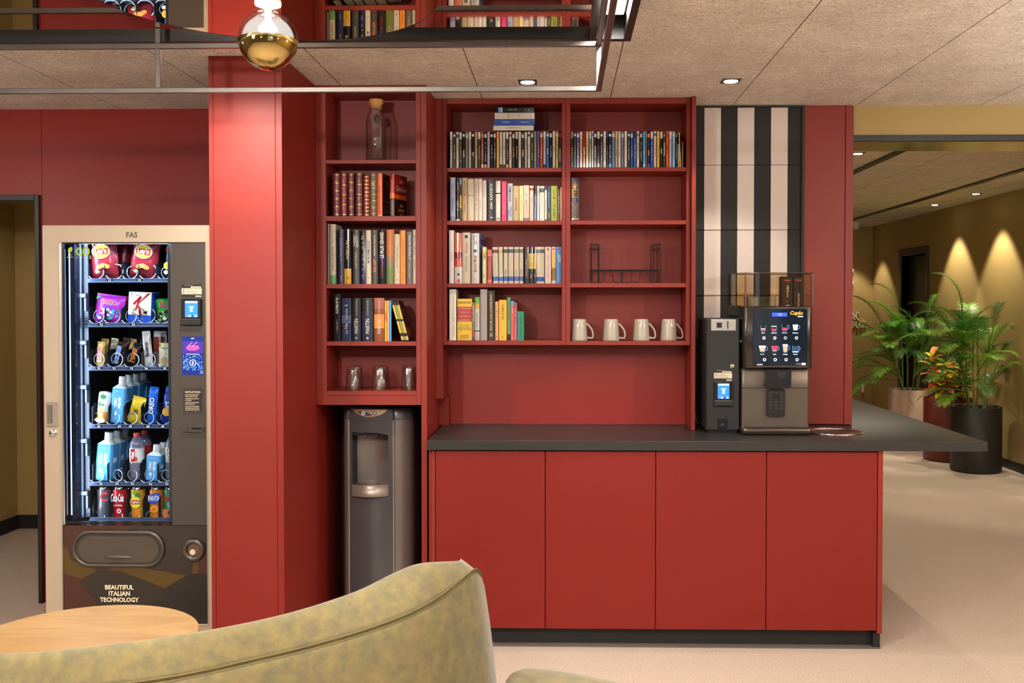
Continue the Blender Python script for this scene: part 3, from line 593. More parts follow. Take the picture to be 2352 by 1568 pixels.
w_, k_ = 'white', 'black'
row = [
 (113, 134, 50, 'grey', [], [(900, .5, .3, .3, 'dgrey', 'up')], 'thin grey book', {'y': .02}),
 (135, 181, 52, 'cream', [(0, .15, (92, 140, 74))], [('HERBIER GOURMAND', .42, .45, .34, 'dgrey', 'up'), (901, .83, .3, .16, 'dgrey', 'up')], 'tall cream book with green leaf at its foot'),
 (198, 249, 97, 'navy', [], [('LA TRANSPARENCE', .64, .5, .32, 'lilac', 'up'), (903, .12, .12, .3, 'lilac', 'up')], 'navy book with blue-grey lettering'),
 (250, 308, 92, 'black', [(0, .2, 'yel'), (.2, .28, 'gold')], [('IMPERIUM', .62, .34, .5, 'gold', 'up'), ('20', .11, .05, .3, 'black', 'h')], 'black book with yellow foot', {'rough': .15}),
 (318, 375, 100, 'dgrey', [], [('LA NUIT INTERDITE', .44, .3, .3, 'white', 'up'), ('THIERRY', .8, .26, .34, 'white', 'up', .02, -.2), ('SERFATY', .78, .24, .34, 'white', 'up', .02, .2), ('•', .11, .02, .2, 'lime', 'h')], 'dark grey book with two-line white author name'),
 (378, 426, 107, 'black', [(0, .3, 'navy')], [(905, .35, .5, .3, 'silver', 'up'), (906, .8, .3, .5, 'silver', 'up')], 'glossy black and navy book', {'rough': .12}),
 (428, 471, 102, 'cream', [], [('MA VIE COMME ELLE EST', .6, .42, .5, 'blue', 'up', .02), (907, .1, .06, .5, 'blue', 'up')], 'cream book with bold blue lettering'),
 (474, 525, 100, 'dgrey', [], [('KILL LIST', .34, .29, .42, 'orange', 'up', .02), ('FREDERICK FORSYTH', .71, .38, .28, 'white', 'up'), ('•', .91, .02, .2, 'red', 'h'), ('•', .08, .02, .2, 'red', 'h')], 'dark grey book lettered in orange and white'),
 (527, 591, 98, 'black', [(.35, .55, 'navy')], [('LE PLUS GRAND', .72, .48, .5, 'white', 'up', .03), (909, .29, .34, .34, 'red', 'up')], 'glossy black and blue book with heavy white lettering', {'rough': .12}),
 (595, 659, 97, (170, 90, 30), [(0, .34, (92, 104, 46)), (.34, .5, (120, 96, 60))], [('JEAN-CHRISTOPHE GRANGÉ', .5, .6, .28, 'cream', 'up')], 'orange and green mottled book'),
 (661, 706, 133, 'cream', [], [(911, .55, .45, .2, 'dgrey', 'up'), (912, .1, .05, .5, 'dgrey', 'up')], 'short cream book with fine lettering'),
 (708, 753, 103, (208, 130, 44), [], [(913, .6, .55, .2, 'red', 'up'), (914, .15, .18, .2, 'red', 'up')], 'bright orange book'),
 (759, 810, 113, (98, 86, 84), [], [('LE TRIBUNAL DES ÂMES', .7, .46, .44, 'white', 'up', .02), ('DONATO CARRISI', .26, .28, .24, 'cream', 'up')], 'taupe book with bold white lettering'),
 (813, 838, 97, 'cream', [], [('Arthur Conte', .38, .24, .4, 'red', 'up'), (917, .72, .36, .3, 'navy', 'up')], 'cream book against the right side'),
]
shelf_row(O2, S2, 540, Yb1, SH1[2], row, 'book', 'on the fourteen-book shelf', G1, .13)
row = [
 (163, 221, 622, 'black', [], [('PLAYBOYS', .75, .4, .38, 'white', 'down', .02), (921, .32, .3, .25, 'silver', 'down')], 'tall black book with spaced white capitals', {'rough': .15}),
 (229, 307, 657, (44, 54, 78), [(.42, .6, (80, 92, 120))], [('La Fille', .3, .36, .3, 'white', 'up'), (922, .7, .36, .3, 'cream', 'up')], 'slate blue glossy book', {'rough': .14}),
 (312, 386, 657, 'black', [(0, .5, (24, 30, 48))], [('MARTIN', .35, .34, .42, 'white', 'up', .01), ('LE TRÔNE DE FER', .77, .34, .2, 'silver', 'up'), ('●', .075, .05, .3, 'silver', 'h')], 'black fantasy volume with silver seal', {'rough': .3}),
 (394, 488, 656, (28, 34, 54), [(.7, 1, 'black')], [('MARTIN', .35, .34, .36, 'white', 'up', .01), ('LE TRÔNE DE FER', .77, .34, .17, 'silver', 'up'), ('●', .075, .05, .25, 'rose', 'h')], 'thick midnight blue fantasy volume with red seal', {'rough': .3}),
 (494, 578, 655, (124, 66, 34), [(.3, .62, (206, 128, 60)), (.75, 1, (150, 84, 70))], [('MARTIN', .35, .34, .36, 'white', 'up'), ('LE TRÔNE DE FER', .77, .34, .17, 'cream', 'up')], 'sunset orange fantasy volume', {'rough': .3}),
 (581, 600, 677, 'yel', [(.5, .7, 'orange')], [], 'thin yellow comic album'),
 (602, 618, 677, 'rose', [], [], 'thin pink comic album'),
 (620, 637, 678, 'sky', [], [], 'thin sky blue comic album', {'ex': panel_ex([(0, 1, (60, 44, 32)), (.1, .7, (96, 60, 34)), (.25, .5, (150, 104, 60))])}),
]
shelf_row(O2, S2, 1008, Yb1, SH1[3], row, 'book', 'on the shelf of black fantasy volumes', G1, .13)
for k, (a, b_, c_, l_) in enumerate(((722, 740, 'gold', 'thin gilt-edged album leaning left, first of the leaning ones'), (742, 760, 'lime', 'thin green-yellow album leaning left between two leaning others'), (762, 782, 'gold', 'dark covered album leaning left at the end of the fantasy shelf'))):
    U0, U1 = O2[0]+a*S2, O2[0]+b_*S2; X0, X1 = PY(U0, 780, Yb1).x, PY(U1, 780, Yb1).x
    m = book_mesh(X0+.0004, X1-.0004, SH1[3]+.0004, SH1[3]+.185, Yb1, .13, (30, 28, 26), .35, [(.03, .12, c_), (.2, .5, c_), (.55, .9, c_)], [])
    if k == 2: m.box(X1, X1+.0006, Yb1+.005, Yb1+.125, SH1[3]+.01, SH1[3]+.175, col((46, 34, 26), .35)); m.box(X1, X1+.001, Yb1+.02, Yb1+.11, SH1[3]+.02, SH1[3]+.06, col((150, 96, 30), .35)); m.text('Album', (X1+.0012, Yb1+.06, SH1[3]+.14), col('cream'), .014, .06, R=(0, 1, 0), U=(0, 0, 1))
    m.xf(rotY((X0, Yb1, SH1[3]+.0004), -15)); single(m, 'book', l_, 'book', G1)
# --- left wall bookcase, DVDs
def dvd_row(org, xs, bot, zsh, Y, cols, titles, place, yt=430, group=''):
    for k, c in enumerate(cols):
        x0, x1 = xs[k]; base, top, foot, rim, desc = c
        U0, U1, VT = org[0]+x0*S3, org[0]+x1*S3, org[1]+(yt+(k*37 % 7-3)-(8 if k > 25 and yt > 425 else 0)-c_off(c))*S3
        X0, X1 = PY(U0, VT, Y).x+.0006, PY(U1, VT, Y).x-.0006; z1 = PY((U0+U1)/2, VT, Y).z; z0 = zsh+.0004; h = z1-z0; m = MB()
        m.box(X0, X1, Y+.0012, Y+.133, z0, z1, col(rim, .2), .001)
        m.box(X0+.0007, X1-.0007, Y, Y+.001, z0+.001, z1-.001, col(base, .14), .0004)
        if top: m.box(X0+.001, X1-.001, Y-.0004, Y, z0+h*(.8+.03*((k*5) % 3)), z0+h*(.93 if (k*7) % 3 else .985), col(top, .3))
        if foot: m.box(X0+.001, X1-.001, Y-.0004, Y, z0+h*.01, z0+h*.1, col(foot, .2))
        t = titles.get(k); tcol = 'white' if sum(K[base] if isinstance(base, str) else base) < 330 else 'dgrey'
        cx = (X0+X1)/2
        if t: m.text(t[0], (cx, Y-.0006, z0+h*t[1]), col(t[3] if len(t) > 3 else tcol, .3), (X1-X0)*.6, h*t[2], t[4] if len(t) > 4 else 'down', .02)
        else: scrib(m, cx, z0+h*.45, Y-.0006, h*(.3+.08*(k % 4)), (X1-X0)*.42, col(tcol if k % 3 else 'gold', .3), 2000+k+int(org[0]))
        if top: scrib(m, cx, z0+h*(.865+.03*((k*5) % 3)), Y-.0007, (X1-X0)*.6, (X1-X0)*.3, BLACK, 3000+k, False)
        single(m, 'dvd_case', '%s DVD case, %s %s' % (desc, ordinal(k), place), 'DVD case', group)
def c_off(c): return 0
B_ = 'black'; W_ = 'white'; G_ = 'grey'; D_ = 'dgrey'
L1 = [('silver', W_, 0, B_, 'white and silver'), (D_, 'cream', 0, B_, 'dark grey'), ('white', D_, 0, B_, 'pale'), (D_, W_, 0, B_, 'dark grey low-labelled'), (B_, W_, 0, B_, 'black bold-titled'), ('grey', W_, 0, B_, 'grey'),
      ('silver', W_, 0, B_, 'silver'), (B_, W_, 0, B_, 'black with white figures'), ('tan', 0, 0, B_, 'beige'), (D_, W_, 0, B_, 'charcoal'), ((160, 70, 56), 'tan', W_, B_, 'brick red'), (B_, W_, 'yel', B_, 'black yellow-footed'), ('lilac', 0, 0, B_, 'pale blue'),
      (B_, W_, 0, B_, 'plain black'), (D_, W_, 0, B_, 'dark labelled'), ('gold', 'orange', 0, B_, 'golden orange'), ('white', W_, B_, G_, 'white black-footed'), ('white', W_, B_, G_, 'white twin'), (D_, W_, 'yel', B_, 'dark yellow-footed'),
      ('white', 'brown', 0, B_, 'white red-lettered'), (D_, W_, 0, B_, 'dark blue-footed'), (B_, 'cream', 0, B_, 'black gold-lettered'), ('white', W_, 0, G_, 'white'), (D_, W_, 0, B_, 'dark white-titled'), ('silver', W_, 0, B_, 'silver grey'), ('white', D_, 0, B_, 'white dark-topped'),
      ((60, 74, 70), W_, 0, B_, 'grey-green'), ('grey', 0, 0, B_, 'mid grey'), ('purple', 0, 0, B_, 'purple'), ((170, 70, 40), W_, 0, B_, 'rust red'), ('silver', W_, B_, B_, 'light grey'), ('blue', W_, 0, B_, 'bright blue'), (B_, W_, 0, B_, 'black green-tinged'), ('cream', W_, 0, B_, 'cream'), ('tan', W_, 0, B_, 'tan'), (B_, 'red', 0, B_, 'black red-topped')]
xs1_ = [(173+37.35*i, 173+37.35*i+34.5) for i in range(36)]
T1 = {4: ('TRAFFIC', .4, .5), 7: ('1945', .38, .3, 'white', 'up'), 19: ('LE PÉRIL', .3, .4, 'red'), 23: ('RUMBA', .4, .3), 31: ('Manipulé', .45, .4), 33: ('paisley', .5, .28, 'dgrey'), 35: ('JOUTAVALCADOU', .35, .5, 'white', 'up')}
dvd_row((1000, 220), xs1_, 868, SH2[0], Yb2, L1, T1, 'from the left on the left wall bookcase', 430, 'DVDs in the left wall bookcase')
L2 = [(B_, G_, 0, B_, 'black'), (D_, W_, 0, B_, 'slate'), ('purple', W_, 0, B_, 'violet blue'), ('tan', W_, 0, B_, 'sandy'), ('red', 'dred', 0, B_, 'red'), ('gold', W_, 0, B_, 'yellow-gold'), ((90, 130, 150), W_, 0, B_, 'teal-grey'), ('white', 'blue', 0, G_, 'short white'),
      (B_, W_, 0, B_, 'black white-lettered'), (B_, W_, 'cream', B_, 'black red-flecked'), (D_, W_, 0, B_, 'dark gold-lettered'), ('white', W_, 'rose', B_, 'white pink-footed'), (B_, 'ocean', 0, B_, 'short black'), ('navy', W_, 'sky', B_, 'wide navy'), ((90, 120, 170), W_, 0, G_, 'steel blue'),
      ('tan', 'gold', 0, B_, 'wheat'), ('white', W_, 0, G_, 'white grey-edged'), ((110, 110, 140), W_, 0, B_, 'blue-grey'), ('white', W_, 0, B_, 'white black-dashed'), (D_, W_, 0, B_, 'charcoal yellow-lettered'), ('ocean', W_, 0, B_, 'royal blue'), ('blue', 'navy', 0, B_, 'blue dark-topped'), ('white', G_, 0, B_, 'white'),
      (B_, 'cream', 0, B_, 'black big-labelled'), ('sky', 'sky', 'white', B_, 'sky blue'), ('silver', W_, 0, B_, 'thin silver'), ('navy', 'orange', 'blue', B_, 'navy orange-topped'), ('ocean', W_, 0, B_, 'ocean blue'), ('pale', 'ocean', 0, B_, 'pale pink'), ('yel', 'gold', 0, B_, 'bright yellow'), (B_, W_, 0, B_, 'black with large white script'),
      ('dgrey', G_, 0, B_, 'dark grey'), ((210, 80, 40), 'red', 0, B_, 'orange-red'), ('lilac', W_, 0, 'orange', 'lilac orange-rimmed'), ('lblue', W_, 0, B_, 'light blue'), (B_, G_, 0, B_, 'dark'), ]
e2 = [108, 145, 178, 217, 253, 290, 328, 360, 386, 423, 462, 498, 537, 562, 604, 642, 677, 714, 751, 790, 825, 861, 899, 936, 974, 1009, 1026, 1065, 1102, 1142, 1180, 1216, 1252, 1288, 1327, 1366, 1392]
xs2_ = [(e2[i]+1, e2[i+1]-2) for i in range(36)]
T2 = {8: ('HORSEHEAD', .45, .5, 'white', 'up'), 9: ('•', .56, .05, 'red'), 15: ('AFRICA', .4, .4, 'brown', 'up'), 26: ('LOVE', .4, .4, 'yel'), 30: ('GRAN', .45, .4), 32: ('MAMMUT', .5, .4), 4: ('KILLING', .45, .4), 31: ('WONDERWALL', .5, .5)}
dvd_row((1290, 220), xs2_, 862, SH3[0], Yb2, L2, T2, 'from the left on the right wall bookcase', 424, 'DVDs in the right wall bookcase')
for k, (a, b_, t_p, cv, l_) in enumerate(((1394, 1418, 575, 'grey', 'short grey slim case beside the yellow leaning magazine'), (1446, 1462, 553, 'brown', 'short brown booklet at the right end of the DVD row'))):
    U0, U1, VT = 1290+a*S3, 1290+b_*S3, 220+t_p*S3
    m = book_mesh(PY(U0, VT, Yb2).x, PY(U1, VT, Yb2).x, SH3[0]+.0004, PY(U0, VT, Yb2).z, Yb2, .12, cv, .3, [], [(77+k, .5, .5, .4, 'white', 'up')]); single(m, 'booklet', l_, 'booklet')
x_ = PY(1290+1426*S3, 300, Yb2).x
m = book_mesh(x_, x_+.004, SH3[0]+.0005, SH3[0]+.165, Yb2, .12, 'yel', .3, [], []); m.xf(rotY((x_, Yb2, SH3[0]+.0005), -3)); single(m, 'magazine', 'thin yellow magazine leaning at the right end of the DVD row', 'magazine')
# four boxed films lying on the DVDs
zst = max(PY(1100, 300.5, Yb2).z, SH2[0]+.178)+.0006
stack = [(695, 1180, 362, 420, 'white', 'white film box lettered in red, lowest of the flat stack', [('LE CHANTEUR DE MEXICO', 935, 12, 290, 'red', 'flip')]),
         (705, 1190, 285, 360, 'ocean', 'blue film box lying upside down in the flat stack', [('OCÉANS', 850, 22, 190, 'white', 'flip'), ('LE PEUPLE', 1075, 15, 140, 'white', 'flip'), ('OCÉANS', 1035, 13, 150, 'white', 'flip')]),
         (711, 1190, 208, 283, 'white', 'white film box with gold figure lying in the flat stack', [('LOST', 880, 18, 50, 'black', 'down'), ('◆', 932, 24, 60, 'gold', 'h'), ('○', 1000, 30, 60, 'grey', 'h'), ('DVD', 1138, 9, 40, 'black', 'down')]),
         (752, 1187, 137, 203, 'black', 'black film box with blue end, topmost of the flat stack', [('H E R O E S', 925, 17, 250, 'white', 'h'), ('●', 1083, 20, 40, 'red', 'h'), ('●', 1122, 20, 40, 'sky', 'h')])]
for x0, x1, a, b_, cv, l_, tx in stack:
    X0, X1 = PY(1000+x0*S3, 280, Yb2).x, PY(1000+x1*S3, 280, Yb2).x; h = (b_-a)*S3/484*1.02; m = MB()
    m.box(X0, X1, Yb2, Yb2+.14, zst, zst+h-.0006, col(cv, .2), .001)
    if cv == 'black': m.box(X0+.0005, X0+.012, Yb2-.0004, Yb2, zst+.001, zst+h-.002, col('sky', .2)); m.box(X0+.013, X0+.021, Yb2-.0004, Yb2, zst+.001, zst+h-.002, col('white', .2))
    for s, cx, hh, ww, tc, md in tx:
        X = PY(1000+cx*S3, 280, Yb2).x; hz_, wz = hh*S3/484, ww*S3/484
        m.text(s, (X, Yb2-.0007, zst+h/2), col(tc, .3), hz_ if md != 'down' else wz*.35, wz if md != 'down' else h*.8, md, .01)
    single(m, 'film_box', l_, 'film box', 'film boxes lying on the DVDs'); zst += h
# --- second shelf of the left unit
O6 = (1000, 220); O7 = (1000, 510)
row = [
 (176, 240, 978, 'lilac', [(0, .1, (120, 110, 150))], [('Stay', .8, .14, .5, 'dgrey', 'down'), ('Slipperwater', .38, .4, .5, 'dgrey', 'down')], 'tall lilac book with script lettering'),
 (247, 291, 983, 'black', [(0, .04, 'white')], [('SORT IS', .35, .28, .6, 'white', 'down'), (602, .78, .26, .5, 'silver', 'down')], 'black book with white lettering', {'rough': .15}),
 (293, 313, 990, 'dgrey', [(.3, .6, 'gold'), (.85, 1, 'lblue')], [], 'thin dark and gold book', {'rough': .15}),
 (317, 381, 985, 'tan', [], [('Спали', .3, .5, .4, 'dgrey', 'up'), (603, .75, .35, .4, 'dgrey', 'up')], 'tan book with dark lettering'),
 (384, 462, 997, 'cream', [(.6, .612, 'red')], [(604, .86, .04, .14, 'rose', 'up')], 'wide cream book with thin red line'),
 (465, 516, 995, 'cream', [], [(605, .55, .65, .3, 'red', 'up')], 'cream book with red and black lettering'),
 (518, 559, 994, (214, 194, 176), [], [(606, .8, .3, .3, 'rose', 'up'), (607, .4, .35, .3, 'grey', 'up')], 'beige book with pink lettering'),
 (561, 613, 1012, 'white', [], [(608, .72, .3, .3, 'lilac', 'up'), (609, .35, .3, .3, 'rose', 'up')], 'white book with pale lettering'),
 (621, 720, 1005, 'black', [], [('Дейл', .37, .17, .36, 'white', 'up', .02), ('КАРНЕГИ', .7, .45, .36, 'white', 'up', .02), (610, .08, .03, .5, 'white', 'h')], 'thick black book with large white Cyrillic lettering', {'hard': True}),
 (723, 781, 1020, 'white', [(.67, .7, 'black')], [(611, .55, .15, .25, 'red', 'up'), (612, .06, .06, .6, 'black', 'up')], 'white book with a black dash', {'rough': .12}),
 (790, 854, 1027, 'pink', [], [('Zero Gravity', .3, .35, .34, 'white', 'down'), (613, .7, .45, .3, 'rose', 'down')], 'raspberry pink book'),
 (863, 928, 1050, (158, 158, 172), [], [('TAMI HOAG', .72, .42, .42, 'black', 'down', .01), ('Cold Cold', .26, .26, .4, 'blue', 'down', 0, .2), ('Heart', .2, .2, .4, 'blue', 'down', 0, -.22)], 'grey-blue book with black and blue lettering'),
 (931, 1002, 1080, 'tan', [], [(615, .45, .45, .3, 'brown', 'up')], 'broad tan book'),
 (1006, 1054, 1080, (214, 190, 140), [], [(616, .5, .5, .35, 'gold', 'up')], 'sandy book'),
 (1056, 1125, 1073, 'cream', [(0, .08, (120, 96, 110))], [(617, .6, .35, .25, 'grey', 'up'), (618, .4, .4, .25, 'rose', 'up')], 'cream book with pale lettering'),
 (1130, 1178, 1078, 'pale', [(.87, .93, 'red')], [('Arlete', .6, .3, .4, 'red', 'up'), (619, .12, .08, .7, 'grey', 'up')], 'pale pink book with red square'),
 (1184, 1218, 1080, (70, 90, 120), [(.7, 1, 'black'), (0, .04, 'red')], [(620, .6, .5, .4, 'rose', 'up')], 'dark blue glossy paperback', {'rough': .12}),
 (1221, 1247, 1080, 'white', [], [(621, .85, .2, .4, 'dgrey', 'up')], 'thin white paperback', {'rough': .12}),
 (1250, 1309, 1083, 'white', [(.82, .94, (70, 76, 74))], [(622, .6, .2, .2, 'grey', 'up')], 'white paperback with dark picture near its top', {'rough': .12}),
 (1313, 1340, 1078, 'white', [(.88, 1, 'navy'), (0, .04, 'green')], [(623, .5, .2, .3, 'grey', 'up')], 'thin white paperback with blue tip', {'rough': .12}),
 (1343, 1383, 1085, (40, 56, 84), [(0, .3, 'dgrey')], [('MASTER COACHING', .6, .6, .4, 'lblue', 'down'), (624, .15, .2, .6, 'cream', 'down')], 'dark blue narrow book'),
 (1386, 1463, 1080, 'lime', [(0, 0.001, 'green')], [('Lotus', .8, .14, .25, 'dred', 'down'), (625, .3, .42, .3, 'dgrey', 'down'), ('•', .66, .08, .3, 'red', 'h')], 'lime green book'),
 (1465, 1499, 1123, 'brown', [], [(626, .5, .6, .4, 'cream', 'up')], 'short brown book'),
 (1501, 1516, 1098, 'cream', [], [], 'thin cream book at the right side', {'rough': .12}),
]
shelf_row(O6, S3, 1500, Yb2, SH2[1], row, 'book', 'from the left below the DVDs', 'books on the second wall shelf', .13)
row = [
 (162, 223, 98, (196, 184, 180), [], [('DUCASSE', .5, .26, .34, 'tan', 'up'), (700, .72, .06, .2, 'white', 'up')], 'tall pale grey book with gold lettering'),
 (230, 321, 130, (186, 60, 50), [(0, .33, 'white'), (.5, .62, 'dred'), (.62, 1, (190, 96, 70))], [('•', .18, .06, .5, 'green', 'h'), ('●', .05, .08, .45, 'pink', 'h'), (701, .45, .2, .25, 'white', 'up'), (702, .82, .24, .25, 'cream', 'up')], 'wide red and white book with pink dot', {'rough': .12}),
 (322, 420, 125, 'cream', [], [('Mozart', .71, .2, .34, 'red', 'up'), ('Christian Jacq', .38, .34, .32, 'dgrey', 'up'), ('■', .92, .06, .5, 'black', 'h')], 'wide cream book with red and black lettering'),
 (429, 526, 135, 'white', [(.7, 1, (186, 184, 184))], [('Bernard Minier', .4, .34, .34, 'red', 'up', .02), ('■', .65, .06, .4, 'blue', 'h'), (703, .85, .22, .4, 'black', 'up'), ('x', .08, .03, .3, 'red', 'h')], 'wide white book with slate blue cover facing right', {'rot': -8, 'rough': .2, 'ex': panel_ex([(0, 1, (96, 110, 146)), (.78, .9, (110, 90, 120)), (.65, .74, (170, 170, 186))])}),
 (563, 613, 297, (196, 176, 130), [(.7, .9, 'gold')], [('K', .2, .08, .4, 'red', 'h'), (704, .75, .2, .5, 'navy', 'up')], 'gold topped paperback', {'rough': .2}),
 (621, 678, 328, (206, 74, 70), [(.08, .84, 'rose'), (.1, .82, (206, 74, 70))], [(705, .45, .55, .25, 'cream', 'up'), ('■', .92, .05, .4, 'lblue', 'h')], 'coral red paperback'),
 (690, 756, 300, 'cream', [(.84, .93, (90, 40, 40)), (.07, .19, 'blue')], [(706, .45, .5, .16, 'tan', 'up')], 'cream pocket paperback with red picture', {'lean': -1.2}),
 (761, 812, 298, 'cream', [(.83, .92, 'tan'), (.07, .18, 'blue')], [(707, .6, .3, .16, 'tan', 'up')], 'cream pocket paperback with tan picture', {'lean': -.8}),
 (817, 868, 298, 'cream', [(.84, .94, 'dgrey'), (.07, .19, 'ocean')], [('CORBEN', .3, .2, .4, 'dgrey', 'up'), (708, .65, .25, .16, 'tan', 'up'), ('•', .51, .04, .3, 'yel', 'h')], 'cream pocket paperback with dark picture'),
 (874, 935, 298, 'cream', [(.84, .94, (60, 72, 76)), (.07, .19, 'ocean')], [('MAUREEN', .3, .22, .36, 'tan', 'up'), (709, .65, .25, .16, 'tan', 'up'), ('•', .51, .04, .25, 'yel', 'h')], 'broad cream pocket paperback with slate picture'),
 (943, 1001, 298, 'cream', [(.84, .94, (90, 96, 100)), (.07, .19, 'purple')], [('CORBEN', .3, .2, .36, 'grey', 'up'), (710, .65, .25, .16, 'tan', 'up'), ('•', .51, .04, .25, 'yel', 'h')], 'cream pocket paperback with grey picture'),
 (1006, 1054, 298, 'cream', [(.84, .94, (110, 96, 60)), (.07, .19, 'blue')], [('CORBEN', .3, .2, .4, 'brown', 'up'), (711, .65, .25, .16, 'tan', 'up')], 'cream pocket paperback with brown picture'),
 (1061, 1119, 296, 'black', [], [(712, .5, .6, .3, 'cream', 'up'), (713, .4, .5, .12, 'gold', 'up'), ('●', .94, .05, .4, 'red', 'h')], 'black paperback with red dot', {'rough': .15}),
 (1123, 1169, 296, 'black', [(.4, .82, 'yel')], [('Polar', .2, .24, .4, 'rose', 'up'), ('●', .94, .05, .45, 'red', 'h'), (714, .6, .36, .3, 'black', 'up')], 'black paperback with yellow strip', {'rough': .15}),
 (1173, 1210, 296, 'black', [(.4, .82, 'yel')], [('Noir', .22, .2, .4, 'yel', 'up'), ('●', .94, .05, .5, 'red', 'h'), (715, .6, .36, .3, 'black', 'up')], 'narrow black paperback with yellow strip', {'rough': .15}),
 (1213, 1306, 296, 'cream', [(.83, .93, (80, 84, 78)), (.06, .18, 'ocean')], [(716, .66, .2, .14, 'tan', 'up'), ('•', .5, .04, .2, 'yel', 'h')], 'thick cream paperback with glossy edge', {'rough': .15}),
 (1313, 1389, 296, 'pale', [], [('●', .93, .06, .3, 'red', 'h'), (717, .45, .6, .12, 'brown', 'up')], 'pale pink paperback with red oval'),
 (1394, 1443, 296, 'pale', [(.08, .86, (200, 160, 90)), (.08, .42, 'dred')], [('●', .94, .05, .5, 'red', 'h')], 'pale paperback with gold and red stripe'),
 (1445, 1516, 296, (66, 116, 170), [], [('LUCINDA', .73, .24, .2, 'white', 'up', 0, -.2), ('RILEY', .69, .3, .42, 'white', 'up', .01, .15), ('●', .94, .05, .36, 'red', 'h'), (718, .22, .3, .18, 'cream', 'up')], 'sky blue paperback against the divider'),
]
shelf_row(O7, S3, 735, Yb2, SH2[2], row, 'book', 'on the pocket book shelf', 'books on the third wall shelf', .13)
row = [
 (165, 250, 805, (222, 212, 190), [(.9, 1, (196, 190, 176))], [('SIDNEY SHELDON', .68, .46, .28, 'lilac', 'down', 0, .1), ('BEST LAID PLANS', .26, .46, .28, 'grey', 'down', 0, .1)], 'tall plastic wrapped cream book', {'rough': .15, 'hard': True}),
 (261, 439, 920, (224, 182, 40), [(.45, .81, (186, 44, 36))], [('EUROBOOKS', .91, .055, .86, 'dgrey', 'h', .01), ('DICTIONNAIRE', .765, .04, .86, 'cream', 'h', .01), ('ALLEMAND', .675, .04, .66, 'cream', 'h', .01), ('WÖRTERBUCH', .582, .045, .84, 'cream', 'h', .01), ('FRANZÖSISCH', .487, .045, .86, 'cream', 'h', .01), ('Français • Allemand', .375, .026, .9, 'dgrey', 'h', .01), ('Allemand • Français', .337, .026, .9, 'dgrey', 'h', .01), ('Französisch • Deutsch', .299, .026, .9, 'dgrey', 'h', .01), ('Deutsch • Französisch', .261, .026, .9, 'dgrey', 'h', .01), ('LECHNER', .11, .035, .55, 'red', 'h', .02), ('EUROBOOKS', .06, .035, .6, 'dgrey', 'h')], 'thick yellow and red French-German dictionary'),
 (441, 468, 960, 'grey', [(.1, .24, 'pink'), (0, .1, 'purple'), (.5, .92, 'silver')], [(801, .7, .3, .4, 'dgrey', 'up')], 'thin grey guide with pink foot'),
 (471, 530, 900, 'white', [(0, .05, 'cream'), (.2, .23, 'green'), (.74, .86, 'yel'), (.86, 1, (92, 160, 72))], [('Mon City Guide Paris', .48, .46, .34, 'dgrey', 'up', .01), ('jalou', .1, .15, .4, 'red', 'up')], 'white city guide with green top'),
 (536, 622, 805, (146, 136, 130), [], [('JANE AND CORRAGE', .68, .44, .26, 'silver', 'down'), ('SILVER SEA', .27, .24, .26, 'silver', 'down')], 'tall silver grey book', {'hard': True}),
 (627, 712, 822, (44, 38, 34), [], [('DAVID BALDACCI', .74, .36, .3, 'gold', 'down', .02), ('SPLIT SECOND', .36, .35, .3, 'gold', 'down', .02), ('|', .57, .06, .3, 'gold', 'down'), ('10', .11, .1, .5, 'gold', 'down', .02)], 'dark brown hardback with gold lettering', {'hard': True}),
 (717, 756, 952, (206, 150, 96), [], [('★', .89, .035, .5, 'ocean', 'h'), ('★', .6, .035, .5, 'ocean', 'h'), ('★', .1, .035, .5, 'ocean', 'h'), (803, .74, .12, .3, 'brown', 'up')], 'narrow tan book with blue stars'),
 (761, 856, 933, (214, 164, 44), [], [('FRAMED IN FIRE', .7, .38, .24, 'dgrey', 'down', .01), ('○', .08, .05, .25, 'dgrey', 'h')], 'mustard yellow book'),
 (859, 901, 905, (70, 140, 104), [(0, .14, 'black')], [(805, .7, .4, .3, 'dgrey', 'up'), (806, .3, .14, .3, 'dgrey', 'up')], 'green book with black foot'),
 (903, 945, 948, (222, 84, 46), [(.9, 1, 'sky')], [('PARIGI', .76, .2, .4, 'cream', 'down', .02), ('▲', .06, .03, .4, 'cream', 'h')], 'orange-red travel guide with blue top'),
 (947, 976, 963, 'mauve', [(.83, 1, (140, 90, 84))], [('NEWARK', .55, .36, .5, 'purple', 'up', .02)], 'narrow mauve book'),
 (979, 1062, 1070, (32, 126, 96), [], [(808, .72, .34, .18, 'black', 'up'), (809, .3, .3, .18, 'black', 'up')], 'short emerald green hardback, last', {'hard': True}),
]
shelf_row(O7, S3, 1412, Yb2, SH2[3], row, 'book', 'on the lowest wall shelf', 'books on the lowest wall shelf', .13)
x0, x1 = PY(1290+109*S3, 460, Yb2).x, PY(1290+207*S3, 460, Yb2).x; z1 = PY(1320, 408.5, Yb2).z; z0 = SH3[1]+.0004; h = z1-z0
m = book_mesh(x0, x1, z0, z1, Yb2, .15, 'navy', .35, [(.545, .73, GOLD), (.551, .724, 'navy'), (.03, .05, GOLD)], [(51, .66, .04, .09, 'gold', 'up'), ('❦', .8, .12, .6, 'gold', 'h')], True)
rr = random.Random(4); cxx = (x0+x1)/2
for side in (-1, 1):
    for q in range(26):
        f_ = .06+.46*q/25 if q < 20 else .75+.15*(q-20)/5
        zz = z0+h*f_; r_ = .003+.003*rr.random(); xx = cxx+side*(.006+.008*abs(math.sin(q*1.7)))
        m.tube([(xx+side*r_*math.cos(a)*(1-.1*i), Yb2-.0005+.0004*(i % 2), zz+r_*math.sin(a)*(1-.1*i)) for i, a in enumerate([PI*2*j/9 for j in range(9)])], .0005, GOLD, 4)
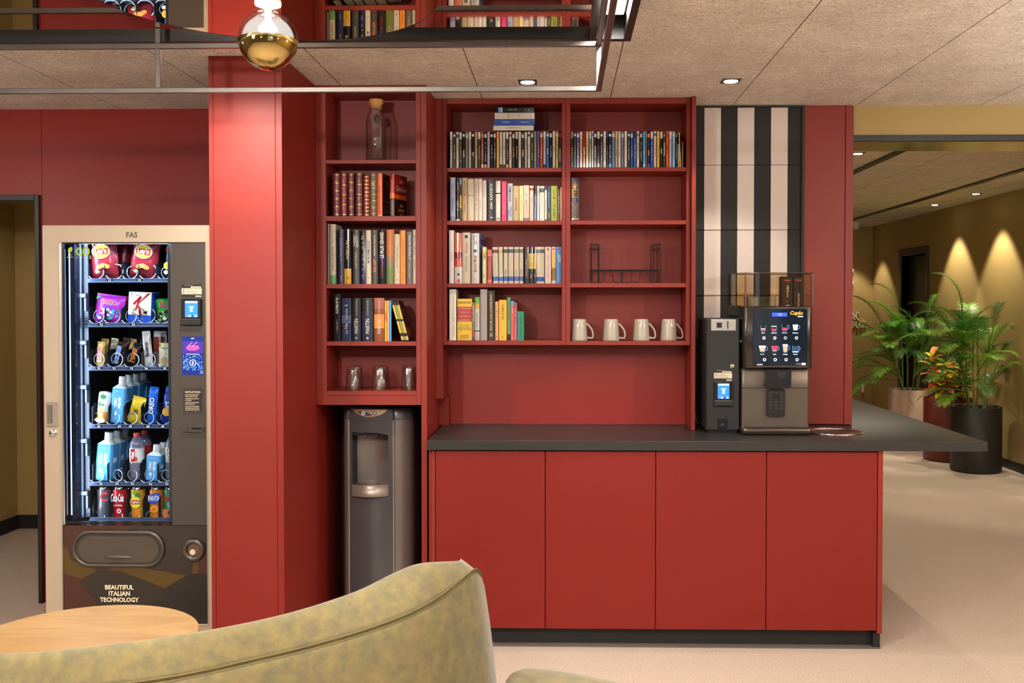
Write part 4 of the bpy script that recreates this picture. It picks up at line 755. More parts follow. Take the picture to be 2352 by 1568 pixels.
m.tube([(cxx, Yb2-.0004, z0+h*.05), (cxx, Yb2-.0004, z0+h*.52)], .0008, GOLD, 4); m.tube([(cxx, Yb2-.0004, z0+h*.75), (cxx, Yb2-.0004, z0+h*.92)], .0008, GOLD, 4)
single(m, 'book', 'navy hardback with gold scroll ornament standing alone on its shelf', 'book')
# ---------------------------------------------------------------- mugs, wire rack, glasses, bottle
MUGM = pm((160, 150, 134), .16, 0, .02, 20, name='stoneware', coat=.4)
def mug(x, y, z, label):
    t = thing('mug', label, 'mug', (x, y, z), 'beige mugs standing upside down')
    m = MB(); m.lathe([(.0385, 0), (.0405, .001), (.0405, .006), (.0385, .03), (.036, .065), (.0335, .098), (.031, .1035), (.027, .1045), (.025, .103), (.001, .103)], (x, y, z), MUGM, 40); m.build('mug_body', t)
    m = MB(); P = []
    for i in range(15):
        a = i/14; px = x+.034+.0335*math.sin(PI*min(1, a*1.05))**.8*(1-.2*a) if False else 0
    ctrl = [(.0345, .083), (.046, .072), (.06, .055), (.0665, .035), (.0665, .02), (.063, .0125), (.05, .013), (.0385, .014)]
    m.tube([(x+a, y, z+b) for a, b in ctrl], [.0055, .005, .0045, .0045, .0045, .005, .005, .0055], MUGM, 10); m.build('handle', t)
    return t
for (u0, u1), lb_ in zip(((1312.6, 1348), (1384.5, 1423), (1454.5, 1492), (1519, 1555)), ('beige upside-down mug at the divider, first of the four', 'beige upside-down mug, second of the four from the divider', 'beige upside-down mug, third of the four from the divider', 'slightly greener beige upside-down mug nearest the right side panel')):
    mug(xat((u0+u1)/2, Y2+.055, 760), Y2+.055+(.02 if u0 > 1510 else 0), SH3[3]+.0003, lb_)
WIRE = pm((34, 28, 26), .4, .6, .05, name='dark_wire')
zr = SH3[2]; YR = Y2+.05
def rx(u): return xat(1290+u*S3, YR, 600)
def rzz(v): return PY(1430, 510+v*S3, YR).z
m = MB(); wr = .0021; D = .11
for ua, ub, s in ((360, 450, 1), (1172, 1097, -1)):
    xa, xb = rx(ua), rx(ub); zt1_, zt2_, zb_ = rzz(262), rzz(320), rzz(720)
    for yy in (YR, YR+D):
        m.tube([(xa, yy, zr+wr), (xa, yy, zt1_-.004), (xa+s*.004, yy, zt1_), (xb-s*.004, yy, zt1_), (xb, yy, zt1_-.004), (xb, yy, zr+wr)], wr, WIRE)
        m.tube([(xa, yy, zt2_), (xb, yy, zt2_)], wr, WIRE)
    for z in (zt1_, zt2_, rzz(575)):
        m.tube([(xa-s*.006, YR-.004, z+.001), (xa-s*.006, YR+D+.004, z+.001)], wr, WIRE)
        m.tube([(xa-s*.006, YR-.004, z+.001), (xa, YR-.004, z+.001)], wr, WIRE)
xa, xb = rx(345), rx(1190)
for yy in (YR, YR+D): m.tube([(xa, yy, rzz(575)), (xb, yy, rzz(575))], wr*1.3, WIRE)
m.build  # base wave
pts = []
for u, v in ((372, 575), (374, 700), (385, 722), (480, 722), (497, 705), (505, 640), (525, 600), (558, 583), (595, 600), (612, 640), (622, 705), (640, 722), (700, 722), (712, 700), (703, 575)): pts.append((rx(u), YR-.002, max(zr+wr, rzz(v))))
m.tube(pts, wr*.9, WIRE)
pts = [(rx(u), YR-.002, max(zr+wr, rzz(v))) for u, v in ((838, 575), (838, 700), (850, 722), (912, 722), (930, 705), (940, 640), (958, 600), (992, 583), (1028, 600), (1048, 640), (1055, 705), (1070, 722), (1150, 722), (1164, 705), (1165, 575))]
m.tube(pts, wr*.9, WIRE); m.tube([(rx(703), YR-.002, zr+wr), (rx(838), YR-.002, zr+wr)], wr, WIRE)
m.tube([(rx(745), YR+D, zr+wr), (rx(745), YR+D, rzz(575))], wr, WIRE)
for x in (xa, xb): m.tube([(x, YR, zr+wr), (x, YR+D, zr+wr)], wr, WIRE)
single(m, 'wire_rack', 'small dark wire rack with two uprights on the shelf above the mugs', 'rack')
def tumbler(u0, u1, vt, Y, label):
    z0 = SH1[4]+.0003; x = xat((u0+u1)/2, Y, 870); r1 = (xat(u1, Y)-xat(u0, Y))/2; h = PY((u0+u1)/2, vt, Y).z-z0; r0 = r1*.76; th = .0018
    m = MB(); m.lathe([(r1, 0), (r1*.985, h*.1), (r0+.0015, h*.93), (r0*.96, h*.985), (r0*.85, h), (.001, h)], (x, Y, z0), GLASS, 32)
    m.lathe([(r1-th, .0005), (r0+.0005-th, h*.86), (r0*.7, h*.885), (.001, h*.89)], (x, Y, z0), GLASS, 32)
    single(m, 'drinking_glass', label, 'glass', 'tumblers turned upside down below the albums')
for u0, u1, vt, dy, lb_ in ((262, 385, 1212, .04, 'clear upside-down tumbler at the front of the left pair'), (300, 412, 1208, .12, 'clear upside-down tumbler behind the left front one'), (473, 600, 1210, .04, 'clear upside-down tumbler at the front of the middle pair'), (510, 625, 1206, .12, 'clear upside-down tumbler behind the middle front one'), (716, 834, 1206, .05, 'clear upside-down tumbler at the front of the right pair'), (745, 850, 1205, .13, 'clear upside-down tumbler behind the right front one')):
    tumbler(O2[0]+u0*S2, O2[0]+u1*S2, O2[1]+vt*S2, Y1+dy, lb_)
YB = Y1+.08; xb0 = xat(720+595*S1, YB, 300); zb0 = SH1[0]+.0003
def bz_(v): return PY(862, 180+v*S1, YB).z-zb0
def br(w): return w*S1*YB/FPX/2
bt = thing('glass_bottle', 'clear carafe bottle with cork lid on the top shelf of the tall bookcase', 'bottle', (xb0, YB, zb0))
m = MB(); m.lathe([(.001, .002), (br(185), .0), (br(196), .006), (br(196), bz_(420)), (br(188), bz_(385)), (br(140), bz_(325)), (br(125), bz_(290)), (br(128), bz_(262))], (xb0, YB, zb0), GLASS, 40)
m.lathe([(.001, .008), (br(180), .009), (br(184), bz_(420)), (br(128), bz_(325)), (br(115), bz_(290)), (br(118), bz_(262))], (xb0, YB, zb0), GLASS, 40); m.build('bottle_glass', bt)
m = MB(); m.lathe([(br(112), bz_(290)), (br(114), bz_(242)), (br(134), bz_(240)), (br(134), bz_(206)), (br(128), bz_(202)), (.001, bz_(202))], (xb0, YB, zb0), pm((196, 140, 80), .8, 0, .2, 90, .3, 300, name='cork'), 32, caps=True); m.build('cork', bt)
m = MB(); DRY = pm((110, 92, 48), .8, name='dried_stem')
m.tube([(xb0+.008, YB, zb0+.01), (xb0+.016, YB+.004, zb0+.09), (xb0+.02, YB, zb0+.17), (xb0+.004, YB, zb0+.205)], .0018, DRY, 6)
for q in range(9):
    a = q*.7; m.add([(xb0-.02+.004*q, YB+.01*math.cos(a), zb0+.01), (xb0-.026+.004*q, YB+.012*math.sin(a), zb0+.016), (xb0-.016+.004*q, YB, zb0+.018), (xb0-.012+.004*q, YB+.005, zb0+.011)], [(0, 1, 2, 3)], pm((86, 92, 48), .8))
m.build('dried_stem', bt)
m = MB(); m.loft([[(xb0+.004+dx*(1-abs(k-2)*.38)*.016, YB+dy*.01*(1-abs(k-2)*.38), zb0+.175+k*.0105) for dx, dy in ((1, 0), (.3, 1), (-.8, .6), (-1, -.2), (-.2, -1), (.7, -.7))] for k in range(5)], pm((60, 16, 20), .7, name='dried_petals')); m.build('dried_bloom', bt)
# ================================================================ VENDING MACHINE
YV = 4.056
def vx(u, v=800, Y=YV): return PY(u, v, Y).x
def vz(v, u=300, Y=YV): return PY(u, v, Y).z
VX0, VX1 = vx(100), vx(485); VT = 1.832
CHAMP = pm((186, 168, 148), .42, .35, .03, 8, .03, 900, name='champagne_metal')
PANEL = pm((62, 54, 48), .5, 0, .05, 60, .1, 900, name='dark_panel')
INNER = pm((60, 66, 80), .5, .2, .08, 20, name='cooling_chamber')
vm = thing('vending_machine', 'tall champagne framed snack and drink vending machine beside red pillar', 'vending machine', ((VX0+VX1)/2, YV, 0))
gx0, gx1, gz0, gz1 = vx(144), vx(391.5), vz(1200), vz(559)
ix0, ix1, iz0, iz1 = vx(139), vx(473.5), vz(1432), vz(556)
m = MB(); BODY = pm((70, 66, 64), .5, .3, name='cabinet_metal')
m.box(VX0+.003, VX1-.003, 4.80, WALLY-.004, .03, VT-.004, BODY); m.box(VX0+.003, VX0+.03, YV+.05, 4.80, .03, VT-.004, BODY); m.box(VX1-.2, VX1-.003, YV+.05, 4.80, .03, VT-.004, BODY)
m.box(VX0+.03, VX1-.2, YV+.05, 4.80, VT-.05, VT-.004, BODY); m.box(VX0+.03, VX1-.2, YV+.05, 4.80, .03, gz0-.03, BODY)
m.box(VX0+.0305, VX0+.034, YV+.05, 4.79, gz0-.03, VT-.05, INNER); m.box(VX0+.034, VX1-.2, 4.78, 4.79, gz0-.03, VT-.05, INNER)
for fx in (VX0+.06, VX1-.06):
    for fy in (YV+.1, WALLY-.1): m.cyl((fx, fy, 0), (fx, fy, .03), .02, BLACK)
m.build('machine_body', vm)
m = MB()
def frame(m, x0, x1, z0, z1, X0, X1, Z0, Z1, y0, y1, mat):       # mitred frame
    for P in ([(X0, Z0), (x0, z0), (x0, z1), (X0, Z1)], [(X0, Z1), (x0, z1), (x1, z1), (X1, Z1)], [(X1, Z1), (x1, z1), (x1, z0), (X1, Z0)], [(X1, Z0), (x1, z0), (x0, z0), (X0, Z0)]): m.prism(P, y0, y1, mat)
frame(m, ix0, ix1, iz0, iz1, VX0, VX1, .035, VT, YV, YV+.045, CHAMP)
for a, b, c_, d_ in ((ix0-.003, ix0, iz0, iz1), (ix1, ix1+.003, iz0, iz1)): m.box(a, b, YV-.004, YV, c_, d_, CHAMP, .001)
m.box(ix0, ix1, YV-.004, YV, iz0-.006, iz0, CHAMP, .001)
m.text('FAS', (vx(303, 539), YV-.0015, vz(539)), pm((120, 108, 98), .3, .8), .024, .06, 'h', .02)
m.build('door_frame', vm)
m = MB(); m.box(gx0, gx1, YV+.012, YV+.018, gz0, gz1, PANE)
m.build('glass_pane', vm)
m = MB(); m.box(ix0, gx0, YV+.006, YV+.03, gz0-.01, iz1, CHROME); m.box(gx0, gx1, YV+.006, YV+.03, gz0-.008, gz0, BLACK); m.box(gx0, gx1, YV+.006, YV+.03, gz1, iz1, BLACK); m.build('pane_trim', vm)
# stickers on the pane
st = pm((150, 178, 60), .5, name='green_print'); yS = YV+.0115
m = MB(); m.text('CO', (vx(187, 578), yS, vz(577)), st, .036, .06, 'h', .03); m.text('2', (vx(204, 588), yS, vz(590)), st, .014, .01, 'h', .03)
def lf(cx, cz, a, b, ang, m, mat, y):
    m.add([(cx+a*math.cos(t)*math.cos(ang)-b*math.sin(t)*abs(math.sin(t))*math.sin(ang), y, cz+a*math.cos(t)*math.sin(ang)+b*math.sin(t)*abs(math.sin(t))*math.cos(ang)) for t in [2*PI*i/16 for i in range(16)]], [tuple(range(16))], mat)
lf(vx(158, 573), vz(573), .014, .009, 1.0, m, st, yS); m.text('green', (vx(158, 586), yS, vz(585)), st, .006, .028, 'h'); m.text('power', (vx(158, 590), yS, vz(590.5)), st, .007, .028, 'h'); m.text('NATURAL REFRIGERANT', (vx(183, 590), yS, vz(590.5)), st, .003, .05, 'h')
m.build('sticker', vm)
# right control panel
cxa, cxb = gx1+.001, ix1
cp = MB(); cp.box(cxa, cxb, YV+.004, YV+.04, vz(1206), iz1, PANEL, .001)
cp.box(vx(412), vx(471), YV+.0025, YV+.004, vz(1004), vz(757), PANEL, .0006)
cp = cp.build('control_panel', vm)
WORLD[cp.name] = Vector((VX0+VX1, 0, 0))*0+Vector(vm.location)
def cpart(m, name, label=None):
    o = m.build(name, cp, label); return o
SCR = pm((40, 110, 225), .3, emit=1.3, name='screen_blue'); SCW = pm((225, 240, 255), .3, emit=2.2, name='screen_white'); SCN = pm((14, 34, 110), .3, emit=.8, name='screen_navy'); SCP = pm((225, 70, 140), .3, emit=.9, name='screen_pink'); SCD = pm((8, 30, 90), .3, emit=.5, name='screen_dark')
def card_reader(X0, X1, Z0, Z1, y, part, depth=.02, back=True):
    """card terminal with lit screen; X0..X1, Z0..Z1 its outline"""
    W, Hh = X1-X0, Z1-Z0
    m = MB(); m.box(X0, X1, y-.006, y+.004, Z0+Hh*.2, Z1, BLACK, .003); m.box(X0, X1, y-depth, y+.004, Z0, Z0+Hh*.2, BLACKMAT, .003); m.box(X0+.002, X1-.002, y-depth-.001, y-.004, Z0+Hh*.19, Z0+Hh*.225, CHROME, .0008)
    m.box(X1-W*.12, X1, y-depth*.8, y, Z0+Hh*.2, Z1, BLACK, .002)
    m.box(X0+W*.2, X0+W*.8, y-.0075, y-.006, Z0+Hh*.3, Z0+Hh*.92, SCR)
    cx = X0+W*.5; ys = y-.0079
    m.box(X0+W*.22, X0+W*.78, ys, y-.0074, Z0+Hh*.84, Z0+Hh*.9, SCW)
    for i, (t, w) in enumerate((('PRESENTEZ', .44), ('VOTRE', .25), ('CARTE', .25), ('ICI SVP', .4))): m.text(t, (cx, ys, Z0+Hh*(.70-.06*i)), SCW, Hh*.032, W*w, 'h', .04)
    for i, c_ in enumerate((SCP, SCW, SCN, SCW)): m.box(X0+W*(.23+.14*i), X0+W*(.33+.14*i), ys, y-.0074, Z0+Hh*.32, Z0+Hh*.37, c_)
    m.text('•', (X0+W*.15, y-depth-.0012, Z0+Hh*.08), CHROME, .003, .003)
    part(m, 'card_reader')
def reader_sticker(X0, X1, Z0, Z1, y, part):
    W, Hh = X1-X0, Z1-Z0; m = MB(); CR = pm((205, 190, 168), .5, name='cream_print')
    m.box(X0, X1, y-.0006, y, Z0, Z1, BLACKMAT); m.box(X0, X1, y-.0009, y-.0005, Z0+Hh*.22, Z0+Hh*.7, CR); m.box(X0+W*.45, X1-W*.03, y-.0009, y-.0005, Z0+Hh*.74, Z0+Hh*.84, CR); m.box(X0+W*.68, X1-W*.02, y-.0009, y-.0005, Z0+Hh*.02, Z0+Hh*.12, CR)
    m.text('Paiement par carte', (X0+W*.36, y-.001, Z0+Hh*.92), CR, Hh*.08, W*.66, 'h')
    for i in range(3):
        m.text('●', (X0+W*.11, y-.0012, Z0+Hh*(.6-.14*i)), BLACKMAT, Hh*.09, W*.08); scrib(m, X0+W*(.5 if i else .38), Z0+Hh*(.6-.14*i), y-.0012, W*(.62 if i else .36), Hh*.07, BLACKMAT, 40+i, False)
    part(m, 'instruction_sticker')
reader_sticker(vx(417.5), vx(463.5), vz(682), vz(653), YV+.004, cpart)
card_reader(vx(416.5), vx(465), vz(746), vz(686), YV+.004, cpart)
m = MB(); a, b, c_, d_ = vx(417.7), vx(467), vz(860), vz(772.5); y = YV+.0022
m.box(a, b, y-.0008, y+.001, c_, d_, SCN); m.box(a+.001, b-.001, y-.0012, y-.0008, c_+(d_-c_)*.56, c_+(d_-c_)*.88, pm((60, 40, 130), .3, emit=.8, name='screen_violet'))
cx = (a+b)/2; hh = d_-c_
m.lathe([(.001, 0), (.028, 0)], (0, 0, 0), SCP, 20, False, sy=.4); k0 = len(m.V)-40
m.V[k0:] = [(p[0]+cx, y-.0014, p[1]+c_+hh*.7) for p in m.V[k0:]]
for i in range(9): m.box(cx-.02+.005*i, cx-.017+.005*i, y-.0018, y-.0015, c_+hh*(.74+.03*(i*5 % 4)), c_+hh*(.75+.03*(i*5 % 4))+.002, pm((255, 150, 170), .3, emit=1.4))
m.text('Touchez l\'écran pour commencer', (cx, y-.0014, c_+hh*.535), SCW, .005, (b-a)*.62, 'h', .01)
r2 = random.Random(9)
for i in range(150):
    px_, pz_ = a+(b-a)*(.05+.9*r2.random()), c_+hh*(.12+.38*r2.random())
    if math.hypot(px_-cx, pz_-(c_+hh*.31)) < .0155: continue
    an = r2.random()*PI; l_ = .0018; m.add([(px_+l_*math.cos(an)+.0006*math.sin(an)*s_, y-.0014, pz_+l_*math.sin(an)-.0006*math.cos(an)*s_) for s_ in (-1, 1)]+[(px_-l_*math.cos(an)-.0006*math.sin(an)*s_, y-.0014, pz_-l_*math.sin(an)+.0006*math.cos(an)*s_) for s_ in (-1, 1)], [(0, 1, 2, 3)], pm((120, 200, 255), .3, emit=1.2))
def ringxz(m, cx, cz, y, r, t, mat, n=28): m.tube([(cx+r*math.cos(2*PI*i/n), y, cz+r*math.sin(2*PI*i/n)) for i in range(n)], t, mat, 6, True)
ringxz(m, cx, c_+hh*.31, y-.001, .0125, .0012, SCW); m.text('∂', (cx, y-.0016, c_+hh*.31), SCW, .012, .012, 'h', .02)
for i in range(2): m.text('Français', (b-.008, y-.0014, c_+hh*(.09-.05*i)), SCW, .0035, .014)
m.box(cx-.006, cx+.006, y-.0016, y-.0012, c_+hh*.94, c_+hh*.96, SCW)
cpart(m, 'touch_screen')
m = MB(); a, b, c_, d_ = vx(418), vx(466), vz(951), vz(890); y = YV+.0025
m.box(a, b, y-.0006, y, c_, d_, pm((50, 44, 40), .5)); a, b, c_, d_ = vx(422), vx(462), vz(944), vz(895); m.box(a, b, y-.0012, y-.0005, c_, d_, BLACKMAT, .0004); CRT = pm((226, 206, 176), .5)
m.text('INSTRUCTIONS', ((a+b)/2, y-.0014, d_-.009), CRT, .0085, (b-a)*.88, 'h', .01)
for i, (t, w) in enumerate((('1 INTRODUIRE LE MONTANT', .88), ('POUR LE PRODUIT CHOISI', .8), ('2 COMPOSER LE CODE SUR', .88), ('LE CLAVIER', .4), ('3 PRELEVER VOTRE PRODUIT', .88), ('PAR LE PORTILLON', .6), ('EN CAS DE NON FONCTIONNEMENT', .9), ('APPUYER SUR LE BOUTON DE', .9), ('RECUPERATION DE LA MONNAIE', .9))):
    zz = d_-.0205-.0072*i-.0018*(i//2 if i < 6 else 3); m.text(t, (a+(b-a)*(.06+w*.44), y-.0014, zz), CRT, .0046, (b-a)*w*.9, 'h', .01)
cpart(m, 'instruction_plate')
m = MB(); cx, cz = vx(442.5), vz(983); rw, rh = .048, .0155; y = YV+.0035
def stad(m, cx, cz, rw, rh, y0, y1, mat, n=10):
    P = [(cx+rw-rh+rh*math.sin(PI*i/n), cz+rh*math.cos(PI*i/n)) for i in range(n+1)]+[(cx-rw+rh-rh*math.sin(PI*i/n), cz-rh*math.cos(PI*i/n)) for i in range(n+1)]
    m.prism(P, y0, y1, mat)
stad(m, cx, cz, rw, rh, y-.008, y+.002, pm((78, 70, 62), .4, .3)); stad(m, cx, cz, rw-.003, rh-.003, y-.0085, y-.0079, PANEL); m.cyl((cx-.031, y-.0125, cz), (cx-.031, y-.008, cz), .0095, pm((86, 78, 70), .35, .4), n=24); stad(m, cx+.018, cz, .022, .0035, y-.0095, y-.008, BLACK); cpart(m, 'coin_slot')
# bottom panel
lp = MB(); lz1 = vz(1206); lp.box(ix0, ix1, YV+.004, YV+.03, iz0, lz1-.0015, camo_mat()); CRM = pm((238, 214, 180), .5, name='cream_lettering')
for i, t in enumerate(('BEAUTIFUL', 'ITALIAN', 'TECHNOLOGY')): lp.text(t, (vx(268.5), YV+.0035, vz(1349+14.3*i)), CRM, .0195, (.136, .096, .164)[i], 'h', .03)
lp = lp.build('lower_panel', vm); WORLD[lp.name] = Vector(vm.location)
FL = pm((88, 80, 72), .34, .5, .04, name='flap_grey')
m = MB(); cx, cz = vx(268), vz(1260); rw, rh = (vx(371)-vx(165))/2, (vz(1222)-vz(1298))/2
n = 12; P = [(cx+rw-rh+rh*math.sin(PI*i/n), cz+rh*math.cos(PI*i/n)) for i in range(n+1)]+[(cx-rw+rh-rh*math.sin(PI*i/n), cz-rh*math.cos(PI*i/n)) for i in range(n+1)]
m.tube([(x, YV-.002, z) for x, z in P], .0075, FL, 10, True); stad(m, cx, cz, rw-.004, rh-.004, YV-.001, YV+.004, pm((66, 60, 54), .4, .3)); stad(m, cx+.002, cz-.002, rw-.018, rh-.014, YV-.0045, YV-.0005, FL)
m.loft([[(cx-.062+.124*i/12, YV-.0045-d*.012*math.sin(PI*i/12), cz-.036+e*.011*math.sin(PI*i/12)) for i in range(13)] for d, e in ((0, 1.2), (1, .6), (1, 0), (0, -.6))], FL, True, False, False)
m.build('delivery_flap', lp)
m = MB(); cx, cz = vx(442), vz(1262); ringxz(m, cx, cz, YV-.003, .037, .011, FL, 36); m.cyl((cx, YV-.001, cz), (cx, YV+.003, cz), .03, pm((120, 100, 88), .25, .9), n=30); m.cyl((cx-.004, YV-.004, cz-.008), (cx-.004, YV-.001, cz-.008), .012, CHROME, n=16); m.build('coin_return', lp)
m = MB(); a, b, c_, d_ = vx(106.5), vx(131.5), vz(979.5), vz(923); m.prism([(a, c_), (b, c_), (b, d_), (a, d_)], YV-.006, YV+.001, pm((168, 156, 146), .35, .5)); m.box(a+.004, a+.0275*.9, YV-.0065, YV-.0055, c_+.0135, d_-.0135, pm((120, 112, 100), .4, .4)); m.box(a+.0225, a+.0255, YV-.0068, YV-.006, c_+.0135, d_-.0135, pm((74, 66, 58), .5)); m.build('door_handle', vm)
m = MB(); cx, cz = vx(120.5), vz(995); m.lathe([(.0165, 0), (.0165, .004), (.014, .006), (.011, .0062), (.009, .009), (.001, .0095)], (0, 0, 0), CHROME, 28); m.V = [(cx+p[0], YV-p[2], cz+p[1]) for p in m.V]; m.build('lock', vm)
# interior lamps: lit strips at the pane's left edge and top
STRIP = pm((200, 222, 255), .5, emit=4, name='cool_led')
m = MB(); m.box(gx0+.004, gx0+.010, YV+.05, YV+.056, gz0+.02, gz1-.02, STRIP); m.box(gx0+.02, gx1, YV+.05, YV+.06, gz1+.004, gz1+.012, STRIP); m.build('led_strip', vm)
m = MB(); m.box(gx0+.011, gx0+.03, YV+.045, YV+.12, gz0, gz1, pm((34, 40, 58), .2, .5)); m.build('lamp_guard', vm)
area(vx(290), YV+.06, gz1+.002, .44, .03, 6, (.72, .84, 1), (math.radians(-20), 0, 0))
for zz in (1.65, 1.2, .8): area(gx0+.035, YV+.07, zz, .03, .4, 1.5, (.72, .84, 1), (PI/2, 0, math.radians(-60)))
# left mechanism: pole with brackets and slotted rail
PL = pm((84, 90, 100), .35, .5, .1, 60, .2, 300, name='galvanised')
m = MB(); YM = YV+.1; m.box(vx(168, Y=YM), vx(175, Y=YM), YM+.02, YM+.06, gz0, gz1+.02, pm((60, 68, 88), .35, .4)); m.cyl((vx(186, Y=YM), YM, gz0+.0), (vx(186, Y=YM), YM, gz1+.03), .0085, PL); m.build('lift_pole', vm)
m = MB(); a, b = vx(190.5, Y=YM), vx(201, Y=YM); m.box(a, b, YM+.01, YM+.02, gz0, gz1+.02, pm((40, 46, 60), .5))
for i in range(90): zz = gz0+.01+i*(gz1-gz0)/90; m.box(a+.003, b-.003, YM+.009, YM+.0101, zz, zz+.004, BLACK)
m.build('slotted_rail', vm)
for v in (677, 785, 887, 1010, 1115+15):
    m = MB(); zz = vz(v, Y=YM); m.box(vx(170, Y=YM), vx(203, Y=YM), YM-.016, YM+.004, zz-.012, zz+.006, pm((34, 38, 48), .4, .2), .002); m.box(vx(170, Y=YM), vx(176, Y=YM), YM-.016, YM, zz-.025, zz, pm((44, 50, 62), .4, .3), .001); m.box(vx(196, Y=YM), vx(202, Y=YM), YM-.01, YM+.01, zz-.07, zz-.012, pm((40, 44, 56), .4), .002); m.build('pole_bracket', vm)
# trays with coils and number labels
YT = YV+.095; TRAYM = pm((66, 76, 102), .4, .3, name='tray_metal'); COILM = pm((216, 224, 236), .25, .3, .03, name='coil_steel')
def ux(u, Y=YT): return PY(u, 800, Y).x
def uz(v, Y=YT, u=300): return PY(u, v, Y).z
def z1c(x): return 80+x*.22964
def z1r(y): return 500+y*.22964
def z2c(x): return 80+x*.24236
def z2r(y): return 820+y*.24236
trays = [(639, 649, [(628, 66, 525), (810, 76, 525), (965, 66, 525), (1145, 76, 525), (1310, 62, 525)], 1, [('11', 755), ('13', 1052)], (700, 870, 1040, 1215)),
         (741, 751, [(628, 66, 965), (785, 72, 965), (952, 66, 965), (1130, 76, 965), (1290, 68, 965)], 1, [('21', 667), ('23', 988)], (700, 865, 1045, 1205)),
         (842, 851, [(628, 66, 1405), (808, 70, 1405), (972, 68, 1405), (1135, 68, 1405), (1310, 66, 1400)], 1, [('31', 640), ('32', 793), ('33', 967), ('34', 1113), ('35', 1300)], (715, 890, 1060, 1215)),
         (974.6, 984, [(578, 54, 553), (742, 56, 553), (908, 56, 553), (1065, 56, 553), (1222, 56, 553)], 2, [('41', 600), ('42', 797), ('43', 900), ('44', 1067), ('45', 1207)], (690, 838, 1000, 1155)),
         (1108, 1116, [(585, 56, 1098), (765, 56, 1100), (903, 56, 1098), (1065, 56, 1098), (1225, 56, 1098)], 2, [('51', 617), ('52', 770), ('53', 915), ('54', 1088), ('55', 1243)], (675, 820, 985, 1150)),
         (1189, 1197, [(588, 58, 1522), (760, 58, 1522), (918, 58, 1522), (1076, 58, 1522), (1225, 58, 1522)], 2, [], (690, 850, 1010, 1160))]
ZT = []
for ti, (v0, v1, coils, sys_, labs, divs) in enumerate(trays):
    cvx, cvy = (z1c, z1r) if sys_ == 1 else (z2c, z2r); zt_, zb_ = uz(v0), uz(v1); ZT.append(zt_)
    m = MB(); x0_, x1_ = ux(202), ux(395); m.box(x0_, x1_, YT, YT+.012, zb_, zt_, TRAYM, .001); m.box(x0_, x1_, YT-.004, YT, zb_+.001, zb_+.006, TRAYM, .001); m.box(x0_, x1_, YT+.012, YT+.55, zt_-.008, zt_-.004, pm((34, 38, 50), .5))
    for t, x in labs: cx = ux(cvx(x)); m.box(cx-.014, cx+.014, YT-.0012, YT, zb_+.0015, zt_-.0015, BLACK); m.text(t, (cx, YT-.0016, (zb_+zt_)/2), pm((240, 245, 255), .4, emit=.25), .0115, .02, 'h', .02)
    tr = m.build('tray', vm); WORLD[tr.name] = Vector(vm.location)
    for x in (cvx(535),)+tuple(cvx(d) for d in divs):
        m = MB(); xx = ux(x, YT+.02); hgt = (.075 if ti not in (3, 4, 5) else .095); m.loft([[(xx, YT+.02+yy, zt_-.004+zz) for yy, zz in ((0, 0), (.5, 0), (.5, hgt*1.05), (.03, hgt), (0, hgt*.8))], [(xx+.0015, YT+.02+yy, zt_-.004+zz) for yy, zz in ((0, 0), (.5, 0), (.5, hgt*1.05), (.03, hgt), (0, hgt*.8))]], pm((30, 33, 44), .35, .2), False); m.build('divider', tr)
    for x, r, y in coils:
        m = MB(); Yc = YT+.03; rr_ = r*(.22964 if sys_ == 1 else .24236)*Yc/FPX; cx = PY(cvx(x), 800, Yc).x; cz = zt_+rr_-.003 if ti < 5 else PY(300, cvy(y), Yc).z
        pts = [(cx-rr_*1.05, Yc-.012, cz-rr_*.55), (cx-rr_*.7, Yc-.012, cz-rr_*.9), (cx-.2*rr_, Yc-.01, cz-rr_*1.0)]
        for i in range(0, 20*4): a = -PI*.45+2*PI*i/20; pts.append((cx+rr_*math.cos(a), Yc-.008+.045*i/20, cz+rr_*math.sin(a)))
        m.tube(pts, .002, COILM, 6); m.build('coil', tr)
# ---------------------------------------------------------------- products
YPr = YT+.035
def pX(u, Y=YPr): return PY(u, 800, Y).x
def pZ(v, Y=YPr): return PY(300, v, Y).z
def foil(c, rough=.25): return pm(c, rough, .15, .06, 60, .5, 60)
def bag(x0, x1, z0, z1, y, t, mat, band=None, seed=0, crimp=None):
    m = MB(); nx, nz = 10, 14; r = random.Random(seed); V = []; F = []
    ph = r.random()*6
    for s in (-1, 1):
        for j in range(nz+1):
            for i in range(nx+1):
                u, v = 2*i/nx-1, 2*j/nz-1; b = max(0, (1-u**4))**.7*max(0, (1-v**4))**.7
                w = .0015*math.sin(9*u+5*v+ph)*math.cos(7*v-3*u+ph)
                px_ = (x0+x1)/2+(x1-x0)/2*u*(1-.045*b+.02*math.sin(6*v+ph)); V.append((px_, y+s*t*b*.5+w*b, z0+(z1-z0)*(v+1)/2))
    q = (nx+1)*(nz+1)
    for j in range(nz):
        for i in range(nx): a = j*(nx+1)+i; F.append((a, a+1, a+nx+2, a+nx+1)); F.append((q+a, q+a+nx+1, q+a+nx+2, q+a+1))
    m.add(V, F, mat, True)
    if crimp: m.box(x0+.001, x1-.001, y-.0006, y+.0006, z1-.004, z1+.008, crimp); m.box(x0+.001, x1-.001, y-.0006, y+.0006, z0-.001, z0+.006, crimp)
    return m
def disc(m, cx, cz, y, rx_, rz_, mat, n=28): m.add([(cx+rx_*math.cos(2*PI*i/n), y, cz+rz_*math.sin(2*PI*i/n)) for i in range(n)], [tuple(range(n))], mat)
def on(m, poly, y, mat): m.add([(x, y, z) for x, z in poly], [tuple(range(len(poly)))], mat)
def P1(pts): return [(pX(z1c(a)), pZ(z1r(b))) for a, b in pts]
def P2(pts): return [(pX(z2c(a)), pZ(z2r(b))) for a, b in pts]
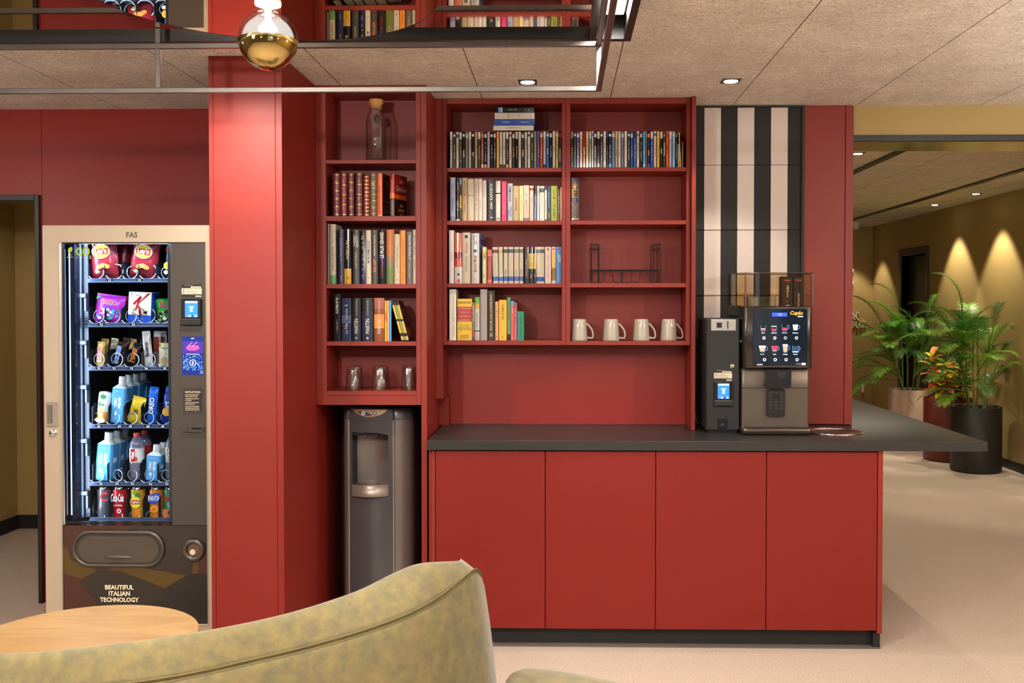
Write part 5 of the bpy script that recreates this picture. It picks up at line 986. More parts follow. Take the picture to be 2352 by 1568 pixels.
REDF = foil((138, 32, 42)); YELF = pm((250, 205, 40), .35); WHF = pm((245, 242, 236), .35); REDK = pm((205, 28, 36), .35); BLUF = pm((30, 80, 190), .35)
GRP = 'snacks and drinks in the vending machine'
def chips(x0, x1, zt_, deg, label, y, full=True):
    zb_ = ZT[0]+.002; X0, X1 = pX(z1c(x0), y), pX(z1c(x1), y); Z1 = gz1+.03
    m = bag(X0, X1, zb_, Z1, y, .05, REDF, seed=x0, crimp=REDF); cx = (X0+X1)/2; yf = y-.0285
    if full:
        cz = pZ(z1r(335)); disc(m, cx, cz, yf, .039, .031, WHF); disc(m, cx, cz, yf-.0006, .0365, .0285, YELF)
        on(m, [(cx-.032, cz-.010), (cx+.03, cz-.014), (cx+.032, cz+.012), (cx-.03, cz+.010)], yf-.0012, REDK); m.text("Lay's", (cx, yf-.0018, cz), WHF, .028, .06, 'h', .03)
        for i in range(7): disc(m, cx-.012+.006*i, zb_+.055-.0022*abs(i-3), yf-.0006-.0003*i, .012, .009, foil((222, 160, 82) if i % 2 else (196, 120, 50), .4), 12)
        disc(m, cx-.02, zb_+.028, yf-.001, .012, .008, WHF, 4); m.box(cx-.026, cx-.008, yf-.0018, yf-.0014, zb_+.024, zb_+.031, pm((90, 150, 60), .4))
        on(m, [(X0+.012, Z1-.01), (X0+.02, Z1-.02), (cx-.034, cz+.02), (cx-.03, Z1-.01)], yf+.004, pm((230, 220, 205), .4))
    m.xf(rotY((cx, y, zb_), deg)); single(m, 'crisp_bag', label, 'bag of crisps', GRP)
chips(575, 850, 0, -3, 'upright red crisp bag, first on the top tray of the vending machine', YPr+.02)
chips(700, 960, 0, 4, 'second red crisp bag standing behind the first on the top tray', YPr+.12, False)
chips(945, 1215, 0, 9, 'tilted red crisp bag in the middle of the top tray', YPr+.02)
m = bag(pX(z1c(1300)), pX(z1c(1480)), ZT[0]+.002, gz1+.02, YPr+.02, .05, foil((40, 44, 60)), seed=3); disc(m, pX(z1c(1375)), pZ(z1r(315)), YPr-.01, .02, .02, REDK); disc(m, pX(z1c(1335)), pZ(z1r(480)), YPr-.009, .014, .016, foil((226, 160, 60))); disc(m, pX(z1c(1325)), pZ(z1r(545)), YPr-.0092, .01, .008, WHF); single(m, 'crisp_bag', 'dark crisp bag cut by the right edge of the top tray', 'bag of crisps', GRP)
# tray 2
zb_ = ZT[1]+.002; y = YPr+.02; X0, X1 = pX(z1c(598), y), pX(z1c(885), y); Z1 = pZ(z1r(785), y)
m = bag(X0, X1, zb_, Z1, y, .04, foil((196, 60, 200)), seed=8, crimp=foil((196, 60, 200))); cx = (X0+X1)/2; yf = y-.0235; h = Z1-zb_
m.text('HARIBO', (cx+.002, yf-.0006, zb_+h*.78), WHF, .021, .066, 'h', .05); m.text('HARIBO', (cx+.002, yf-.0012, zb_+h*.78), REDK, .018, .062, 'h', .01); m.text('Dragibus', (cx, yf-.0008, zb_+h*.6), BLUF, .013, .05, 'h', .02)
r3 = random.Random(2)
for i in range(26): disc(m, X0+.014+(X1-X0-.028)*r3.random(), zb_+.008+h*.42*r3.random(), yf-.0004-.00004*i, .0075, .006, foil(r3.choice(((40, 130, 70), (40, 120, 220), (30, 190, 220), (200, 40, 130), (230, 230, 235))), .3), 12)
on(m, [(X0+.008, Z1-.004), (X0+.03, Z1-.004), (X0+.006, Z1-.018)], yf+.006, pm((60, 160, 80), .4))
m.xf(rotY((cx, y, zb_), 7)); single(m, 'sweets_bag', 'purple bag of sweets with red lettering on the second tray', 'bag of sweets', GRP)
m = bag(X0+.02, X1+.015, zb_, Z1+.002, YPr+.1, .03, foil((170, 30, 90)), seed=5); single(m, 'sweets_bag', 'dark pink bag of sweets behind the purple bag', 'bag of sweets', GRP)
def cereal(x0, x1, dy, label, main=False):
    y = YPr+dy; X0, X1 = pX(z1c(x0), y), pX(z1c(x1), y); Z1 = pZ(z1r(742), y); h = Z1-zb_; m = MB(); m.box(X0, X1, y, y+.032, zb_, Z1, WHF, .0008)
    m.box(X1-.0002, X1+.0004, y+.001, y+.031, zb_+.001, Z1-.001, BLUF); m.box(X0, X1, y-.0004, y, zb_, zb_+h*.24, BLUF)
    if main:
        cx = (X0+X1)/2; w = X1-X0
        for pts in (((.28, .38), (.36, .38), (.58, .84), (.48, .84)), ((.2, .62), (.26, .56), (.6, .84), (.5, .86)), ((.36, .55), (.44, .6), (.98, .98), (.82, .96)), ((.42, .56), (.52, .52), (.62, .28), (.5, .24))): on(m, [(X0+w*a, zb_+h*b) for a, b in pts], y-.0012, REDK)
        for i in range(26): disc(m, X0+w*(.15+.62*r3.random()), zb_+h*(.25+.22*r3.random()), y-.0009-.00003*i, .005, .0035, pm(r3.choice(((206, 160, 110), (176, 126, 80), (230, 200, 160))), .6), 7)
        m.text('SPECIAL', (X0+w*.42, y-.0008, zb_+h*.89), REDK, .005, .024); m.text('The Original', (X0+w*.5, y-.0008, zb_+h*.12), WHF, .0065, .04); m.box(X0+w*.68, X0+w*.84, y-.0011, y-.0006, zb_+h*.26, zb_+h*.38, BLACK); m.text('○', (X0+w*.14, y-.0008, zb_+h*.9), BLUF, .01, .01)
    m.xf(rotZ((X0, y, 0), -4)); m.xf(rotY(((X0+X1)/2, y, zb_), 3)); single(m, 'cereal_box', label, 'box of cereal bars', GRP)
cereal(930, 1165, 0, 'white cereal bar box with large red letter on the second tray', True); cereal(960, 1190, .05, 'cereal bar box standing right behind the front one'); cereal(985, 1210, .1, 'cereal bar box at the back of its row')
y = YPr+.02; m = bag(pX(z1c(1212), y), pX(z1c(1450), y), zb_, pZ(z1r(808), y), y, .04, foil((70, 160, 60)), seed=9); cx = pX(z1c(1300), y)
m.text('Polka', (cx+.008, y-.024, pZ(z1r(880))), pm((190, 40, 120), .4), .014, .04, 'h', .04); m.text('emi', (cx-.004, y-.024, pZ(z1r(850))), REDK, .01, .02, 'h', .04)
for i in range(12): disc(m, cx-.018+.04*r3.random(), zb_+.006+.04*r3.random(), y-.0235-.0001*i, .009, .008, pm(r3.choice(((30, 26, 30), (230, 225, 220), (90, 150, 60))), .4), 12)
single(m, 'sweets_bag', 'green bag of sweets at the right of the second tray', 'bag of sweets', GRP)
# tray 3: bars
zb_ = ZT[2]+.002
def bar(x0, x1, yt, deg, mat, txt, tc, tb, label, w2=None, dy=.02, bcol=None, z_=None, conv=1, tmode='up', tw=.8):
    cX, cZ = (z1c, z1r) if conv == 1 else (z2c, z2r); zz = zb_ if z_ is None else z_; y = YPr+dy; X0, X1 = pX(cX(x0), y), pX(cX(x1), y); Z1 = pZ(cZ(yt), y); h = Z1-zz; cx = (X0+X1)/2
    m = bag(X0, X1, zz, Z1, y, .018, mat, seed=int(x0), crimp=mat)
    if bcol: m.box(X0+.004, X1-.004, y-.0118, y-.0108, zz+h*.12, zz+h*.88, bcol)
    if txt:
        if tb: m.text(txt, (cx, y-.0125, zz+h*.5), tb, (X1-X0)*.6, h*tw, tmode, .09)
        m.text(txt, (cx, y-.0131, zz+h*.5), tc, (X1-X0)*.52, h*tw*.97, tmode, .03)
    m.xf(rotY((cx, y, zz), deg)); return m
GOLDF = foil((206, 160, 84), .2); BRF = foil((58, 34, 26), .25)
single(bar(612, 690, 1255, 4, GOLDF, 'TWIX', REDK, WHF, ''), 'chocolate_bar', 'gold wrapped bar with red letters, first on the third tray', 'chocolate bar', GRP)
single(bar(775, 850, 1252, 14, BRF, 'SNICKERS', BLUF, WHF, ''), 'chocolate_bar', 'brown wrapped bar with blue letters leaning on the third tray', 'chocolate bar', GRP)
single(bar(925, 1010, 1262, 17, foil((30, 26, 26)), 'MARS', foil((220, 90, 40)), GOLDF, ''), 'chocolate_bar', 'black wrapped bar with orange letters leaning on the third tray', 'chocolate bar', GRP)
m = bar(1100, 1185, 1150, -5, foil((228, 220, 214), .25), 'bueno', pm((60, 34, 30), .4), None, '', tw=.55); single(m, 'chocolate_bar', 'tall white wrapped wafer bar on the third tray', 'chocolate bar', GRP)
for k, (a, b_, c_, dy) in enumerate(((1190, 1260, 1150, .07), (1255, 1320, 1150, .12))):
    single(bar(a, b_, c_, 0, foil((224, 216, 212), .25), None, None, None, '', dy=dy, bcol=foil((150, 60, 50))), 'chocolate_bar', 'white wrapped bar %s the tall wafer bar' % ('just behind', 'farther behind')[k:][0:] if False else ('white wrapped bar standing just behind the tall wafer bar', 'white and red wrapped bar farthest behind the tall wafer bar')[k], 'chocolate bar', GRP)
for k, (a, dy, lb_) in enumerate(((640, .08, 'gold bar top showing behind the first gold bar'), (720, .1, 'silver wrapper showing between gold and brown bars'), (820, .09, 'brown bar behind the leaning brown bar'), (905, .1, 'gilt wrapper behind the two leaning bars'), (1000, .08, 'dark bar behind the black leaning bar'))):
    single(bar(a, a+78, 1225-6*(k % 3), 6+4*k % 9, (GOLDF, foil((190, 176, 140), .15), BRF, GOLDF, BRF)[k], None, None, None, '', dy=dy), 'chocolate_bar', lb_, 'chocolate bar', GRP)
y = YPr+.01; X0, X1 = pX(z1c(1232), y), pX(z1c(1400), y); Z1 = pZ(z1r(1248), y); m = MB(); m.box(X0, X1, y, y+.035, zb_, Z1, pm((222, 208, 176), .5), .001); m.text('Gerblé', (X0+.024, y-.0008, pZ(z1r(1300))), pm((60, 90, 50), .4), .009, .03, 'h', .02)
disc(m, X0+.024, pZ(z1r(1268)), y-.0008, .008, .006, YELF); disc(m, X0+.026, zb_+.022, y-.0008, .016, .018, pm((196, 160, 110), .6)); disc(m, X0+.004, pZ(z1r(1275)), y-.0009, .004, .008, pm((90, 140, 60), .5)); m.xf(rotY((X0, y, zb_), 3)); single(m, 'biscuit_box', 'cream biscuit box with round biscuit on the third tray', 'box of biscuits', GRP)
# cartons
CART = pm((84, 160, 214), .4, 0, .03, 30, name='carton_blue'); CAPW = pm((226, 226, 222), .35)
def carton(x0, x1, ycap, ysh, y, zt_, label, deg=4, txt=True):
    X0, X1 = pX(x0, y), pX(x1, y); w = (X1-X0)/2; cx = (X0+X1)/2; Z1 = pZ(ycap, y); ZS = pZ(ysh, y); hb = ZS-zt_-.018; m = MB()
    def ring(z, a, c=.22): q = a*c; return [(cx+sx_*(a-(q if k else 0)), y+w+sy_*(a-(0 if k else q)), z) for sx_, sy_, k in ((-1, -1, 0), (-1, -1, 1), (1, -1, 1), (1, -1, 0), (1, 1, 0), (1, 1, 1), (-1, 1, 1), (-1, 1, 0))]
    m.loft([ring(zt_, w*.93), ring(zt_+.006, w), ring(zt_+hb, w), ring(zt_+hb+.004, w*.99)], CART, False); m.loft([ring(zt_+hb+.004, w*.99), ring(ZS, w*.5, .5)], CAPW, False)
    m.lathe([(w*.5, 0), (w*.5, Z1-ZS-.002), (w*.46, Z1-ZS), (.001, Z1-ZS)], (cx, y+w, ZS-.002), CAPW, 24)
    if txt:
        m.text("L'EAU", (cx-w*.35, y-.0006, zt_+hb*.6), WHF, w*.42, hb*.34, 'up', .05); m.text('NEUVE', (cx+w*.25, y-.0006, zt_+hb*.6), WHF, w*.42, hb*.38, 'up', .05)
        disc(m, cx-w*.2, zt_+hb*.27, y-.0005, w*.2, w*.24, WHF); on(m, [(cx-w*.35, zt_+hb*.3), (cx-w*.05, zt_+hb*.3), (cx-w*.2, zt_+hb*.38)], y-.0006, WHF); m.text('500', (cx-w*.2, y-.0006, zt_+hb*.15), WHF, w*.18, w*.5)
        m.box(cx-w*.4, cx-w*.1, y-.0005, y, zt_+hb*.87, zt_+hb*.88, BLUF); m.box(cx+w*.1, cx+w*.3, y-.0005, y, zt_+hb*.87, zt_+hb*.88, REDK); scrib(m, cx, zt_+hb*.93, y-.0006, w*.9, w*.12, WHF, 5, False)
    m.box(cx+w+.0001, cx+w+.0005, y+w*.5, y+w*1.5, zt_+hb*.5, zt_+hb*.64, WHF)
    m.xf(rotY((cx, y, zt_), deg)); single(m, 'water_carton', label, 'water carton', GRP)
zb_ = ZT[3]+.002
for a, b_, c_, s_, dy, lb_ in ((700, 830, 180, 262, 0, 'blue water carton at the front of the fourth tray'), (765, 890, 165, 240, .075, 'blue water carton standing second in its row on the fourth tray'), (835, 960, 155, 225, .15, 'blue water carton standing third in its row on the fourth tray'), (905, 1030, 145, 212, .225, 'blue water carton at the back of the fourth tray')):
    carton(z2c(a), z2c(b_), z2r(c_), z2r(s_), YPr+dy, zb_, lb_, 5)
y = YPr+.005; X0, X1 = pX(z2c(548), y), pX(z2c(665), y); cx = (X0+X1)/2; w = (X1-X0)/2; Z1 = pZ(z2r(325), y); h = Z1-zb_
m = MB(); m.lathe([(w*.98, .001), (w, .004), (w, h*.36)], (cx, y+w, zb_), pm((232, 150, 50), .4), 28, caps=True); m.lathe([(w, h*.36), (w, h*.93), (w*.9, h*.97), (.001, h)], (cx, y+w, zb_), pm((238, 234, 226), .4), 28)
m.text('Bio', (cx, y-.001, zb_+h*.6), pm((20, 100, 50), .4), .016, .03, 'h', .03); disc(m, cx+.003, zb_+h*.84, y-.001, .012, .010, pm((20, 110, 50), .4)); disc(m, cx+.004, zb_+h*.44, y-.0012, .010, .010, pm((240, 170, 80), .4)); m.text('ORANGE', (cx, y-.0012, zb_+h*.28), WHF, .006, .025)
for i in range(12): on(m, [(cx-.014+.0028*i, zb_+h*(.93-.03*(i % 3))), (cx-.012+.0028*i, zb_+h*(.93-.03*(i % 3))), (cx-.013+.0028*i, zb_+h*(.90-.03*(i % 3)))], y-.0009, BLACK)
disc(m, cx, zb_+.012, y-.0013, w*.85, .011, WHF)
m.xf(rotY((cx, y, zb_), 7)); single(m, 'juice_carton', 'round orange and white organic juice carton on the fourth tray', 'juice carton', GRP)
m = bar(870, 1000, 385, 14, foil((236, 196, 50), .3), 'belvita', pm((90, 60, 30), .4), None, '', conv=2, tmode='h', tw=.2, z_=zb_); single(m, 'biscuit_pack', 'yellow biscuit pack with brown corner on the fourth tray', 'biscuit pack', GRP)
m = bar(1052, 1140, 295, 6, foil((30, 100, 210), .3), 'OREO', WHF, pm((20, 60, 160), .4), '', conv=2, tw=.55, z_=zb_); single(m, 'biscuit_pack', 'blue biscuit pack with white letters on the fourth tray', 'biscuit pack', GRP)
m = bar(1185, 1275, 290, 10, foil((30, 100, 210), .3), 'OREO', WHF, None, '', conv=2, tw=.5, z_=zb_, dy=.09); single(m, 'biscuit_pack', 'blue biscuit pack behind the royal blue biscuit pack', 'biscuit pack', GRP)
m = bar(1190, 1310, 345, 8, foil((24, 60, 170), .3), 'PRINCE', WHF, None, '', conv=2, tw=.5, z_=zb_); disc(m, pX(z2c(1255)), zb_+.05, y-.02, .018, .018, foil((226, 170, 70))); single(m, 'biscuit_pack', 'royal blue biscuit pack with gold biscuit cut by the panel', 'biscuit pack', GRP)
zb_ = ZT[4]+.002
for a, b_, c_, s_, dy, lb_ in ((548, 700, 712, 795, 0, 'blue water carton at the front left of the fifth tray'), (640, 775, 698, 775, .08, 'blue water carton second behind the left one of the fifth tray'), (722, 850, 682, 755, .16, 'shaded blue water carton third behind on the fifth tray'), (1028, 1160, 828, 900, 0, 'small blue water carton standing right on the fifth tray'), (1100, 1215, 808, 870, .08, 'small blue water carton behind the right one'), (1165, 1270, 790, 850, .16, 'small blue water carton farthest back at the right')):
    carton(z2c(a), z2c(b_), z2r(c_), z2r(s_), YPr+dy, zb_, lb_, 5)
BOTG = glassy('bottle_plastic', (214, 208, 226), .3, .15, .22)
def bottle(x0, x1, ycap, y, capm, labm, txt, tc, label, lc=(.38, .68)):
    X0, X1 = pX(z2c(x0), y), pX(z2c(x1), y); w = (X1-X0)/2; cx = (X0+X1)/2; h = pZ(z2r(ycap), y)-zb_; c = (cx, y+w, zb_)
    t = thing('drink_bottle', label, 'bottle', (cx, y+w, zb_), GRP)
    m = MB(); m.lathe([(w*.5, .0), (w*.85, .003), (w, .014), (w, h*.36), (w*.96, h*.38), (w*.96, h*.68), (w, h*.7), (w*.93, h*.78), (w*.6, h*.88), (w*.36, h*.92), (w*.36, h*.95)], c, BOTG, 32)
    for i in range(5): a = 2*PI*i/5; m.cyl((cx+w*.6*math.cos(a), y+w+w*.6*math.sin(a), zb_), (cx+w*.5*math.cos(a), y+w+w*.5*math.sin(a), zb_+.012), w*.24, BOTG, w*.1, 8)
    m.build('bottle_body', t)
    m = MB(); m.lathe([(w*.46, h*.92), (w*.46, h*.99), (w*.43, h), (.001, h)], c, capm, 28, caps=False); m.build('cap', t)
    m = MB(); m.lathe([(w*.975, h*lc[0]), (w*.975, h*lc[1])], c, labm, 32)
    m.box(cx-w*.45, cx+w*.12, y-.0012, y-.0008, zb_+h*(lc[0]+.02), zb_+h*(lc[1]-.01), tc); m.text(txt, (cx-w*.16, y-.0016, zb_+h*(lc[0]+lc[1])/2), WHF if tc is not WHF else REDK, w*.42, h*.24, 'up', .04)
    disc(m, cx+w*.25, zb_+h*(lc[0]+.08), y-.0012, w*.25, w*.3, foil((200, 90, 70)), 16); m.build('bottle_label', t)
bottle(862, 1000, 722, YPr, pm((226, 66, 40), .35), pm((236, 226, 220), .4), 'Vitel', REDK, 'clear bottle with red cap and white-red label on the fifth tray')
bottle(945, 1072, 698, YPr+.09, pm((216, 60, 36), .35), REDK, 'Vitel', REDK, 'red-capped bottle standing behind the clear one')
bottle(1205, 1345, 710, YPr, pm((236, 216, 60), .35), pm((222, 226, 206), .4), 'CITRON', pm((150, 60, 60), .4), 'clear bottle with yellow cap at the right of the fifth tray')
# cans
zcan = ZT[5]-.03
def can(x0, x1, body, deco, label, top=1232, dy=0):
    y = YPr+dy-.004; X0, X1 = pX(z2c(x0), y), pX(z2c(x1), y); w = (X1-X0)/2; cx = (X0+X1)/2; Z1 = pZ(z2r(top), y); zb__ = Z1-.147; c = (cx, y+w, zb__); h = Z1-zb__
    m = MB(); m.lathe([(w*.8, .0), (w*.86, .002), (w, .012), (w, h*.92)], c, body, 32, caps=False); m.lathe([(w, h*.92), (w*.86, h*.975), (w*.88, h), (w*.8, h), (w*.78, h*.985), (.001, h*.985)], c, CHROME, 32)
    if deco: deco(m, cx, y-.0006, zb__, w, h)
    o = single(m, 'drink_can', label, 'drink can', GRP); return zb__
def d1(m, cx, y, z, w, h): m.text('C', (cx+w*.35, y-.001, z+h*.72), REDK, h*.28, w*1.1, 'h', .04); m.text('light', (cx-w*.3, y-.001, z+h*.4), REDK, w*.3, h*.2, 'up')
def d2(m, cx, y, z, w, h): m.text('Coca-Cola', (cx, y-.001, z+h*.69), WHF, h*.24, w*1.85, 'h', .02, .3); m.text('GOÛT ORIGINAL', (cx+w*.1, y-.001, z+h*.47), WHF, h*.045, w*1.3, 'h', .02); disc(m, cx+w*.25, z+h*.3, y-.001, w*.3, w*.32, WHF); disc(m, cx+w*.25, z+h*.3, y-.0014, w*.16, w*.2, REDK)
def d3(m, cx, y, z, w, h):
    disc(m, cx, z+h*.56, y-.0006, w*.82, w*.82, YELF); disc(m, cx, z+h*.56, y-.0009, w*.82, w*.84, pm((250, 225, 60), .4)); m.box(cx-w*.75, cx+w*.75, y-.0015, y-.001, z+h*.5, z+h*.62, REDK); m.text('Lipton', (cx, y-.002, z+h*.56), WHF, h*.1, w*1.35, 'h', .03)
    on(m, [(cx-w*.1, z+h*.72), (cx+w*.7, z+h*.7), (cx+w*.6, z+h*.84), (cx+w*.05, z+h*.82)], y-.0008, pm((40, 130, 60), .4)); disc(m, cx-w*.3, z+h*.84, y-.0009, w*.35, w*.3, pm((150, 190, 50), .4)); disc(m, cx+w*.2, z+h*.25, y-.0009, w*.5, w*.45, pm((236, 120, 40), .4))
def d4(m, cx, y, z, w, h): on(m, [(cx-w*.9, z+h*.56), (cx+w*.2, z+h*.5), (cx+w*.9, z+h*.62), (cx+w*.9, z+h*.84), (cx-w*.4, z+h*.8), (cx-w*.9, z+h*.74)], y-.0008, pm((30, 70, 190), .4)); m.text('FANTA', (cx, y-.0014, z+h*.68), WHF, h*.16, w*1.7, 'h', .04); disc(m, cx, z+h*.36, y-.001, w*.6, w*.5, pm((250, 180, 60), .4)); disc(m, cx, z+h*.36, y-.0014, w*.45, w*.36, pm((240, 120, 20), .4))
def d5(m, cx, y, z, w, h): m.text('Oasis', (cx+w*.05, y-.0012, z+h*.68), REDK, h*.16, w*1.5, 'h', .04); m.text('ICE', (cx+w*.2, y-.0012, z+h*.52), pm((150, 210, 250), .4), h*.08, w*.7, 'h', .05); m.text('TEA', (cx+w*.2, y-.0012, z+h*.43), pm((150, 210, 250), .4), h*.08, w*.7, 'h', .05); m.box(cx-w*.8, cx+w*.8, y-.0006, y+.002, z+h*.02, z+h*.36, pm((226, 120, 70), .4)); disc(m, cx+w*.25, z+h*.26, y-.0012, w*.35, w*.3, pm((60, 36, 26), .4))
cans = [(553, 683, pm((120, 122, 128), .3, .6), d1, 'silver drink can with red letter, first in the bottom row'), (705, 835, pm((196, 24, 34), .3, .2), d2, 'red drink can with white script lettering in the bottom row'), (878, 1005, pm((236, 170, 40), .3, .1), d3, 'yellow and orange iced tea can in the bottom row'), (1055, 1182, pm((236, 128, 24), .3, .1), d4, 'orange drink can with blue splash in the bottom row'), (1192, 1318, pm((50, 140, 90), .3, .1), d5, 'green and orange drink can at the right of the bottom row')]
for a, b_, bd, dc, lb_ in cans: zc_ = can(a, b_, bd, dc, lb_)
can(860, 985, pm((236, 170, 40), .3, .1), None, 'second yellow can partly behind the yellow one', 1232, .07) if False else None
can(790, 905, pm((176, 24, 32), .3, .2), None, 'second red drink can behind the red script can', 1236, .07)
m = MB(); m.box(gx0+.04, gx1, YT+.02, YT+.5, zc_-.006, zc_-.0005, TRAYM); m.build('can_floor', vm)
# ================================================================ WATER COOLER
YW = 4.47
def wx(u, Y=YW): return PY(u, 1100, Y).x
def wz(v, Y=YW): return PY(860, v, Y).z
W0, W1 = wx(781.5), wx(944.5); wcx = (W0+W1)/2; WT = wz(938)
wc = thing('water_cooler', 'free-standing grey water cooler in the dark niche of the tall bookcase', 'water cooler', (wcx, YW, 0))
SIDE = pm((132, 122, 116), .36, .6, .03, 8, name='taupe_metal'); FRONT = pm((74, 72, 75), .22, .15, .03, 8, name='grey_gloss', coat=.3)
f0, f1 = wx(799), wx(902.5)
def arcw(x, b=.03): t = (x-wcx)/((W1-W0)/2); return YW+b*t*t*1.6
N_ = 14
m = MB()                                                   # rounded body sides
P = [(W0, YW+.06), (W0, YW+.36), (W1, YW+.36), (W1, YW+.06)]
left = [(W0+(f0-W0)*(1-math.cos(PI/2*i/8)), YW+.09-(.09-(arcw(f0)-YW))*math.sin(PI/2*i/8)) for i in range(9)]
right = [(W1-(W1-f1)*(1-math.cos(PI/2*i/8)), YW+.09-(.09-(arcw(f1)-YW))*math.sin(PI/2*i/8)) for i in range(9)]
out = left+[(f0+.001, YW+.09), (f1-.001, YW+.09)]+right[::-1]+[(W1, YW+.38), (W0, YW+.38)]
m.loft([[(x, y, z) for x, y in out] for z in (.02, wz(965.5))], SIDE, True); m.build('cooler_body', wc)
for xx in (f0, f1):
    m = MB(); m.box(xx-.0012, xx+.0012, arcw(xx)-.002, arcw(xx)+.01, .03, wz(966), pm((220, 200, 170), .3, .7)); m.build('edge_trim', wc)
def front_strip(m, x0, x1, z0, z1, mat, off=0, n=10): m.loft([[(x0+(x1-x0)*i/n, arcw(x0+(x1-x0)*i/n)+off, z) for i in range(n+1)] for z in (z0, z1)], mat, True, False, False)
r0, r1 = wx(807), wx(891.5); rzt, rzb = wz(1000), wz(1110)
m = MB(); e = .0013
front_strip(m, f0+e, f1-e, .03, wz(1141), FRONT); front_strip(m, f0+e, r0, wz(1141), wz(966), FRONT); front_strip(m, r1, f1-e, wz(1141), wz(966), FRONT)
# arched opening top
arch = [(r0+(r1-r0)*i/16, rzt+.013*math.sin(PI*i/16)**.6) for i in range(17)]
m.loft([[(x, arcw(x), z) for x, z in arch], [(x, arcw(x), wz(966)) for x, z in arch]], FRONT, True, False, False)
front_strip(m, f0+e, f1-e, wz(966), wz(940), FRONT, -.004); m.loft([[(x, arcw(x), wz(966)) for x in (f0+e, wcx, f1-e)], [(x, arcw(x)-.004, wz(966)) for x in (f0+e, wcx, f1-e)]], FRONT, False, False, False); m.build('front_panel', wc)
m = MB(); REC = pm((46, 42, 38), .45, .1, name='recess_grey')
m.add([(r0+.012, YW+.11, rzb), (r1-.004, YW+.11, rzb), (r1-.004, YW+.11, rzt+.012), (r0+.012, YW+.11, rzt+.012)], [(0, 1, 2, 3)], REC)
m.loft([[(r0, arcw(r0), z), (r0+.012, YW+.11, z)] for z in (rzb-.03, rzt+.012)], pm((40, 44, 54), .3), False, False, False); m.loft([[(r1, arcw(r1), z), (r1-.004, YW+.11, z)] for z in (rzb-.03, rzt+.012)], REC, False, False, False)
m.box(r0, r1, YW+.012, YW+.11, rzt-.002, rzt+.014, BLACK); m.build('dispense_recess', wc)
for i, u in enumerate((837, 862)):
    m = MB(); xx = wx(u); m.cyl((xx, YW+.045, rzt+.002), (xx, YW+.045, rzt-.014), .010, BLACK, .007, 16); m.box(xx-.007, xx+.007, YW+.028, YW+.036, rzt-.008, rzt+.002, pm((196, 190, 184), .3), .002); m.build('water_tap', wc)
m = MB(); t0, t1 = wx(806.5), wx(892); TR = pm((140, 124, 114), .35, .5, name='drip_tray_silver')
def tarc(x): t = (x-(t0+t1)/2)/((t1-t0)/2); return YW-.018+.03*t*t
n = 16; zt_, zb_ = wz(1113), wz(1140)
m.loft([[(t0+(t1-t0)*i/n, tarc(t0+(t1-t0)*i/n)+o_, z) for i in range(n+1)] for z, o_ in ((zb_, 0), (zt_, 0), (zt_, .005), (zt_-.004, .006), (zt_-.004, .1))], TR, True, False, False)
m.add([(t0+(t1-t0)*i/n, tarc(t0+(t1-t0)*i/n), zb_) for i in range(n+1)]+[(t1, YW+.1, zb_), (t0, YW+.1, zb_)], [tuple(range(n+3))], TR)
for i in range(9): xx = t0+.012+.0155*i*.95; m.box(xx, xx+.006, YW+.005+.012*(i % 2), YW+.03+.012*(i % 2), zt_-.0041, zt_-.0035, BLACK)
m.build('drip_tray', wc)
m = MB(); n = 14; cxx_ = wx(849.5)
P = [(wx(808)+(wx(891)-wx(808))*i/n, wz(939.5)) for i in range(n+1)]; Q = [(wx(808)+(wx(891)-wx(808))*(1-i/n), wz(941)-(wz(941)-wz(957))*math.sin(PI*i/n)**.7) for i in range(1, n)]
m.add([(x, arcw(x)-.0055, z) for x, z in P+Q], [tuple(range(len(P+Q)))], pm((196, 168, 140), .3, .5))
for u, c_ in ((835, (230, 220, 210)), (861.5, (60, 80, 150))): ringxz(m, wx(u), wz(948), arcw(wx(u))-.0065, .0085, .0016, pm(c_, .3, .4), 20); m.cyl((wx(u), arcw(wx(u))-.009, wz(948)), (wx(u), arcw(wx(u))-.005, wz(948)), .006, pm((190, 176, 160), .3, .5))
for u, c_ in ((818, (60, 80, 190)), (880, (200, 200, 215))): m.box(wx(u)-.004, wx(u)+.004, arcw(wx(u))-.0065, arcw(wx(u))-.0055, wz(944.5)-.0015, wz(944.5)+.001, pm(c_, .3))
m.build('button_panel', wc)
m = MB(); m.loft([[(wcx+(x-wcx)*s_, YW+.2+(y-YW-.2)*s_, z) for x, y in out] for z, s_ in ((wz(965.4), 1), (WT-.012, .99), (WT-.003, .96), (WT, .9))], pm((78, 74, 74), .3, .1, coat=.3), True); m.build('top_cover', wc)
m = MB(); m.tube([(-.64, 4.86, 1.0), (-.655, 4.84, .93), (-.665, 4.84, .8), (-.65, 4.83, .6), (-.67, 4.84, .3), (-.7, 4.82, .02)], .004, pm((60, 60, 90), .4), 8); m.build('supply_hose', wc)
# ================================================================ COFFEE CORNER
YC = 4.545; ZC = .9102
def cx_(u, Y=YC): return PY(u, 850, Y).x
def cz_(v, Y=YC): return PY(1700, v, Y).z
def k5(x): return 1580+x*.26792
def k5r(y): return 600+y*.26792
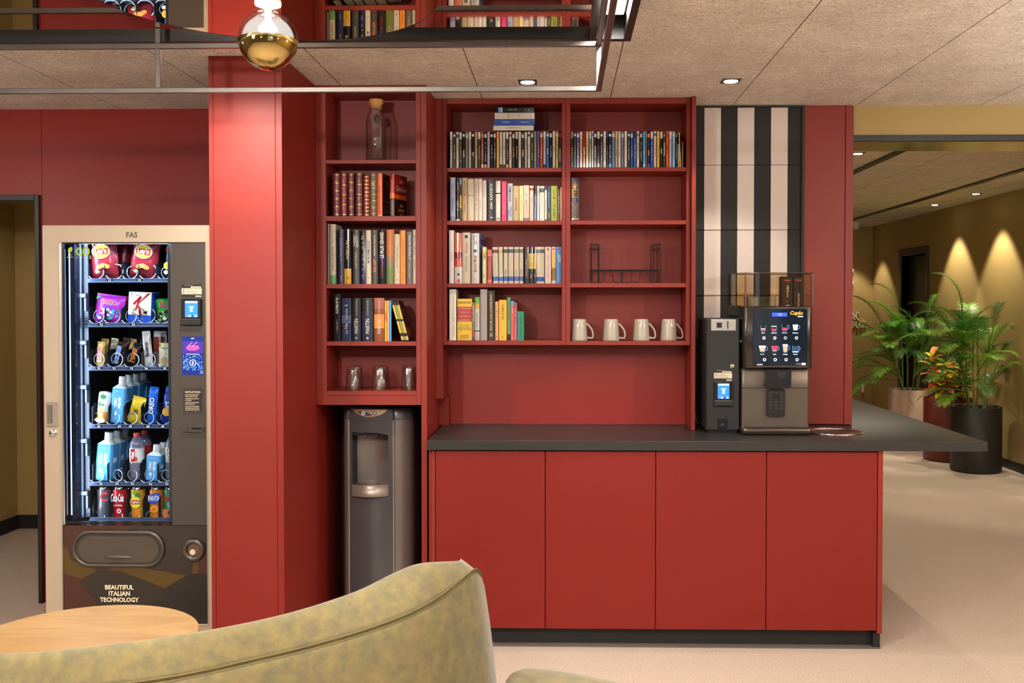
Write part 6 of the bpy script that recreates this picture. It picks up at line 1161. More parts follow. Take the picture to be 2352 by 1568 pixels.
# payment column
a, b = cx_(1621.8), cx_(1698.8); zt_ = cz_(731)
pt = thing('payment_column', 'narrow black coin and card payment column standing beside the coffee machine', 'payment terminal', ((a+b)/2, YC, ZC))
m = MB(); m.box(a, b, YC, YC+.27, ZC+.012, zt_, BLACKMAT, .005); m.box(a+.01, b-.01, YC+.01, YC+.26, ZC, ZC+.013, BLACK); m.build('column_body', pt)
m = MB(); m.box(cx_(1632.5), cx_(1690), YC-.003, YC+.001, cz_(759.5), cz_(733.5), SILVER, .002)
sq = (cx_(1645.5), cx_(1657.5)); sz_ = (cz_(752.5), cz_(740.5)); mid = ((sq[0]+sq[1])/2, YC+.006, (sz_[0]+sz_[1])/2); cs = [(sq[0], YC-.0032, sz_[0]), (sq[1], YC-.0032, sz_[0]), (sq[1], YC-.0032, sz_[1]), (sq[0], YC-.0032, sz_[1])]
m.add(cs+[(mid[0], YC-.009, mid[2])], [(0, 1, 4), (1, 2, 4), (2, 3, 4), (3, 0, 4)], pm((60, 74, 96), .2, .8)); m.box(cx_(1669.7), cx_(1672.2), YC-.0036, YC-.0028, cz_(755), cz_(737.3), BLACK); m.build('coin_plate', pt)
m = MB(); kx, kz = cx_(1681.5), cz_(841); m.lathe([(.0115, 0), (.0115, .003), (.009, .005), (.006, .0055), (.004, .008), (.001, .008)], (0, 0, 0), CHROME, 24); m.V = [(kx+p[0], YC-p[2], kz+p[1]) for p in m.V]; m.build('lock', pt)
reader_sticker(cx_(1640), cx_(1681.5), cz_(874.5), cz_(848), YC, lambda m, n: m.build(n, pt)); card_reader(cx_(1639.5), cx_(1683.5), cz_(932), cz_(875.5), YC, lambda m, n: m.build(n, pt), .014)
m = MB(); s0, s1, q0, q1 = cx_(1648.5), cx_(1672), cz_(988.5), cz_(962.5); m.box(s0, s1, YC-.001, YC+.001, q0, q1, BLACK, .0005); m.lathe([(.0105, 0), (.009, .003), (.001, .0045)], (0, 0, 0), BLACKMAT, 20); k0 = len(m.V)-60; m.V[k0:] = [((s0+s1)/2+p[0], YC-.001-p[2]*.5, (q0+q1)/2-.003+p[1]) for p in m.V[k0:]]; m.build('coin_return', pt)
# coffee machine
YM_ = 4.52
def mx(u, Y=YM_): return PY(u, 850, Y).x
def mz(v, Y=YM_): return PY(1790, v, Y).z
M0, M1 = mx(1706), mx(1866.5); mcx = (M0+M1)/2
cm = thing('coffee_machine', 'black and taupe bean-to-cup coffee machine with lit drink buttons', 'coffee machine', (mcx, YM_, ZC))
TAUPE = pm((104, 92, 82), .34, .55, .04, 10, .03, 900, name='taupe_steel'); DGR = pm((46, 42, 40), .3, .3, .04, name='dark_shell')
m = MB(); m.box(M0+.006, M1-.006, YM_+.05, YM_+.35, ZC+.012, mz(703), DGR, .004)
for fx in (M0+.03, M1-.03):
    for fy in (YM_+.04, YM_+.3): m.cyl((fx, fy, ZC), (fx, fy, ZC+.013), .014, BLACK)
m.build('machine_body', cm)
# front door with rounded vertical edges
zt_, zb_ = mz(704), mz(845.5); e_ = .018; nn = 8
def rrect(x0, x1, y0, y1, r, n=6):
    P = []
    for cx, cy, a0 in ((x1-r, y1-r, 0), (x0+r, y1-r, PI/2), (x0+r, y0+r, PI), (x1-r, y0+r, 3*PI/2)):
        for i in range(n+1): a = a0+PI/2*i/n; P.append((cx+r*math.cos(a), cy+r*math.sin(a)))
    return P
m = MB(); m.loft([[(x, y, z) for x, y in rrect(M0+d_, M1-d_, YM_+d_, YM_+.07, .02)] for z, d_ in ((zb_, .002), (zb_+.004, 0), (zt_-.004, 0), (zt_, .002))], pm((70, 62, 56), .22, .75, name='door_shell')); m.build('door_shell', cm)
m = MB(); a, b, c_, d_ = mx(k5(555)), mx(k5(1020)), mz(k5r(900)), mz(k5r(405)); GL = pm((10, 10, 14), .08, 0, name='black_glass')
m.prism([(x, z) for x, z in rrect(a, b, c_, d_, .01)], YM_-.003, YM_+.001, GL); yf = YM_-.0034
m.box(mx(k5(718)), mx(k5(847)), yf-.0004, yf, mz(k5r(472)), mz(k5r(440)), pm((40, 70, 240), .3, emit=1.6, name='lcd_blue')); m.text('Une petite boisson', (mx(k5(782)), yf-.001, mz(k5r(450))), SCW, .0028, .03); m.text('PRETE', (mx(k5(790)), yf-.001, mz(k5r(463))), SCW, .0028, .014)
OR = pm((250, 170, 50), .4, emit=.7, name='logo_orange')
m.text('Cupéo', (mx(k5(928)), yf-.0006, mz(k5r(446))), OR, .0225, .058, 'h', .025, .2); m.text('Barista', (mx(k5(960)), yf-.0008, mz(k5r(471))), SCW, .0065, .03, 'h', .02, .2)
m.text('AZKOYEN', (mx(k5(615)), yf-.0006, mz(k5r(884))), SCW, .0042, .032, 'h', .03); m.text('VITRO', (mx(k5(948)), yf-.0006, mz(k5r(879))), SILVER, .0075, .026, 'h', .01); m.box(mx(k5(975)), mx(k5(1006)), yf-.0006, yf, mz(k5r(887)), mz(k5r(870)), SCW); m.text('M3', (mx(k5(990)), yf-.0012, mz(k5r(879))), BLACK, .005, .012, 'h', .02)
m.box(mx(k5(585)), mx(k5(1018)), yf-.0003, yf, mz(k5r(900)), mz(k5r(898.5)), SILVER); m.build('glass_front', cm, 'black glass front with lit drink symbols')
BTN = pm((225, 238, 255), .3, emit=2.2, name='button_light'); ICB = pm((90, 150, 210), .3, emit=.7, name='icon_blue'); ICW = pm((235, 235, 235), .3, emit=1.0, name='icon_white'); ICC = pm((240, 215, 160), .3, emit=.8, name='icon_cream'); ICR = pm((190, 50, 70), .3, emit=.6, name='icon_red'); ICN = pm((200, 160, 130), .3, emit=.6, name='icon_brown')
def cup(m, cx, cz, w0, w1, h, fill, handle=True, line=None):
    W0_, W1_, h_ = w0/2, w1/2, h/2; y = yf-.0006
    m.tube([(cx-W0_, y, cz+h_), (cx-W1_, y, cz-h_+.002), (cx-W1_+.002, y, cz-h_), (cx+W1_-.002, y, cz-h_), (cx+W1_, y, cz-h_+.002), (cx+W0_, y, cz+h_)], .0007, ICB, 5)
    for f0_, f1_, mt in fill:
        za, zb = cz-h_+.0015+(h-.002)*f0_, cz-h_+.0015+(h-.002)*f1_; wa, wb = W1_+(W0_-W1_)*f0_-.0012, W1_+(W0_-W1_)*f1_-.0012
        m.add([(cx-wa, y, za), (cx+wa, y, za), (cx+wb, y, zb), (cx-wb, y, zb)], [(0, 1, 2, 3)], mt)
    if handle: m.tube([(cx+W0_, y, cz+h_*.6), (cx+W0_+.006, y, cz+h_*.5), (cx+W0_+.007, y, cz), (cx+W0_+.004, y, cz-h_*.4), (cx+W1_, y, cz-h_*.4)], .0011, ICB, 6)
names_ = ['Ristretto', 'Café Grain Court', 'Café Grain Long', 'Café Grain au lait', 'Cappuccino', 'Chocolat', 'Latte Macchiato', 'Eau Chaude']
defs = [(642, 573, 650, 657), (735, 573, 742, 657), (826, 566, 833, 656), (918, 566, 928, 656), (636, 750, 655, 842), (741, 748, 747, 842), (832, 745, 840, 842), (920, 750, 934, 842)]
sc_ = .26792*YM_/FPX
for i, (ix, iy, bx_, by_) in enumerate(defs):
    m = MB(); X, Z = mx(k5(ix)), mz(k5r(iy))
    fills = [[(.3, .45, ICC), (0, .3, ICR)], [(.75, .9, ICC), (0, .4, ICR)], [(.0, .45, ICR)], [(.0, 1, ICW), (.2, .85, ICN)], [(.65, 1, ICW), (.05, .65, ICN)], [(.0, 1, ICR)], [(.8, 1, ICW), (.0, .8, ICN)], [(.0, .12, ICW), (.12, .9, pm((40, 70, 100), .3, emit=.3))]][i]
    w0, w1, h_ = ((46, 36, 50), (46, 36, 50), (50, 40, 58), (48, 34, 50), (62, 36, 56), (52, 36, 50), (46, 30, 70), (52, 52, 62))[i]
    cup(m, X, Z, w0*sc_, w1*sc_, h_*sc_, fills, i > 1)
    if i == 5: disc(m, X-.002, Z-.0075, yf-.0008, .002, .0015, ICW); disc(m, X+.002, Z-.0075, yf-.0008, .002, .0015, ICW)
    m.text(names_[i], (X, yf-.0008, mz(k5r(613 if i < 4 else 796))), SCW, .0038, (.014, .024, .024, .026, .018, .013, .022, .018)[i], 'h', .03); m.build('drink_symbol', cm)
    m = MB(); X, Z = mx(k5(bx_)), mz(k5r(by_)); ringxz(m, X, Z, yf-.0004, .0056, .0014 if i != 2 else .0009, BTN, 24); m.build('button', cm)
# lower part
zc0 = mz(843); lw0, lw1 = mx(k5(470)), mx(k5(1055)); yl = YM_+.03
m = MB(); zs = mz(k5r(1090)); m.loft([[(x, y, z) for x, y in rrect(lw0+d_, lw1-d_, yl+d_, yl+.06, .012)] for z, d_ in ((zs+.001, 0), (zb_-.008, 0), (zb_-.001, .006))], TAUPE); m.build('upper_front', cm)
m = MB(); m.loft([[(x, y, z) for x, y in rrect(lw0+d_, lw1-d_, yl+d_, yl+.06, .012)] for z, d_ in ((ZC+.03, 0), (zs-.001, 0))], TAUPE); m.build('lower_front', cm)
m = MB(); m.prism([(mx(k5(x)), mz(k5r(y))) for x, y in ((660, 925), (882, 925), (880, 1060), (870, 1078), (850, 1086), (690, 1086), (668, 1078), (658, 1060))], yl-.045, yl+.005, BLACK); m.prism([(mx(k5(x)), mz(k5r(y))) for x, y in ((762, 948), (832, 948), (832, 1000), (762, 1000))], yl-.0465, yl-.045, pm((26, 26, 28), .4)); m.build('spout', cm)
m = MB(); m.prism([(mx(k5(x)), mz(k5r(y))) for x, y in ((690, 1102), (834, 1102), (840, 1110), (840, 1322), (832, 1332), (692, 1332), (684, 1322), (684, 1110))], yl-.018, yl+.002, pm((18, 17, 18), .4))
for r_ in range(6):
    for c_ in range(3): X = mx(k5(715+47*c_)); Z = mz(k5r(1130+26*r_)); stad(m, X, Z, .0082, .0034, yl-.0205, yl-.018, pm((52, 48, 46), .35))
m.cyl((mx(k5(762)), yl-.021, mz(k5r(1165))), (mx(k5(762)), yl-.018, mz(k5r(1165))), .011, BLACK, n=24); m.build('cup_stand', cm)
m = MB(); t0_, t1_ = mx(k5(462), YM_-.03), mx(k5(1072), YM_-.03); ztr = ZC+.03
m.loft([[(x, y, z) for x, y in rrect(t0_+d_, t1_-d_, YM_-.045+d_, yl+.03, .022)] for z, d_ in ((ZC+.002, .008), (ZC+.008, .001), (ztr-.003, 0), (ztr, .003))], pm((96, 82, 72), .2, .8, name='tray_chrome')); m.box(t0_+.02, t1_-.02, YM_-.032, yl, ztr, ztr+.0015, BLACK, .0006)
for i in range(11): xx = t0_+.03+i*(t1_-t0_-.06)/10; m.box(xx-.004, xx+.004, YM_-.025, yl-.01, ztr+.0015, ztr+.0025, pm((40, 38, 36), .35))
m.build('drip_tray', cm)
m = MB(); X = mx(k5(472)); Z = mz(k5r(685)); m.cyl((X-.004, YM_+.045, Z), (X+.012, YM_+.045, Z), .007, CHROME, n=16); m.cyl((X-.006, YM_+.045, Z-.008), (X-.002, YM_+.045, Z+.004), .003, CHROME, n=10); m.build('lock', cm)
m = MB(); m.box(mx(k5(385), YM_+.1), M0+.01, YM_+.1, YM_+.25, mz(k5r(470)), mz(k5r(378)), BLACKMAT, .003); m.build('side_box', cm)
# smoked hopper
hz0, hz1 = mz(703), mz(625.8); h0, h1 = mx(k5(490)), mx(k5(1072)); hl = mx(k5(432))
m = MB(); t = .003
for P in ([(h0, YM_+.005), (h1, YM_+.005)], [(h1, YM_+.005), (h1, YM_+.28)], [(h0, YM_+.005), (hl, YM_+.06)], [(hl, YM_+.06), (hl, YM_+.28)]):
    (xa, ya), (xb, yb) = P; d = Vector((yb-ya, xa-xb, 0)).normalized()*t; m.loft([[(xa, ya, z), (xb, yb, z), (xb-d.x, yb-d.y, z), (xa-d.x, ya-d.y, z)] for z in (hz0, hz1-.003)], SMOKE, False)
m.build('hopper', cm, 'smoked transparent hopper')
m = MB(); P = [(hl-.002, YM_+.058), (h0, YM_+.001), (h1+.002, YM_+.001), (h1+.002, YM_+.282), (hl-.002, YM_+.282)]
m.loft([[(x, y, z) for x, y in P] for z in (hz1-.003, hz1)], SMOKE, False); m.tube([(x, y, hz1-.0015) for x, y in P], .002, pm((90, 76, 64), .2, .3), 6, True); m.build('hopper_lid', cm)
m = MB()
for xx in (h0, h1-.004): m.cyl((xx+.002, YM_+.008, hz0), (xx+.002, YM_+.008, hz1), .004, pm((120, 100, 96), .15, .4))
m.build('hopper_corner', cm)
# glass dish and two sachet boxes inside the hopper
a, b, z0, z1 = mx(k5(512), YM_+.06), mx(k5(752), YM_+.06), hz0+.001, mz(k5r(305), YM_+.06)
t = thing('glass_container', 'clear low container standing in the smoked hopper', 'container', ((a+b)/2, YM_+.1, hz0)); m = MB()
for q in ((a, b, YM_+.06, YM_+.063), (a, b, YM_+.16, YM_+.163), (a, a+.003, YM_+.063, YM_+.16), (b-.003, b, YM_+.063, YM_+.16)): m.box(*q, z0, z1, GLASS, .001)
m.box(a, b, YM_+.06, YM_+.163, z0-.0005, z0+.002, GLASS); m.build('container_wall', t); m = MB(); m.box(a-.002, b+.002, YM_+.058, YM_+.165, z1, z1+.003, GLASS, .001); m.cyl((b-.035, YM_+.09, z0+.012), (b-.035, YM_+.09, z1-.006), .014, GLASS, n=20); m.build('container_lid', t)
DB = pm((44, 36, 26), .5, 0, .1, name='dark_carton')
for k, (u0, u1, v0, lb_) in enumerate(((800, 895, 122, 'dark coffee carton with script lettering in the hopper'), (900, 992, 120, 'dark cocoa carton with upright white capitals in the hopper'))):
    Yb_ = YM_+.07; a, b = mx(k5(u0), Yb_)+.0006, mx(k5(u1), Yb_)-.0006; z1 = mz(k5r(v0), Yb_)-.003; m = MB(); m.box(a, b, Yb_, Yb_+.06, hz0+.0005, z1-.004, DB, .001); m.loft([[(a, Yb_, z1-.004), (b, Yb_, z1-.004), (b, Yb_+.06, z1-.004), (a, Yb_+.06, z1-.004)], [(a+.002, Yb_+.02, z1), (b-.002, Yb_+.02, z1), (b-.002, Yb_+.04, z1), (a+.002, Yb_+.04, z1)]], DB, False)
    cx = (a+b)/2; h = z1-hz0; OR2 = pm((236, 140, 40), .4); LT = pm((236, 224, 200), .4)
    m.text('Cupéo', (cx, Yb_-.0006, hz0+h*.86), OR2, .011, (b-a)*.75, 'h', .02, .2); m.text('BOX', (cx+.006, Yb_-.0006, hz0+h*.79), OR2, .003, .008)
    if k == 0: m.text('Lait fondant', (cx, Yb_-.0006, hz0+h*.5), LT, .009, h*.44, 'up', .02, .2); m.box(cx+.006, cx+.0075, Yb_-.0006, Yb_, hz0+h*.45, hz0+h*.7, LT); m.text('Mixed', (cx-.001, Yb_-.0006, hz0+h*.17), pm((220, 100, 60), .4), .008, .014); disc(m, cx+.004, hz0+h*.02+.001, Yb_-.0006, .011, .002, LT)
    else: m.box(a+.004, b-.004, Yb_-.0004, Yb_, hz0+.001, hz0+h*.56, pm((34, 30, 30), .4)); m.text('ROYALCAO', (cx, Yb_-.0008, hz0+h*.22), LT, .009, h*.56, 'up', .02)
    single(m, 'coffee_carton', lb_, 'carton', 'cartons in the coffee hopper')
# steel ring in the worktop
rcx, rcy, rr_ = 1.262, 4.585, .124
m = MB(); n = 64
m.lathe([(rr_-.02, -.001), (rr_-.018, .0035), (rr_-.006, .0042), (rr_, .001)], (rcx, rcy, .9102), CHROME, n); m.tube([(rcx+(rr_-.004)*math.cos(2*PI*i/48), rcy+(rr_-.004)*math.sin(2*PI*i/48), .9142) for i in range(48)], .0028, CHROME, 8, True); m.lathe([(.001, 0.0003), (rr_-.018, .0003)], (rcx, rcy, .9102), pm((44, 38, 42), .25), n, False); m.box(rcx+rr_-.006, rcx+rr_+.02, rcy-.03, rcy+.005, .9102, .913, CHROME, .001); single(m, 'round_tray', 'round polished steel tray lying on the worktop beside the coffee machine', 'tray')
m = MB(); m.tube([(.635, 4.845, 1.05), (.645, 4.82, 1.02), (.65, 4.83, .97), (.655, 4.81, .935), (.668, 4.84, .915)], .0025, pm((170, 168, 160), .5), 6); single(m, 'white_cable', 'thin pale cable hanging behind the payment column', 'cable')
# ================================================================ TABLE AND SEATS
tx, ty, tr = -1.519, 3.053, .353; tz = .45
tb = thing('round_table', 'low round birch topped table beside the olive armchair', 'table', (tx, ty, 0))
m = MB(); m.lathe([(.001, 0), (tr-.004, 0), (tr-.001, -.0015), (tr, -.004)], (tx, ty, tz), wood_mat(), 96, False); m.lathe([(tr, -.004), (tr, -.024), (tr-.004, -.026), (.001, -.026)], (tx, ty, tz), pm((120, 118, 126), .5, name='edge_band'), 96); m.build('table_top', tb)
m = MB(); m.cyl((tx, ty, .02), (tx, ty, tz-.027), .03, BLACKM, n=24); m.build('column', tb)
m = MB(); m.lathe([(.22, 0), (.22, .006), (.2, .01), (.035, .016), (.03, .02)], (tx, ty, .0), BLACKM, 48, caps=True); m.build('base', tb)
VEL = velvet_mat(); SEAM = pm((104, 92, 56), .8, name='seam_thread')
def catmull(P, n):
    out = []
    for i in range(len(P)-1):
        p0, p1, p2, p3 = P[max(i-1, 0)], P[i], P[i+1], P[min(i+2, len(P)-1)]
        for k in range(n):
            t = k/n; out.append(tuple(.5*((2*p1[j])+(-p0[j]+p2[j])*t+(2*p0[j]-5*p1[j]+4*p2[j]-p3[j])*t*t+(-p0[j]+3*p1[j]-3*p2[j]+p3[j])*t**3) for j in range(len(p1))))
    out.append(tuple(P[-1])); return out
def shell(parent, inner, seam, flare=.13, z0=.16, name='backrest'):
    """upholstered shell between an inner top edge and an outer seam line, both (x, y, z)"""
    A, B = catmull(inner, 8), catmull(seam, 8); R_ = []; S = []; n = len(A)
    for i in range(n):
        I, O = Vector(A[i]), Vector(B[i]); t = Vector(B[min(i+1, n-1)])-Vector(B[max(i-1, 0)]); t.z = 0; t.normalize(); nx = Vector((t.y, -t.x, 0)); h = O-I; hz = -h.z; hh = Vector((h.x, h.y, 0))
        P = [I-hh.normalized()*.03+Vector((0, 0, z0-I.z)), I-hh.normalized()*.01-Vector((0, 0, .16)), I-hh.normalized()*.006-Vector((0, 0, .04)), I+hh*.04-Vector((0, 0, .01))]
        for q in (.12, .3, .5, .68, .84, .95): P.append(I+hh*(q**.92)+Vector((0, 0, -hz*(q**2.4)*.93+.002)))
        P += [O+nx*.003+Vector((0, 0, .004)), O.copy(), O+nx*.004-Vector((0, 0, .005)), O+nx*.012-Vector((0, 0, .03))]
        H_ = O.z-.03-z0
        for q in (.2, .4, .7, 1): P.append(O+nx*(.012+flare*H_*q*(1.25-.5*q))-Vector((0, 0, .03+H_*q)))
        if i in (0, n-1): c_ = (I+O)/2; P = [Vector((c_.x+(p.x-c_.x)*.6, c_.y+(p.y-c_.y)*.6, p.z-.01)) for p in P]
        R_.append(P); S.append(O+nx*.0035+Vector((0, 0, .006)))
    m = MB(); m.loft(R_, VEL, True); m.build(name, parent)
    m = MB(); m.tube(S, .0022, SEAM, 6); m.tube([p-Vector((0, 0, .011)) for p in S], .0018, SEAM, 6); m.build('seam', parent)
def sil(u, v, z): p = PZ(u, v, z); return (p.x, p.y, z)
inn = [(-2.0, 2.42, .60), (-1.7, 2.39, .64)]+[sil(*q) for q in ((0, 1508, .66), (300, 1480, .68), (600, 1429, .705), (800, 1369, .735), (905, 1317, .765), (960, 1298, .78))]
inn += [(-.302, 2.78, .766), (-.305, 2.87, .748), (-.32, 2.98, .68)]; inn = [(a_, b_, c_+.008) for a_, b_, c_ in inn]
sm = [(-2.0, 2.30, .53), (-1.7, 2.27, .565)]+[sil(*q) for q in ((-10, 1592, .59), (330, 1568, .605), (612, 1511, .63), (796, 1463, .66), (925, 1418, .69), (1003, 1376, .715), (1060, 1332, .738))]
sm += [(-.252, 2.79, .742), (-.243, 2.92, .69)]
ac = thing('armchair', 'olive velvet lounge chair with high curved back seen from behind', 'armchair', (-.9, 2.7, 0))
shell(ac, inn, sm)
m = MB(); m.loft([[(x, y, z) for x, y in rrect(-.86+d_, -.42-d_, 2.68+d_, 3.02-d_, .08)] for z, d_ in ((.2, .0), (.33, 0), (.37, .02), (.38, .05))], VEL); m.build('seat', ac)
for x, y in ((-.8, 2.7), (-.42, 2.85), (-.8, 2.98), (-.45, 3.0)): m = MB(); m.cyl((x, y, 0), (x, y, .21), .012, BLACKM, .018); m.build('leg', ac)
# second seat at the bottom edge
pf = thing('pouf', 'low pebble-shaped olive pouf at the bottom edge, right of the lounge chair', 'pouf', (.05, 2.6, 0))
O = catmull([(-.19, 2.84), (-.172, 2.9), (-.13, 2.925), (-.04, 2.905), (.07, 2.855), (.16, 2.8), (.26, 2.7), (.31, 2.55), (.27, 2.4), (.15, 2.3), (.02, 2.28), (-.09, 2.35), (-.15, 2.52), (-.185, 2.7), (-.19, 2.84)], 5)[:-1]
oc = Vector((.06, 2.6))
def oring(s_, z, d_=0): return [(.018+oc.x+(x-oc.x)*s_, oc.y+(y-oc.y)*s_, z) for x, y in O]
m = MB(); m.loft([oring(.94, .06), oring(.98, .09), oring(1, .2), oring(1, .36), oring(.99, .395), oring(.96, .415), oring(.9, .425), oring(.7, .43), oring(.3, .432)], VEL); m.build('cushion', pf)
m = MB(); m.loft([oring(.7, 0), oring(.7, .058)], BLACKM); m.build('base', pf)
# ================================================================ HALL: PLANTS, LETTERS
def pot(t, x, y, r, h, mat, rim=None):
    m = MB(); m.lathe([(r*.94, 0), (r*.98, .004), (r, .02), (r, h-.004), (r-.004, h), (r-.028, h), (r-.032, h-.004), (r-.032, h-.06)], (x, y, 0), mat, 56); m.add([(x+(r*.94)*math.cos(2*PI*i/40), y+(r*.94)*math.sin(2*PI*i/40), .001) for i in range(40)], [tuple(range(40))], mat); m.build('planter', t)
    m = MB(); m.lathe([(r-.03, h-.055), (r*.6, h-.05), (.001, h-.045)], (x, y, 0), pm((38, 28, 22), .95, 0, .3, 60, .8, 80, name='soil'), 30); m.build('soil', t)
LG = [pm(c, .38, 0, .2, 9, trans=.28, name='palm_green') for c in ((84, 136, 42), (54, 104, 34), (116, 160, 46), (46, 88, 32))]
STEMG = pm((110, 130, 50), .5, 0, .15, 12, name='palm_stem')
def frond(t, base, az, el, L, droop, rnd, wide=.2, bare=.3):
    m = MB(); mat = rnd.choice(LG); pts = []; p = Vector(base); e = el; n = 26; seg = L/n; a = az
    for i in range(n+1):
        pts.append(p.copy()); p = p+Vector((math.cos(a)*math.cos(e), math.sin(a)*math.cos(e), math.sin(e)))*seg; e -= droop*(i/n)**1.1*2/n*1.4; a += .01*rnd.uniform(-1, 1)
    m.tube(pts, [.006*(1-i/(n+2))+.0012 for i in range(n+1)], STEMG, 5)
    st = int(n*bare)
    for i in range(int(st*1.7), int(n*1.7)+1):
        k = i/1.7; j = min(int(k), n-1); f = k-j; o = pts[j].lerp(pts[j+1], f); tg = (pts[min(j+1, n)]-pts[j]).normalized(); u = (k-st)/(n-st)
        side = tg.cross(Vector((0, 0, 1))); side = side.normalized() if side.length > .01 else Vector((1, 0, 0)); up = side.cross(tg)
        ll = wide*(math.sin(PI*(.14+.80*u))**.7)*rnd.uniform(.88, 1.08)
        for s in (-1, 1):
            fw = .65+.5*u; d = (side*s+tg*fw+up*(.28+rnd.uniform(-.12, .12))).normalized(); w = .0042*(.6+.4*math.sin(PI*u)); V = []; q = o.copy(); dd = d.copy(); wn = dd.cross(up).normalized()
            for z in range(5):
                ww = w*(.55, 1, .85, .5, .04)[z]; V += [q-wn*ww+up*ww*.25, q+wn*ww+up*ww*.25, q] if False else [q-wn*ww, q+wn*ww]; q = q+dd*ll/4; dd = (dd+Vector((0, 0, -.16-.05*z))).normalized()
            m.add(V, [(2*z, 2*z+1, 2*z+3, 2*z+2) for z in range(4)], mat, True)
    LIM = XR-.2
    m.V = [(v[0] if v[0] < LIM else LIM+.15*math.tanh((v[0]-LIM)/.3), v[1], v[2]) for v in m.V]; m.build('frond', t)
def palm(x, y, r, h, mat, label, seed, canes):
    t = thing('potted_palm', label, 'potted plant', (x, y, 0), 'potted palms in the hall'); pot(t, x, y, r, h, mat); rnd = random.Random(seed)
    for az, out, z0, L, fr in canes:
        a = math.radians(az); b0 = Vector((x+.07*math.cos(a), y+.07*math.sin(a), h-.05)); cl = Vector((x+out*math.cos(a), y+out*math.sin(a), z0))
        mid = b0.lerp(cl, .5)+Vector((.012*math.cos(a+2), .012*math.sin(a+2), .03)); m = MB(); m.tube([b0, mid, cl], [.009, .008, .006], STEMG, 6); m.build('stem', t)
        for k, (da, el) in enumerate(fr+tuple((da+rnd.uniform(40, 75), el+6) for da, el in fr[:2])):
            o = b0.lerp(cl, max(.6, 1-.1*k)) if k else cl; frond(t, o, math.radians(az+da), math.radians(el), L*rnd.uniform(.85, 1.1), rnd.uniform(.8, 1.35), rnd, .15, .2)
    return t
bp_ = PZ(2242, 1090, 0); byy = bp_.y+.22; bxx = PY(2242, 933, byy).x
palm(bxx, byy, .218, PY(2242, 932, byy).z, pm((34, 30, 28), .5, 0, .06, 20, name='black_planter'), 'tall palm in a black cylindrical planter nearest the worktop end', 5,
     [(170, .12, 1.38, .52, ((-10, 86), (10, 50), (170, 64), (-60, 48), (60, 30))), (185, .2, 1.2, .55, ((0, 60), (-20, 25), (40, 48), (-90, 40))), (10, .13, 1.2, .55, ((0, 68), (-20, 38), (20, 50), (150, 60))), (200, .16, .95, .55, ((0, 45), (20, 10), (-30, 26))),
      (350, .16, .92, .55, ((0, 52), (15, 20), (-20, 34))), (250, .12, 1.1, .5, ((0, 55), (-50, 35), (50, 30))), (80, .12, 1.25, .5, ((0, 60), (60, 45), (-40, 50))), (190, .1, .75, .5, ((0, 30), (-25, 5))), (0, .1, .78, .5, ((0, 30), (25, 10)))])
wpy = 10.6; wpx = PY(2090, 893, wpy).x; WPT = pm((206, 176, 162), .45, 0, .04, 12, name='pale_planter')
palm(wpx, wpy, .222, PY(2090, 893, wpy).z, WPT, 'palm in a pale cylindrical planter before the blue-grey door', 11,
     [(178, .26, 1.2, .58, ((0, 66), (10, 30), (-15, 48), (60, 40))), (185, .2, .98, .6, ((0, 42), (-10, 10), (20, 22), (-70, 30))), (175, .12, .78, .62, ((0, 20), (-15, 2), (15, 34))), (160, .1, 1.35, .5, ((0, 78), (30, 55), (180, 60), (-60, 50))),
      (5, .16, 1.3, .58, ((0, 66), (-20, 40), (15, 50), (170, 72))), (0, .2, 1.1, .58, ((0, 50), (-30, 36), (20, 30))), (270, .14, 1.0, .52, ((0, 52), (-40, 30), (40, 34))), (230, .14, 1.15, .52, ((0, 50), (-30, 28), (30, 40))), (350, .14, .85, .5, ((0, 36), (-30, 18)))])
cy_ = 9.62; cxx_ = PY(2177, 912, cy_).x; ch_ = PY(2177, 912, cy_).z
t = thing('potted_croton', 'croton with yellow, red and orange leaves in a dark red planter', 'potted plant', (cxx_, cy_, 0)); pot(t, cxx_, cy_, .222, ch_, pm((96, 34, 26), .42, 0, .05, 12, name='oxblood_planter'))
CL = [pm(c, .3, 0, .35, 22, trans=.2, name='croton_leaf') for c in ((210, 190, 50), (150, 170, 40), (60, 110, 36), (220, 110, 40), (200, 60, 40), (40, 84, 34), (226, 150, 60), (230, 130, 120))]
rnd = random.Random(3)
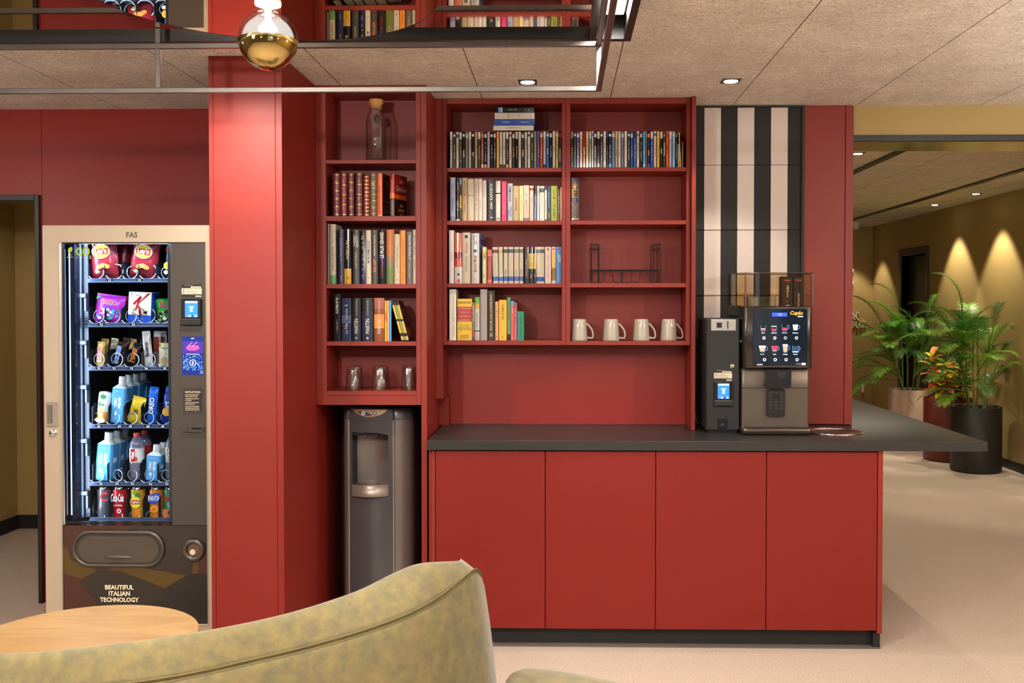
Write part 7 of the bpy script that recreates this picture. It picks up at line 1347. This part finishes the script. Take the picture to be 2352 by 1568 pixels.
for s_ in range(5):
    a0 = s_*1.3; tx_, ty_ = cxx_+.07*math.cos(a0), cy_+.07*math.sin(a0); hh = ch_+.16+.09*(s_ % 3)
    m = MB(); m.tube([(tx_, ty_, ch_-.05), (tx_+.03*math.cos(a0), ty_+.03*math.sin(a0), (ch_+hh)/2), (tx_+.07*math.cos(a0), ty_+.07*math.sin(a0), hh)], .006, pm((70, 60, 40), .7), 6); m.build('stem', t)
    m = MB()
    for i in range(24):
        z = ch_+.03+(hh-ch_+.04)*i/23; az = i*2.4+s_; el = -.15+1.0*i/23; L = rnd.uniform(.13, .2)*(1.1-.25*i/23); d = Vector((math.cos(az)*math.cos(el), math.sin(az)*math.cos(el), math.sin(el))); f_ = (z-ch_)/(hh-ch_+.001)*.07+.0
        o = Vector((tx_+f_*math.cos(a0), ty_+f_*math.sin(a0), z)); sd = d.cross(Vector((0, 0, 1))).normalized(); V = []
        for k in range(7):
            u = k/6; w = .034*math.sin(PI*min(1, u*.93+.05))**.8*(L/.16); c = o+d*(L*u)+Vector((0, 0, -.05*u*u)); V += [c-sd*w+Vector((0, 0, w*.3)), c, c+sd*w+Vector((0, 0, w*.3))]
        F = [];
        for k in range(6): F += [(3*k, 3*k+1, 3*k+4, 3*k+3), (3*k+1, 3*k+2, 3*k+5, 3*k+4)]
        m.add(V, F, CL[(i*5+s_*3+rnd.randrange(3)) % 8] if rnd.random() > .2 else CL[0], True)
    m.build('foliage', t)
spot(3.2, 9.9, H2-.04, 36, 60, .5, (1, .9, .68))
# white letters and small boxes on the end wall, wall switch
YE = 13.1
def eX(u): return PY(u, 700, YE).x
def eZ(v): return PY(1960, v, YE).z
LW = pm((236, 222, 206), .5, name='letter_white')
m = MB()
for i, u in enumerate((1949, 1957, 1965)): x = eX(u); m.box(x, x+.012, YE-.03, YE, eZ(734), eZ(718), LW); [m.box(x, x+.036, YE-.03, YE, eZ(v), eZ(v)+.016, LW) for v in ((734, 727, 720), (734, 727), (734, 719.5))[i]]
single(m, 'wall_letters', 'upper row of white block letters on the hall end wall', 'sign')
m = MB()
for i, u in enumerate((1948, 1956, 1964, 1972, 1980)): x = eX(u); m.box(x, x+.012, YE-.03, YE, eZ(752.5), eZ(738.5), LW); [m.box(x, x+.034, YE-.03, YE, eZ(v), eZ(v)+.014, LW) for v in ((752, 745.5, 740), (740, 746), (752,), (740, 752), (746, 740))[i]]
single(m, 'wall_letters', 'lower, longer row of white block letters on the hall end wall', 'sign')
for v0, v1, lb_ in ((625, 617, 'small white block on the end wall, upper of two square ones'), (653, 645.5, 'small white block on the end wall, lower of two square ones'), (608, 594, 'taller white block on the end wall above two square ones')):
    m = MB(); m.box(eX(1946), eX(1958 if v0 > 610 else 1956), YE-.04, YE, eZ(v0), eZ(v1), LW, .003); single(m, 'wall_block', lb_, 'wall sign')
p = PXX(1983, 893, XR-.006) if False else None
m = MB(); m.box(eX(1980), eX(1985), YE-.02, YE, eZ(901), eZ(884), WHITE, .004); single(m, 'wall_switch', 'small white switch low on the hall end wall', 'switch')
